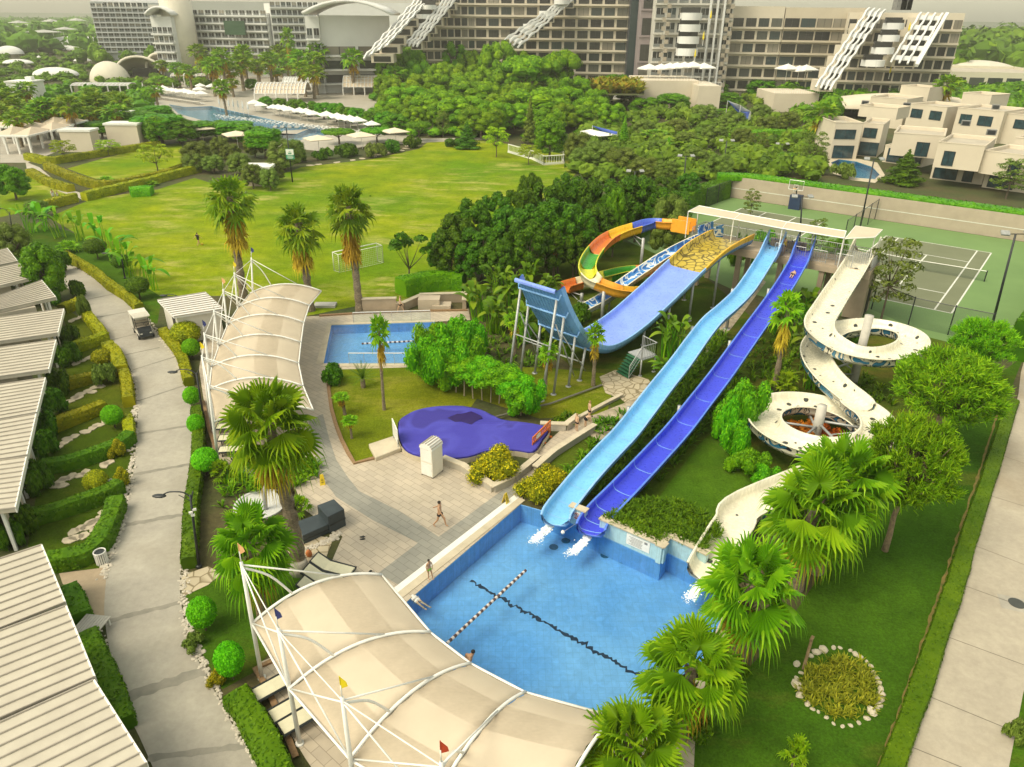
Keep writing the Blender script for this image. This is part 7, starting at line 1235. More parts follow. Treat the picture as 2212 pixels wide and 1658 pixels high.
def hotel(label, x0, x1, Y0, Y1, top, floors, bays, fh, wall, name='hotel', winw=.80, winh=.58, slab=1.1, kind='win', dep=16, z0=3., sub=True, group='hotel blocks', skip=0):
    "facade between picture columns x0 and x1 at forward distances Y0 and Y1; `top` in metres"
    if top < 0: top = D((x0+x1)/2, -top, (Y0+Y1)/2).z
    A = D(x0, 60, Y0); A.z = 0; B_ = D(x1, 60, Y1); B_.z = 0; d = B_-A; L = d.length; e = d.normalized(); n = V((e.y, -e.x, 0)); t = T(name, label, 'hotel', A, group); m = MB(A); q = [A, B_, B_-n*dep, A-n*dep]; pbox(A, q, 0, top, .8, .4).build('wall', [wall, VR], t); ang_ = math.atan2(e.y, e.x); a, f = unitwin(kind); bw = L/bays
    for k in range(floors):
        zz = z0+k*fh
        if slab: m = MB(A); m.box(lerp(A, B_, .5)+n*slab/2+V((0, 0, zz-.25)), (L, slab, .5), ang_); m.build('balcony_slab', wall, t)
        for j in range(bays):
            if skip and (j*7+k*3) % skip == 0: continue
            w = link('window', a, t); w.location = e*(bw*(j+.5))+n*.02+V((0, 0, zz+.1)); w.rotation_euler = (0, 0, ang_); w.scale = (bw*winw, 1, fh*winh+.3)
            if sub: fr = link('frame', f, w)
    return t
def ladder(t, a, b, c, d_, Ya, Yc, rails, rungs, mt=WHT, r=.35):
    "sloping white terrace frame: rails from the roof down to the ground with an awning at each floor"
    o = V(t.location); A, B_, C_, D_ = D(*a, Ya), D(*b, Ya), D(*c, Yc), D(*d_, Yc)
    for k in range(rails):
        u = k/(rails-1); p, q = lerp(A, B_, u), lerp(C_, D_, u); m = MB(o); pts_ = []
        for j in range(rungs+1): v = j/rungs; x = lerp(p, q, v); pts_ += [x, x+(q-p)/rungs*.55+V((0, 0, (p.z-q.z)/rungs*.25))] if j < rungs else [x]
        m.tube(pts_, r, 4); m.build('sloping_rail', mt, t)
    for j in range(rungs): v = (j+.25)/rungs; m = MB(o); x, y = lerp(A, C_, v), lerp(B_, D_, v); h = (C_-A)/rungs*.38; m.hexa([p-V((0, 0, .25)) for p in (x, y, y+h, x+h)]+[x, y, y+h, x+h]); m.build('awning', mt, t); m = MB(o); zt, zb = x.z-.6, lerp(A, C_, (j+1.25)/rungs).z-.6; m.hexa([V((p.x, p.y+dy, z)) for z in (zb, zt) for p, dy in ((x, .9), (y, .9), (y, 7), (x, 7))]); m.build('terrace_block', BEI, t); m = MB(o); w_ = (y-x)*.12; m.hexa([V((p.x, p.y+dy, z)) for z in (zb+(zt-zb)*.12, zb+(zt-zb)*.75) for p, dy in ((x+w_, .8), (y-w_, .8), (y-w_, 1.2), (x+w_, 1.2))]); m.build('window', DKG, t)
def rounded(t, x0, x1, y0, y1, Y, mt=WHT, bulge=1.6):
    o = V(t.location); A, B_ = D(x0, y1, Y), D(x1, y1, Y); h = D(x0, y0, Y).z-A.z; m = MB(o); pts_ = [lerp(A, B_, k/8)-V((0, bulge*(1-(k/4-1)**2), 0)) for k in range(9)]; m.prism([(p.x, p.y) for p in pts_]+[(B_.x, B_.y+3), (A.x, A.y+3)], A.z, A.z+h); m.build('rounded_balcony', mt, t)
    m = MB(o); a, b = D(x0+1, y0-12, Y+.4), D(x1-1, y0-12, Y+.4); m.hexa([V((p.x, p.y+dy, z)) for z in (A.z+h, a.z) for p, dy in ((a, 0), (b, 0), (b, 1), (a, 1))]); m.build('recessed_glazing', DKG, t)
h1 = hotel('beige hotel wing at the centre left with sloping white terrace frames', 905, 1026, 268, 272, 34, 9, 8, 3.4, BEI)
ladder(h1, (906, -6), (931, -6), (786, 128), (836, 100), 262, 240, 4, 7); ladder(h1, (965, -4), (988, -4), (874, 100), (900, 102), 262, 250, 4, 6)
for y in (18, 38, 58, 78, 98): rounded(h1, 868+(98-y)*.52, 900+(98-y)*.52, y-7, y+3, 258)
h2 = hotel('broad beige hotel wing at the centre with long balcony floors', 1026, 1357, 272, 266, 34, 9, 12, 3.4, BEI)
ladder(h2, (1228, -6), (1246, -6), (1090, 88), (1118, 104), 260, 252, 4, 6)
for y in (6, 32, 60, 84): rounded(h2, 1100+(84-y)*1.25, 1132+(84-y)*1.25, y-8, y+4, 258)
hotel('dark block filling the shadowy gap between the centre hotel and the pale tower', 1359, 1380, 262, 262, 37, 1, 1, 30, mat('gap_shade_fill', (.06, .065, .08), (.045, .05, .06), .4, .3), slab=0, winw=.9, winh=.9, sub=False)  # dark block put where only a gap lies, its shade in the colour
hotel('mauve grey hotel tower with large square openings', 1382, 1412, 256, 256, 37, 4, 1, 7.5, mat('mauve_cladding', (.30, .25, .26), (.26, .22, .23), .7, .3), slab=.4, winw=.7, winh=.6)
h5 = hotel('pale hotel tower with rounded white balconies and checkered strips', 1412, 1580, 246, 244, 40, 8, 7, 4.0, mat('hotel_pale', (.56, .54, .49), (.50, .48, .44), .8, .15), kind='bal')
for y in (30, 55, 81, 107): rounded(h5, 1476-(y*.12), 1519-(y*.12), y-2, y+14, 238)
for x in (1437, 1572): 
    A = D(x, 60, 243); m = MB(h5.location); [m.box(V((A.x-.6+1.2*((k+j) % 2), A.y-.4, 1+k*1.2)), (1.2, .1, 1.2)) for k in range(32) for j in (0,)]; m.build('checker_strip', mat('checker_beige', (.38, .33, .26)), h5)
for x in (1530, 1545, 1560): A = D(x, 60, 242.5); m = MB(h5.location); m.box(V((A.x, A.y, 19)), (.5, .8, 38)); m.build('white_fin', WHT, h5)
hotel('beige hotel wing with four rows of square windows', 1580, 1690, 250, 248, -14, 6, 4, 3.55, BEI)
hotel('brown beige hotel wing with long dark recessed floors', 1692, 1868, 248, 244, -17, 6, 5, 3.55, mat('hotel_brown_beige', (.52, .46, .36), (.46, .40, .31), .85, .2), winw=.9, winh=.6)
h8 = hotel('stepped hotel block at the right with white sloping terrace frames', 1830, 2078, 240, 232, -28, 6, 12, 3.55, BEI)
ladder(h8, (1878, 18), (1912, 22), (1762, 190), (1792, 196), 236, 205, 4, 7); ladder(h8, (1990, 28), (2036, 30), (1924, 136), (1978, 140), 230, 216, 4, 5); 
A, B_ = D(2046, 30, 229), D(1980, 142, 214); m = MB(h8.location); m.tube([A, B_], .6, 4); m.build('sloping_rail', WHT, h8)
for k, (xa, xb, y) in enumerate(((1915, 1952, 50), (1905, 1942, 76), (1890, 1930, 103), (1868, 1910, 130))): rounded(h8, xa, xb, y, y+14, 226-k*4, bulge=2)
for x, y, w, h in ((1965, 14, 9, 6), (1972, 8, 4, 8), (1955, 15, 8, 3)): A = D(x, 22, 236); m = MB(h8.location); m.box(V((A.x, A.y+4, A.z+h*.5)), (w*.35, 3, h*1.0)); m.build('roof_plant', mat('unit_grey', g(.2)), h8)
# parasols on the hotel terraces are placed below; left white hotels
l1 = hotel('distant white hotel with dark ranks of balconies under a sloping roof', 205, 330, 398, 404, -16, 10, 10, 2.2, mat('hotel_far_white', (.52, .53, .54), (.48, .49, .5), .8, .1), kind='bal', winh=.75, z0=5.5); A, B_ = D(196, 12, 392), D(395, 8, 450)
m = MB(l1.location); A.z = B_.z = A.z*.5+B_.z*.5; m.hexa([A, B_, B_+V((0, 18, 6)), A+V((0, 18, 6)), A+V((0, 0, .8)), B_+V((0, 0, .8)), B_+V((0, 18, 6.8)), A+V((0, 18, 6.8))]); m.build('sloping_roof', WHT, l1)
l2 = hotel('white hotel with a round tower and green glass bay', 404, 580, 330, 322, -28, 8, 12, 2.75, WHT, kind='bal', winh=.5, slab=1.6, z0=3.2); A = D(388, 60, 322); m = MB(l2.location); m.lathe((A.x, A.y, 0), [(6, 0), (6, 29), (5.6, 29.2)], 20); m.build('round_tower', mat('cream_tower', (.64, .60, .50), (.58, .54, .45), .8, .2), l2, True)
A, B_ = D(486, 64, 320), D(530, 64, 318); m = MB(l2.location); m.hexa([V((p.x, p.y+dy, z)) for z in (15.5, 20.5) for p, dy in ((A, -.6), (B_, -.6), (B_, 1), (A, 1))]); m.build('green_glass_bay', mat('green_glass', (.04, .09, .05), (.03, .07, .04), .15, .3), l2)
def vault_roof(t, x0, x1, y, Y, dep, h, mt=WHT, nm='curved_roof'):
    A, B_ = D(x0, y, Y), D(x1, y, Y); B_.z = A.z; m = MB(t.location); rows = []
    for k in range(9): u = k/8; p = lerp(A, B_, u)+V((0, 0, h*4*u*(1-u))); rows.append([p+V((0, -1, 0)), p+V((0, dep, 0))])
    m.grid(rows); ob = m.build(nm, mt, t, True); md = ob.modifiers.new('s', 'SOLIDIFY'); md.thickness = .8
vault_roof(l2, 316, 372, 34, 312, 18, 2.5)
hotel('white annexe with balconies under a curved roof left of the round tower', 328, 372, 316, 314, -36, 5, 4, 3.2, WHT, kind='bal', slab=1.4)
l3 = hotel('white hotel wing with regular balcony rows behind the palms', 588, 692, 322, 330, -8, 9, 9, 2.9, WHT, kind='bal', winh=.5, slab=1.6, z0=2.3)
l4 = hotel('white building with a curved roof and dark bands of glass', 690, 842, 256, 262, -34, 3, 2, 4.2, WHT, kind='win', winw=.9, winh=.5, slab=2); vault_roof(l4, 655, 845, 32, 250, 18, 3.5)
hotel('white end block with corner balconies beside the curved roof building', 660, 690, 254, 254.3, -36, 4, 2, 4.4, WHT, kind='bal', slab=1.5)
hotel('pale high hotel block far behind the round tower', 405, 640, 470, 480, -4, 4, 16, 3., mat('hotel_far_grey', (.46, .46, .44), (.42, .42, .40), .8, .1), slab=.5, sub=False)
hotel('pale flat hotel block far behind the white wings', 640, 900, 430, 430, 3-9, 4, 14, 3., WHT, slab=1., sub=False)
# domes, shells and halls of the resort
def shell(name, label, c, Y, w, dep, h, mt=WHT, rows_=10, cut=0., cat='building', legs=False, group=None, z=0.):
    "a lens-shaped roof: half ellipsoid of width w, depth dep, height h"
    A = D(c[0], c[1], Y); t = T(name, label, cat, (A.x, Y, 0), group); m = MB(t.location); k = 16; rws = []
    for i in range(rows_+1):
        a = pi/2*i/rows_; rws.append([V((A.x+cos(a)*w/2*cos(2*pi*j/k), Y+cos(a)*dep/2*sin(2*pi*j/k), z+h*sin(a))) for j in range(k)])
    m.grid(rws, closed=True); m.build('roof', mt, t, True)
    if z > .5: m = MB(t.location); m.lathe((A.x, Y, 0), [(min(w, dep)*.42, 0), (min(w, dep)*.42, z+.1)], 12); m.build('wall', VW, t)
    return t
def arch(label, cx, Y, w, h):
    "an open shell: a tall front arch swept back to a low rear one"
    A = D(cx, 150, Y); t = T('shell_arch', label, 'arch', (A.x, Y, 0), 'shell domes'); m = MB(t.location); rows = []
    for j in range(7): v = j/6; rows.append([V((A.x-v*w*.12-cos(pi*k/14)*w/2*(1-.25*v), Y+v*w*.5, sin(pi*k/14)**.8*h*(1-.55*v*v))) for k in range(15)])
    m.grid(rows); ob = m.build('roof', SH, t, True); md = ob.modifiers.new('s', 'SOLIDIFY'); md.thickness = .9; m = MB(t.location); m.box((A.x, Y+w*.3, h*.2), (w*.5, w*.15, h*.4)); m.build('stage_wall', DKG, t); return t
SH = mat('shell_cream', (.62, .58, .48), (.56, .52, .43), .6, .2)
def ground_y(px_, py): return G(px_, py).y
for (cx, cy, w, h, d, l) in ((236, 160, 86, 34, .7, 'large cream shell dome at the front of the resort hall'), (300, 150, 110, 36, .5, 'cream shell arching to the right of the large dome'), (345, 148, 66, 40, .4, 'open cream arch shell behind the others')):
    Y = ground_y(cx, cy+18); mp = mpp(D(cx, cy, Y)); shell('shell_dome', l, (cx, cy), Y, w*mp, w*mp*d, (h+8)*mp, SH, cat='dome', group='shell domes') if w == 86 else arch(l, cx, Y, w*mp, (h+8)*mp)
for (cx, cy, w, h, d, l) in ((90, 102, 190, 12, .4, 'long low white hall roof at the far left'), (170, 96, 170, 20, .35, 'long domed white hall roof behind the shells'), (20, 112, 60, 16, .6, 'white pavilion roof at the left edge'), (120, 158, 100, 16, .5, 'white curved roof with a roof garden'), (38, 132, 66, 8, .5, 'low white roof at the left edge'), (2100, 158, 210, 30, .5, 'wide white domed hall at the right')):
    Y = ground_y(cx, cy+14); mp = mpp(D(cx, cy, Y)); shell('hall', l, (cx, cy), Y, w*mp, w*mp*d, h*mp*1., WHT if cx < 2000 else SH, cat='hall', group='domed halls', z=14*mp*.6)
def tent(label, c, Y, w, h, n=8, name='tent', z=2., mt=WHT, grp='peaked tents', cat='tent', concave=.5):
    A = D(c[0], c[1], Y); t = T(name, label, cat, (A.x, Y, 0), grp); m = MB(t.location); rws = []
    for i in range(6): u = i/5; r = w/2*(1-u)**(1+concave)+.02; rws.append([V((A.x+r*cos(2*pi*j/n+.4), Y+r*sin(2*pi*j/n+.4), z+h*u)) for j in range(n)])
    m.grid(rws, closed=True); m.build('canopy', mt, t)
    for j in range(0, n, 2): m = MB(t.location); x, y = A.x+w*.48*cos(2*pi*j/n+.4), Y+w*.48*sin(2*pi*j/n+.4); m.tube([(x, y, 0), (x, y, z)], .1, 5); m.build('post', WHITE, t)
    return t
for cx, cy, w, h, l in ((232, 118, 60, 26, 'swooping white tent behind the shells'), (178, 131, 36, 17, 'small white cone tent among the gardens'), (168, 117, 30, 8, 'grey peaked kiosk roof behind the cone tent'), (85, 128, 30, 8, 'white mushroom kiosk at the left'), (985, 118, 30, 22, 'small cream pyramid roof before the centre hotel')): Y = ground_y(cx, cy+6); mp = mpp(D(cx, cy, Y)); tent(l, (cx, cy), Y, w*mp, h*mp, 8, z=5*mp)
for cx, cy, w, l in ((60, 58, 46, 'nearest at the left'), (95, 70, 76, 'broadest one'), (40, 50, 44, 'leftmost'), (140, 64, 50, 'right of the broad one'), (110, 47, 40, 'middle of the far row'), (165, 45, 40, 'far right one')): Y = 520+(70-cy)*9; mp = mpp(D(cx, cy, Y)); tent('pale grey hipped roof in the hazy trees, '+l, (cx, cy), Y, w*mp, 5*mp, 4, 'bungalow', max(1, D(cx, cy, Y).z), mat('hazy_roof', (.42, .42, .40), (.36, .36, .34), .8, .1), 'hazy bungalows', 'bungalow', .0)
Wh = hotel('long pale warehouse roof at the right edge beyond the domed hall', 2080, 2330, 262, 255, 8., 1, 6, 5, mat('hall_cream', (.60, .56, .44), (.54, .5, .4), .7, .1), name='hall', slab=0, sub=False, group='domed halls', dep=40)
# kiosk, cream walls, pergolas, hut
def cuboid(name, label, cat, base, w, d, h, mt, rz=0., top=None, group=None):
    p = G(*base); t = T(name, label, cat, p, group); m = MB(p); m.box(p+V((0, 0, h/2)), (w, d, h), rz); m.build('wall', mt, t); m = MB(p); m.box(p+V((0, 0, h+.15)), (w*1.08, d*1.08, .35), rz); m.build('roof', top or WHITE, t); return t
t = cuboid('kiosk', 'white cube lookout hut with a dark square window', 'hut', (68, 232), 6.5, 6, 6.4, WHITE); p = G(68, 232); m = MB(p); m.box(p+V((.8, -3.05, 4.2)), (2.8, .1, 2.2)); m.build('window', GLASS, t); m = MB(p); m.box(p+V((1, 1, 7)), (1.6, 1.6, 1.2)); m.build('chimney', WHITE, t)
cuboid('garden_wall', 'cream block wall left of the clipped ficus', 'wall', (180, 326), 5.6, 3, 3.6, VW); cuboid('garden_wall', 'cream block wall right of the clipped ficus', 'wall', (280, 318), 6, 3.4, 4.2, VW); cuboid('garden_wall', 'small cream pier beside the long pool trees', 'wall', (284, 285), 2.4, 2, 4., VW); t = cuboid('hut', 'small beige hut with a white roof among the olives', 'hut', (566, 398), 3.8, 3.4, 2.5, mat('beige_render', (.4, .33, .25)), .05); p = G(566, 398); m = MB(p); m.box(p+V((.8, -1.75, 1.4)), (.9, .06, .8)); m.build('window', GLASS, t); cuboid('hut', 'white pool bar hut with a dark peaked lantern in the wood', 'hut', (1300, 212), 12, 8, 4, WHITE)
for i, (x, y, w, d, l) in enumerate(((30, 318, 80, 9, 'front cream roof'), (80, 305, 80, 8, 'right cream roof'), (20, 296, 70, 8, 'rear cream roof'), (125, 290, 70, 7, 'far right cream roof'), (75, 284, 60, 7, 'smallest cream roof'))):
    p = G(x, y+16); mp = mpp(p); t = T('pergola', 'cream canvas pergola with white posts at the left, '+l, 'pergola', p, 'cream pergolas at the left'); w *= mp; m = MB(p); m.box(p+V((0, d/2, 3.1)), (w, d, .3)); m.build('beam', WHITE, t)
    for s in (-.25, .25): m = MB(p); c = p+V((w*s, d/2, 3.25)); m.add([c+V((-w*.22, -d*.42, 0)), c+V((w*.22, -d*.42, 0)), c+V((w*.22, d*.42, 0)), c+V((-w*.22, d*.42, 0)), c+V((0, 0, 1.))], [(0, 1, 4), (1, 2, 4), (2, 3, 4), (3, 0, 4)]); m.build('canvas', CRM, t)
    for s in (-.48, -.16, .16, .48): m = MB(p); m.box(p+V((w*s, .2, 1.5)), (.3, .3, 3.)); m.build('post', WHITE, t)
def vault(label, x0, x1, y, dep, h, mt, z=2.4, grp='barrel pergolas'):
    A, B_ = G(x0, y), G(x1, y); t = T('barrel_pergola', label, 'pergola', A, grp); m = MB(A); d = B_-A; n = V((-d.y, d.x, 0)).normalized(); N = 14
    for k in range(N+1):
        p = lerp(A, B_, k/N); m.tube([p+n*dep*j/8+V((0, 0, z+h*4*(j/8)*(1-j/8))) for j in range(9)], .14, 4)
    for j in range(9): m.tube([A+n*dep*j/8+V((0, 0, z+h*4*(j/8)*(1-j/8))), B_+n*dep*j/8+V((0, 0, z+h*4*(j/8)*(1-j/8)))], .12, 4)
    m.build('lattice', WHT, t); m = MB(A); m.grid([[lerp(A, B_, k)+n*dep*j/8+V((0, 0, z-.1+h*4*(j/8)*(1-j/8))) for j in range(9)] for k in (0, 1)]); m.build('vault', mt, t)
    for k in range(0, N+1, 3): p = lerp(A, B_, k/N); m = MB(A); m.tube([p, p+V((0, 0, z))], .2, 5); m.build('post', WHITE, t)
vault('cream lattice barrel pergola at the near side of the resort terrace', 552, 660, 222, 12, 2.6, CRM); vault('white barrel pergola behind the cream lattice one', 612, 690, 206, 11, 2.6, WHT); vault('cream lattice barrel pergola behind the clipped trees', 742, 850, 206, 12, 3., CRM); vault('white barrel pergola beside the pine wood', 726, 800, 190, 12, 3., WHT); vault('low ringed pergola by the small palms', 372, 500, 184, 6, .6, CRM, 3.); vault('long flat pergola left of the pool', 158, 280, 208, 7, .5, VR, 3.)
# parasols and loungers of the resort
def parasol(name, w, h, mt, closed=False, rim=.16):
    t = T(name, 'parasol', 'parasol'); m = MB(); m.tube([(0, 0, 0), (0, 0, h+.1)], .05, 5); m.build('pole', WHITE, t); m = MB()
    if closed: m.lathe((0, 0, h-1.5), [(.10, 0), (.2, .3), (.16, .9), (.04, 1.6)], 8)
    else:
        c = [(x*w/2, y*w/2, h-.75) for x, y in ((-1, -1), (1, -1), (1, 1), (-1, 1))]; lo = [(x, y, z-rim) for x, y, z in c]; m.add(c+lo+[(0, 0, h)], [(0, 1, 8), (1, 2, 8), (2, 3, 8), (3, 0, 8), (4, 5, 1, 0), (5, 6, 2, 1), (6, 7, 3, 2), (7, 4, 0, 3)])
    m.build('canopy', mt, t); return t
PWH = mat('parasol_white', (.76, .75, .72), (.70, .69, .66), .7, 1); P['par', 0] = parasol('parasol', 3., 2.7, PWH); P['parc', 0] = parasol('closed_parasol', 1, 3., PWH, True); P['parb', 0] = parasol('square_parasol', 5., 3.6, mat('parasol_cream', (.70, .60, .46), (.62, .54, .42), .7, 1)); P['pary', 0] = parasol('yellow_parasol', 1, 2.6, FLAGS['yellow'], True)
row1 = [(337+i*9.2, 205+i*1.35) for i in range(10)]+[(437, 220), (435, 200), (460, 203), (433, 210), (475, 188), (552, 242), (566, 245), (593, 250), (604, 252), (615, 254), (627, 257), (650, 260), (664, 262), (679, 265), (708, 270), (731, 274), (744, 277), (758, 280), (774, 283), (805, 288)]
row1.sort()
for i, (x, y) in enumerate(row1): put(P['par', 0], G(x, y), .5+R.uniform(-.1, .1), R.uniform(.95, 1.15), 'open white square parasol, %s from the left along the long pool' % ordn(i), 'open white parasols along the pool', 'parasol')
for i, (x, y) in enumerate([(476, 240), (487, 242), (497, 244), (507, 246), (517, 248), (527, 250), (538, 252), (377, 205), (312, 205), (280, 208)]): put(P['parc', 0], G(x, y), 0, 1.15, 'furled white parasol, %s of those on the terrace' % ordn(i), 'furled white parasols', 'parasol')
for x, y, l in ((855, 312, 'big cream parasol right of the disc trees'), (783, 322, 'big cream parasol between the disc trees'), (690, 330, 'big cream parasol left of the disc trees'), (440, 305, 'big cream parasol behind the olives'), (515, 320, 'big cream parasol at the pool behind the olives')): put(P['parb', 0], G(x, y), .6, .88, l, 'big cream parasols', 'parasol')
for i, (x, y) in enumerate(((1402, 168), (1428, 168), (1446, 166), (1462, 165), (1478, 164), (1496, 163), (1520, 166), (1700, 168), (1725, 172), (1740, 170))): put(P['par', 0], D(x, y-14, 232)+V((0, 0, -2.6)), .4, 1.7, 'white parasol on the hotel terrace, %s from the left' % ordn(i), 'terrace parasols', 'parasol')
for i, (x, y) in enumerate(((1536, 36), (1520, 82), (1502, 120), (2043, 72), (2020, 118), (2002, 164))): put(P['pary', 0], D(x-(0 if i < 3 else 78), y-4 if i < 3 else y-14, 236 if i < 3 else 224)+V((0, 0, -2.6)), .0, 1.4, 'furled yellow parasol on a hotel balcony, %s of six' % ordn(i), 'yellow balcony parasols', 'parasol')
m = MB(); m.hexa([(-1, -.33, .28), (.3, -.33, .28), (.3, .33, .28), (-1, .33, .28), (-1, -.33, .36), (.3, -.33, .36), (.3, .33, .36), (-1, .33, .36)]); m.hexa([(.3, -.33, .28), (.95, -.33, .75), (.95, .33, .75), (.3, .33, .28), (.3, -.33, .36), (.9, -.33, .82), (.9, .33, .82), (.3, .33, .36)]); [m.box((x, y, .14), (.06, .06, .28)) for x in (-.8, .4) for y in (-.3, .3)]; LM = m.mesh('pool_lounger', PWH); i = 0
for k in range(62):
    u = k/61; x = lerp(470, 812, u); y = 254+(x-470)*.112+(k % 2)*3.2; o = link('pool_lounger', LM, None, G(x+R.uniform(-2, 2), y, .012)); o.rotation_euler = (0, 0, -2.2+R.uniform(-.15, .15)); o.scale = (1.1, 1.1, 1.1); tag(o, 'white sun lounger, %s from the left along the near pool terrace' % ordn(k), 'lounger', 'white loungers along the pool')
for k in range(22): x = 338+k*4.6; o = link('pool_lounger', LM, None, G(x, 214+k*.62, .012)); o.rotation_euler = (0, 0, -2.); o.scale = (1.1, 1.1, 1.1); tag(o, 'white sun lounger, %s from the left under the upper parasol row' % ordn(k), 'lounger', 'white loungers under the upper parasols')
# hotel terraces in front of the wings
def terrace(label, x0, x1, Y, h, dep, mt=VW): A, B_ = D(x0, 100, Y), D(x1, 100, Y); t = T('terrace_wall', label, 'wall', (A.x, Y, 0), 'hotel terrace walls'); m = MB(t.location); m.prism([(A.x, Y), (B_.x, Y), (B_.x, Y+dep), (A.x, Y+dep)], 0, h); m.build('wall', mt, t); m = MB(t.location); m.tube([(A.x, Y+.2, h+1), (B_.x, Y+.2, h+1)], .06, 4); [m.tube([(lerp(A.x, B_.x, k/20), Y+.2, h), (lerp(A.x, B_.x, k/20), Y+.2, h+1)], .04, 3) for k in range(21)]; m.build('railing', WHITE, t); return t
terrace('beige terrace wall under the pale hotel tower', 1386, 1520, 222, 7.2, 20); terrace('beige terrace wall left of the big umbrella pine', 1520, 1570, 214, 6.5, 20); terrace('beige terrace wall right of the big umbrella pine', 1690, 1790, 214, 4.8, 16); t = shell('terrace_hall', 'low curved beige wing at the foot of the stepped hotel', (1960, 150), 205, 44, 16, 3.4, VW, z=2.5, cat='building')
tag(bed('flowering_bank', [D(1285, 100, 205).xy.to_3d(), D(1395, 100, 205).xy.to_3d(), D(1395, 100, 232).xy.to_3d(), D(1285, 100, 232).xy.to_3d()], .55, 3.2, leafmat('autumn_bank_leaf', (.05, .09, .02), (.12, .15, .04), (.19, .12, .05), .6, .2), 'yellow and orange flowering bank before the centre hotel', z=5.2, w_=.5, per=8))
sheet('terrace_bank', [D(1280, 100, 200), D(1400, 100, 200), D(1400, 100, 236), D(1280, 100, 236)], 5.2, SOIL)
# sails of the play area
def sail(label, pts, mt): w = [G(a, b, z) for a, b, z in pts]; t = T('shade_sail', label, 'shade sail', (w[0].x, w[0].y, 0), 'shade sails'); m = MB(t.location); n = 6; rows = [[lerp(lerp(w[0], w[1], j/n), lerp(w[3], w[2], j/n), i/n)-V((0, 0, .8*(1-(2*i/n-1)**2)*(1-(2*j/n-1)**2))) for j in range(n+1)] for i in range(n+1)]; m.grid(rows); ob = m.build('sail', mt, t, True); md = ob.modifiers.new('s', 'SOLIDIFY'); md.thickness = .05; [MB(t.location).tube([(p.x, p.y, 0), p], .08, 5).build('pole', WHITE, t) for p in w]
SB = mat('sail_blue', (.06, .12, .50), (.05, .1, .42), .7, 1); sail('bright blue shade sail over the play garden', ((1280, 272, 4), (1333, 285, 3.2), (1333, 291, 2.8), (1300, 282, 3)), SB); sail('white shade sail over the play garden', ((1254, 284, 3.2), (1275, 280, 3.4), (1333, 292, 2.8), (1290, 296, 2.6)), PWH); sail('striped blue and white sail peak among the trees', ((1572, 218, 7), (1620, 240, 4), (1615, 260, 3), (1602, 250, 4)), SB); sail('white sail beside the striped one', ((1572, 218, 7), (1600, 228, 6), (1622, 242, 4), (1600, 236, 5)), PWH)
# woods that read as one mass
def wood(name, label, spots, lm, seed): 
    rnd = random.Random(seed); m = MB(spots[0][0])
    for p, r, h in spots:
        b = [(p+V((0, 0, h*.55)), (r, r, h*.5)), (p+V((rnd.uniform(-r, r)*.6, rnd.uniform(-r, r)*.6, h*.4)), (r*.7, r*.7, h*.42))]; core(m, b, .86, 7, 0, .18); leaves(m, b, 46, r*.22, .5, .6, rnd, .85)
    return tag(m.build(name, lm), label, 'wood', None, 'stuff')
rd = random.Random(5); L_WOOD = leafmat('wood_leaf', (.018, .045, .008), (.042, .09, .012), (.085, .15, .02), .6, .1, .05)
wood('woodland', 'green undergrowth and trees filling the gaps of the pine wood', [(G(rd.uniform(800, 1290), rd.uniform(196, 300))+V((0, 0, 0)), rd.uniform(1.2, 2.2), rd.uniform(1, 2.2)) for _ in range(150)], L_PINE, 1); wood('woodland', 'mixed shrubs between the lawn and the villas', [(G(rd.uniform(1240, 1780), rd.uniform(210, 395)), rd.uniform(1.2, 2.4), rd.uniform(1.6, 3.4)) for _ in range(300)], leafmat('mixed_shrub_leaf', (.025, .06, .016), (.05, .105, .026), (.10, .17, .05), .55, .15, .1), 2)
wood('woodland', 'trees and shrubs behind the villas and under the right hotel', [(G(rd.uniform(1700, 2300), rd.uniform(188, 262)), rd.uniform(2, 4), rd.uniform(3, 6)) for _ in range(200)], L_FICUS, 3); wood('woodland', 'garden trees between the left hotels and the resort', [(G(rd.uniform(-60, 460), rd.uniform(118, 196)), rd.uniform(1.8, 3.6), rd.uniform(1.6, 3.4)) for _ in range(170)], L_WOOD, 4); wood('woodland', 'garden trees at the feet of the white hotels', [(G(rd.uniform(150, 900), rd.uniform(122, 142)), rd.uniform(2.5, 4.5), rd.uniform(4.5, 9)) for _ in range(95)], L_WOOD, 8); wood('woodland', 'hazy woods reaching to the horizon at the left', [(V((rd.uniform(-900, -120), Y, 0)), rd.uniform(7, 14), rd.uniform(9, 16)) for Y in [rd.uniform(420, 1500) for _ in range(900)]], L_WOOD, 5); wood('woodland', 'far wood at the right beyond the hotels', [(V((rd.uniform(180, 900), Y, 0)), rd.uniform(6, 11), rd.uniform(12, 21)) for Y in [rd.uniform(330, 700) for _ in range(420)]], L_WOOD, 6); wood('woodland', 'shrubs under the resort palms at the left edge', [(G(rd.uniform(-40, 330), rd.uniform(200, 290)), rd.uniform(1.6, 3.2), rd.uniform(2, 4)) for _ in range(120)], L_FICUS, 7)
sheet('far_fields', [V((-6000, 1500, 0)), V((6000, 1500, 0)), V((9000, 13900, 0)), V((-9000, 13900, 0))], .05, mat('far_green', (.06, .09, .03), (.04, .06, .02), .9, .003))

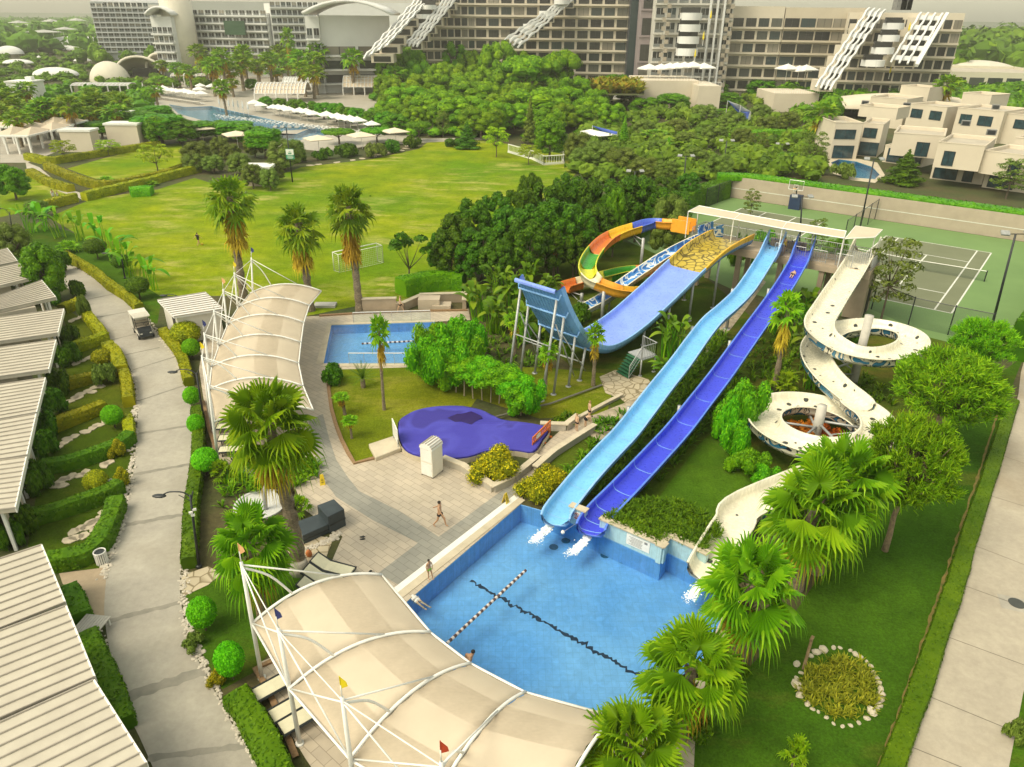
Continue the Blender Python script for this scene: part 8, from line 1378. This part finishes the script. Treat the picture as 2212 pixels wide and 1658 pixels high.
p = G(1490, 308); t = T('parked_car', 'dark car parked among the olives left of the villa hedge', 'car', p, rz=-.35); m = MB(); m.hexa([(-2.1, -.85, .3), (2.1, -.85, .3), (2.1, .85, .3), (-2.1, .85, .3), (-2.1, -.82, .85), (2.05, -.82, .8), (2.05, .82, .8), (-2.1, .82, .85)]); m.hexa([(-1.5, -.8, .85), (1.1, -.8, .85), (1.1, .8, .85), (-1.5, .8, .85), (-1.0, -.65, 1.42), (.4, -.65, 1.42), (.4, .65, 1.42), (-1.0, .65, 1.42)]); m.build('body', mat('car_black', (.02, .022, .025), (.015, .016, .02), .2, 1, coat=.6), t); m = MB(); m.quad((1.12, -.7, .9), (1.12, .7, .9), (.44, .58, 1.38), (.44, -.58, 1.38)); m.build('windscreen', GLASS, t)
for x in (-1.3, 1.3):
    for y in (-.8, .8): w = MB().lathe((0, 0, 0), [(.3, -.1), (.32, -.08), (.32, .08), (.3, .1)], 12).build('wheel', BLACK, t); w.location = (x, y, .32); w.rotation_euler = (pi/2, 0, 0)
# ---------------------------------------------------------------- people
import bmesh
SKIN = mat('skin', (.50, .29, .17), (.44, .25, .15), .5, 6); SKIN2 = mat('pale_skin', (.58, .38, .25), (.52, .33, .21), .5, 6); HAIRD = mat('dark_hair', (.02, .014, .01), rough=.6); HAIRB = mat('blond_hair', (.30, .19, .07), rough=.6)
CLO = {k: mat(k+'_cloth', c, rough=.8) for k, c in dict(black=(.015, .015, .018), green=(.22, .5, .06), white=(.7, .7, .68), yellow=(.7, .52, .05), navy=(.02, .03, .09)).items()}
STAND = dict(pel=(0, 0, .95, .125, .15), wst=(0, 0, 1.1, .10, .135), che=(.01, 0, 1.3, .115, .165), nck=(0, 0, 1.47, .055, .06), hed=(.02, 0, 1.60, .085, .08), top=(.01, 0, 1.69, .075, .072), nos=(.115, 0, 1.60, .016, .016))
for s, k in ((1, 'l'), (-1, 'r')): STAND.update({'sh'+k: (0, .17*s, 1.42, .06, .06), 'el'+k: (-.01, .22*s, 1.14, .042, .042), 'wr'+k: (.06, .25*s, .9, .028, .028), 'pa'+k: (.08, .25*s, .83, .03, .02), 'hi'+k: (0, .09*s, .9, .09, .09), 'kn'+k: (.02, .1*s, .5, .058, .058), 'an'+k: (0, .1*s, .09, .036, .036), 'to'+k: (.15, .11*s, .03, .03, .035)})
EDG = [('pel', 'wst'), ('wst', 'che'), ('che', 'nck'), ('nck', 'hed'), ('hed', 'top'), ('hed', 'nos')]+[(a+k, b+k) for k in 'lr' for a, b in (('sh', 'el'), ('el', 'wr'), ('wr', 'pa'), ('hi', 'kn'), ('kn', 'an'), ('an', 'to'))]+[('che', 'shl'), ('che', 'shr'), ('pel', 'hil'), ('pel', 'hir')]
def skin(name, J, edges, mt, parent, root, grow_=1., sub=2):
    bm = bmesh.new(); ly = bm.verts.layers.skin.verify(); vv = {}
    for a, b in edges:
        for k in (a, b):
            if k not in vv: q = J[k]; v = bm.verts.new(q[:3]); v[ly].radius = (q[3]*grow_, q[4]*grow_); v[ly].use_root = k == root; vv[k] = v
        bm.edges.new((vv[a], vv[b]))
    me = bpy.data.meshes.new(name); bm.to_mesh(me); bm.free(); me.materials.append(mt); ob = link(name, me, parent); ob.modifiers.new('skin', 'SKIN').use_smooth_shade = True; m_ = ob.modifiers.new('sub', 'SUBSURF'); m_.levels = m_.render_levels = sub; return ob
def person(label, loc, rz, h, pose=None, hair=HAIRD, shorts='black', shirt=None, sk=SKIN, rot=None, long=False):
    J = dict(STAND)
    for k, v in (pose or {}).items(): J[k] = tuple(v)+J[k][3:]
    ed = list(EDG)
    for k, s in (('l', 1), ('r', -1)):                                        # five fingers, thumb from the side of the palm
        p = V(J['pa'+k][:3]); d = (p-V(J['wr'+k][:3])).normalized(); sd = d.cross(V((0, 1, 0))); sd = sd.normalized() if sd.length > .1 else V((1, 0, 0)); sd = V((1, 0, 0)) if abs(d.z) > .7 else sd
        for i, (o, l) in enumerate(((-.028, .065), (-.01, .078), (.008, .082), (.026, .072))): q = p+sd*o+d*.035; J['f%d%s' % (i, k)] = (*(q+d*l*.5), .009, .009); J['g%d%s' % (i, k)] = (*(q+d*l-V((0, s*.015, 0))), .007, .007); ed += [('pa'+k, 'f%d%s' % (i, k)), ('f%d%s' % (i, k), 'g%d%s' % (i, k))]
        q = p+sd*.055-d*.005; J['t'+k] = (*(q+d*.03), .009, .009); ed.append(('pa'+k, 't'+k))
    t = T('person', label, 'person', loc, rz=rz); s = h/1.77; t.scale = (s, s, s)
    if rot: t.rotation_euler = (*rot, rz)
    skin('body', J, ed, sk, t, 'pel')
    hd, tp = V(J['hed'][:3]), V(J['top'][:3]); u = (tp-hd).normalized(); f = (V(J['nos'][:3])-hd).normalized(); m = MB(); m.ball(hd+u*.045-f*.018, (.098, .092, .095), 12, 8, 0, .03)
    if long: m.ball(hd-f*.09-u*.06, (.05, .08, .12), 8, 6)
    m.build('hair', hair, t, True)
    for k in (-1, 1): m = MB(); sd = f.cross(u); m.ball(hd+f*.082+sd*k*.034+u*.012, .012, 6, 5); m.build('eye', HAIRD, t); m = MB(); m.ball(hd+sd*k*.088-u*.01, (.018, .014, .026), 6, 5); m.build('ear', sk, t)
    if shorts:
        K = {k: J[k] for k in ('pel', 'hil', 'hir')}; K['w'] = tuple(lerp(V(J['pel'][:3]), V(J['wst'][:3]), .45))+(.12, .145)
        for k in 'lr': K['m'+k] = tuple(lerp(V(J['hi'+k][:3]), V(J['kn'+k][:3]), .42))+(.088, .088)
        skin('shorts', K, [('w', 'pel'), ('pel', 'hil'), ('pel', 'hir'), ('hil', 'ml'), ('hir', 'mr')], CLO[shorts], t, 'pel', 1.4)
    if shirt:
        K = {k: J[k] for k in ('pel', 'wst', 'che', 'shl', 'shr')}
        for k in 'lr': K['e'+k] = tuple(lerp(V(J['sh'+k][:3]), V(J['el'+k][:3]), .6))+(.06, .06)
        skin('shirt', K, [('pel', 'wst'), ('wst', 'che'), ('che', 'shl'), ('che', 'shr'), ('shl', 'el'), ('shr', 'er')], CLO[shirt], t, 'wst', 1.3)
    return t
WALK = dict(hil=(0, .09, .9), knl=(.22, .1, .52), anl=(.30, .1, .1), tol=(.44, .1, .05), hir=(0, -.09, .9), knr=(-.10, -.1, .5), anr=(-.36, -.1, .14), tor=(-.24, -.1, .03), elr=(.14, -.27, 1.2), wrr=(.30, -.32, 1.02), par=(.36, -.33, .97), ell=(-.18, .26, 1.18), wrl=(-.36, .32, 1.04), pal=(-.42, .33, 1.0))
person('man in black swimming trunks striding across the pool deck', G(951, 1138, .02), -.25, 1.62, WALK)
person('boy in bright green shorts stepping off the pool edge', G(928, 1250, .05), -.7, 1.15, dict(knl=(.13, .1, .52), anl=(.22, .1, .06), tol=(.36, .1, .0), elr=(-.02, -.26, 1.18), ell=(.04, .26, 1.16)), shorts='green')
person('boy in dark trunks standing with his back turned on the checker path', G(1245, 932, .02), .6, 1.3, None, HAIRB, 'black', None, SKIN2)
person('taller fair boy in black shorts at the back of the group on the path', G(1272, 908, .02), .3, 1.45, None, HAIRB, 'black', None, SKIN2)
person('child bending forward between the two boys on the path', G(1264, 924, .02), .4, 1.25, dict(wst=(.12, 0, 1.04), che=(.30, 0, 1.08), nck=(.46, 0, 1.06), hed=(.57, 0, 1.02), top=(.66, 0, 1.0), nos=(.60, 0, .93), shl=(.38, .17, 1.06), shr=(.38, -.17, 1.06), ell=(.42, .2, .8), elr=(.42, -.2, .8), wrl=(.44, .2, .58), wrr=(.44, -.2, .58), pal=(.45, .2, .51), par=(.45, -.2, .51)), HAIRD, 'black', None, SKIN2)
FLAT = dict(ell=(.1, .42, 1.5), wrl=(.16, .5, 1.72), pal=(.17, .52, 1.8), elr=(.1, -.42, 1.4), wrr=(.16, -.55, 1.6), par=(.17, -.57, 1.67), anl=(-.05, .16, .1), anr=(.05, -.16, .1), tol=(-.1, .17, -.03), tor=(.0, -.17, -.03), nos=(.1, 0, 1.66), hed=(.06, 0, 1.62), top=(.0, 0, 1.71))
person('woman in a white top swimming breaststroke near the canopy', G(926, 1316, -.14), 2.45, 1.5, FLAT, HAIRD, 'white', 'white', SKIN2, (0, pi/2-.06), True)
person('man wading chest deep in the pool at the edge of the front canopy', G(1012, 1468, -1.05), .5, 1.62, dict(wst=(.04, 0, 1.1), che=(.12, 0, 1.28), nck=(.2, 0, 1.43), hed=(.26, 0, 1.54), top=(.28, 0, 1.63), nos=(.35, 0, 1.52)), HAIRD, 'navy')
person('footballer in a black shirt running on the sports lawn', G(430, 531), 1.2, 1.5, WALK, HAIRD, 'black', 'black'); b = G(437, 530); t = T('football', 'yellow football at the footballer on the lawn', 'ball', b); m = MB(b); m.ball(b+V((0, 0, .13)), .14, 10, 8); m.build('ball', CLO['yellow'], t, True)
person('bare chested man in black shorts walking behind the second pool', G(866, 676, .02), 2.9, 1.55, WALK, HAIRB, 'black', None, SKIN2)
person('person dressed in white on the side lawn, the left of two', G(118, 436, .01), -.4, 1.7, None, HAIRD, 'white', 'white'); person('child dressed in white on the side lawn beside a grown up', G(127, 434, .01), -.4, 1.3, None, HAIRD, 'white', 'white')
p, tg, s, u = DBf[10]; person('rider lying on the dark blue slide near its top', p+V((0, 0, .12))-tg*.9, math.atan2(tg.y, tg.x), 1.5, dict(ell=(.06, .2, 1.2), elr=(.06, -.2, 1.2)), HAIRD, 'black', None, SKIN2, (0, -pi/2+math.asin(-tg.z)*1.))
person('attendant in a yellow shirt on the slide tower', fp(FLn*.535, .75, 4.4), ang-1.6, 1.5, None, HAIRD, 'navy', 'yellow')
# prototypes that found no place are dropped
for k_, o_ in list(P.items()):
    if o_.name not in USED:
        for c_ in list(kids(o_)): bpy.data.objects.remove(c_)
        bpy.data.objects.remove(o_)
SUN_E, SKY_E, EXPO, HAZE = 1.9, .15, .31, .00033
# ---------------------------------------------------------------- camera, sun, sky, air
cam = bpy.data.cameras.new('camera'); co = bpy.data.objects.new('camera', cam); C.objects.link(co)
cam.sensor_fit = 'HORIZONTAL'; cam.sensor_width = 36.; cam.lens = 36*FL/2212.; cam.clip_end = 20000; cam.clip_start = .1
m = Matrix((CR, CU, -_F)).transposed().to_4x4(); m.translation = V((0, 0, CAMH)); co.matrix_world = m
sc = bpy.context.scene; sc.camera = co
SUND = V((-.50, -.32, .84)).normalized()          # towards the sun
sun = bpy.data.lights.new('sun', 'SUN'); so = bpy.data.objects.new('sun', sun); C.objects.link(so)
sun.energy = SUN_E; sun.angle = rad(28); sun.color = (1, .90, .70)
so.rotation_euler = SUND.to_track_quat('Z', 'Y').to_euler(); so.location = (0, 0, 60)
w = bpy.data.worlds.new('World'); sc.world = w; w.use_nodes = True
nt = w.node_tree; bg = nt.nodes['Background']; sk = nt.nodes.new('ShaderNodeTexSky'); sk.sky_type = 'NISHITA'; sk.sun_disc = False
sk.sun_elevation = math.asin(SUND.z); sk.sun_rotation = math.atan2(SUND.x, SUND.y); sk.air_density = 1.; sk.dust_density = 2.; sk.ozone_density = 1.
hs = nt.nodes.new('ShaderNodeHueSaturation'); hs.inputs['Saturation'].default_value = .4
mxn = nt.nodes.new('ShaderNodeMix'); mxn.data_type = 'RGBA'; mxn.blend_type = 'MULTIPLY'; mxn.inputs[0].default_value = 1.; mxn.inputs[7].default_value = (1.72, 1.62, 1.22, 1)
nt.links.new(sk.outputs[0], hs.inputs['Color']); nt.links.new(hs.outputs[0], mxn.inputs[6]); nt.links.new(mxn.outputs[2], bg.inputs['Color']); bg.inputs['Strength'].default_value = SKY_E
sc.view_settings.view_transform = 'Standard'; sc.view_settings.look = 'None'; sc.view_settings.gamma = 1.; sc.view_settings.exposure = EXPO
sc.cycles.max_bounces = 6; sc.cycles.transparent_max_bounces = 12; sc.cycles.use_denoising = True; sc.cycles.caustics_refractive = False; sc.cycles.caustics_reflective = False; sc.cycles.volume_bounces = 0; sc.cycles.diffuse_bounces = 3

# the pale air of the day: one even closed box round the whole site
m = MB((0, 0, 0)); m.hexa([(-1400, -80, -3), (1400, -80, -3), (1400, 2600, -3), (-1400, 2600, -3), (-1400, -80, 75), (1400, -80, 75), (1400, 2600, 75), (-1400, 2600, 75)])
hz = bpy.data.materials.new('haze_air'); hz.use_nodes = True; n = hz.node_tree; n.nodes.remove(n.nodes['Principled BSDF']); pv = n.nodes.new('ShaderNodeVolumePrincipled'); pv.inputs['Density'].default_value = HAZE; pv.inputs['Color'].default_value = (.93, .90, .80, 1); pv.inputs['Anisotropy'].default_value = .3; n.links.new(pv.outputs[0], n.nodes['Material Output'].inputs['Volume'])
tag(m.build('haze', hz), 'pale even haze over the far hotels and woods', 'haze', None, 'stuff')
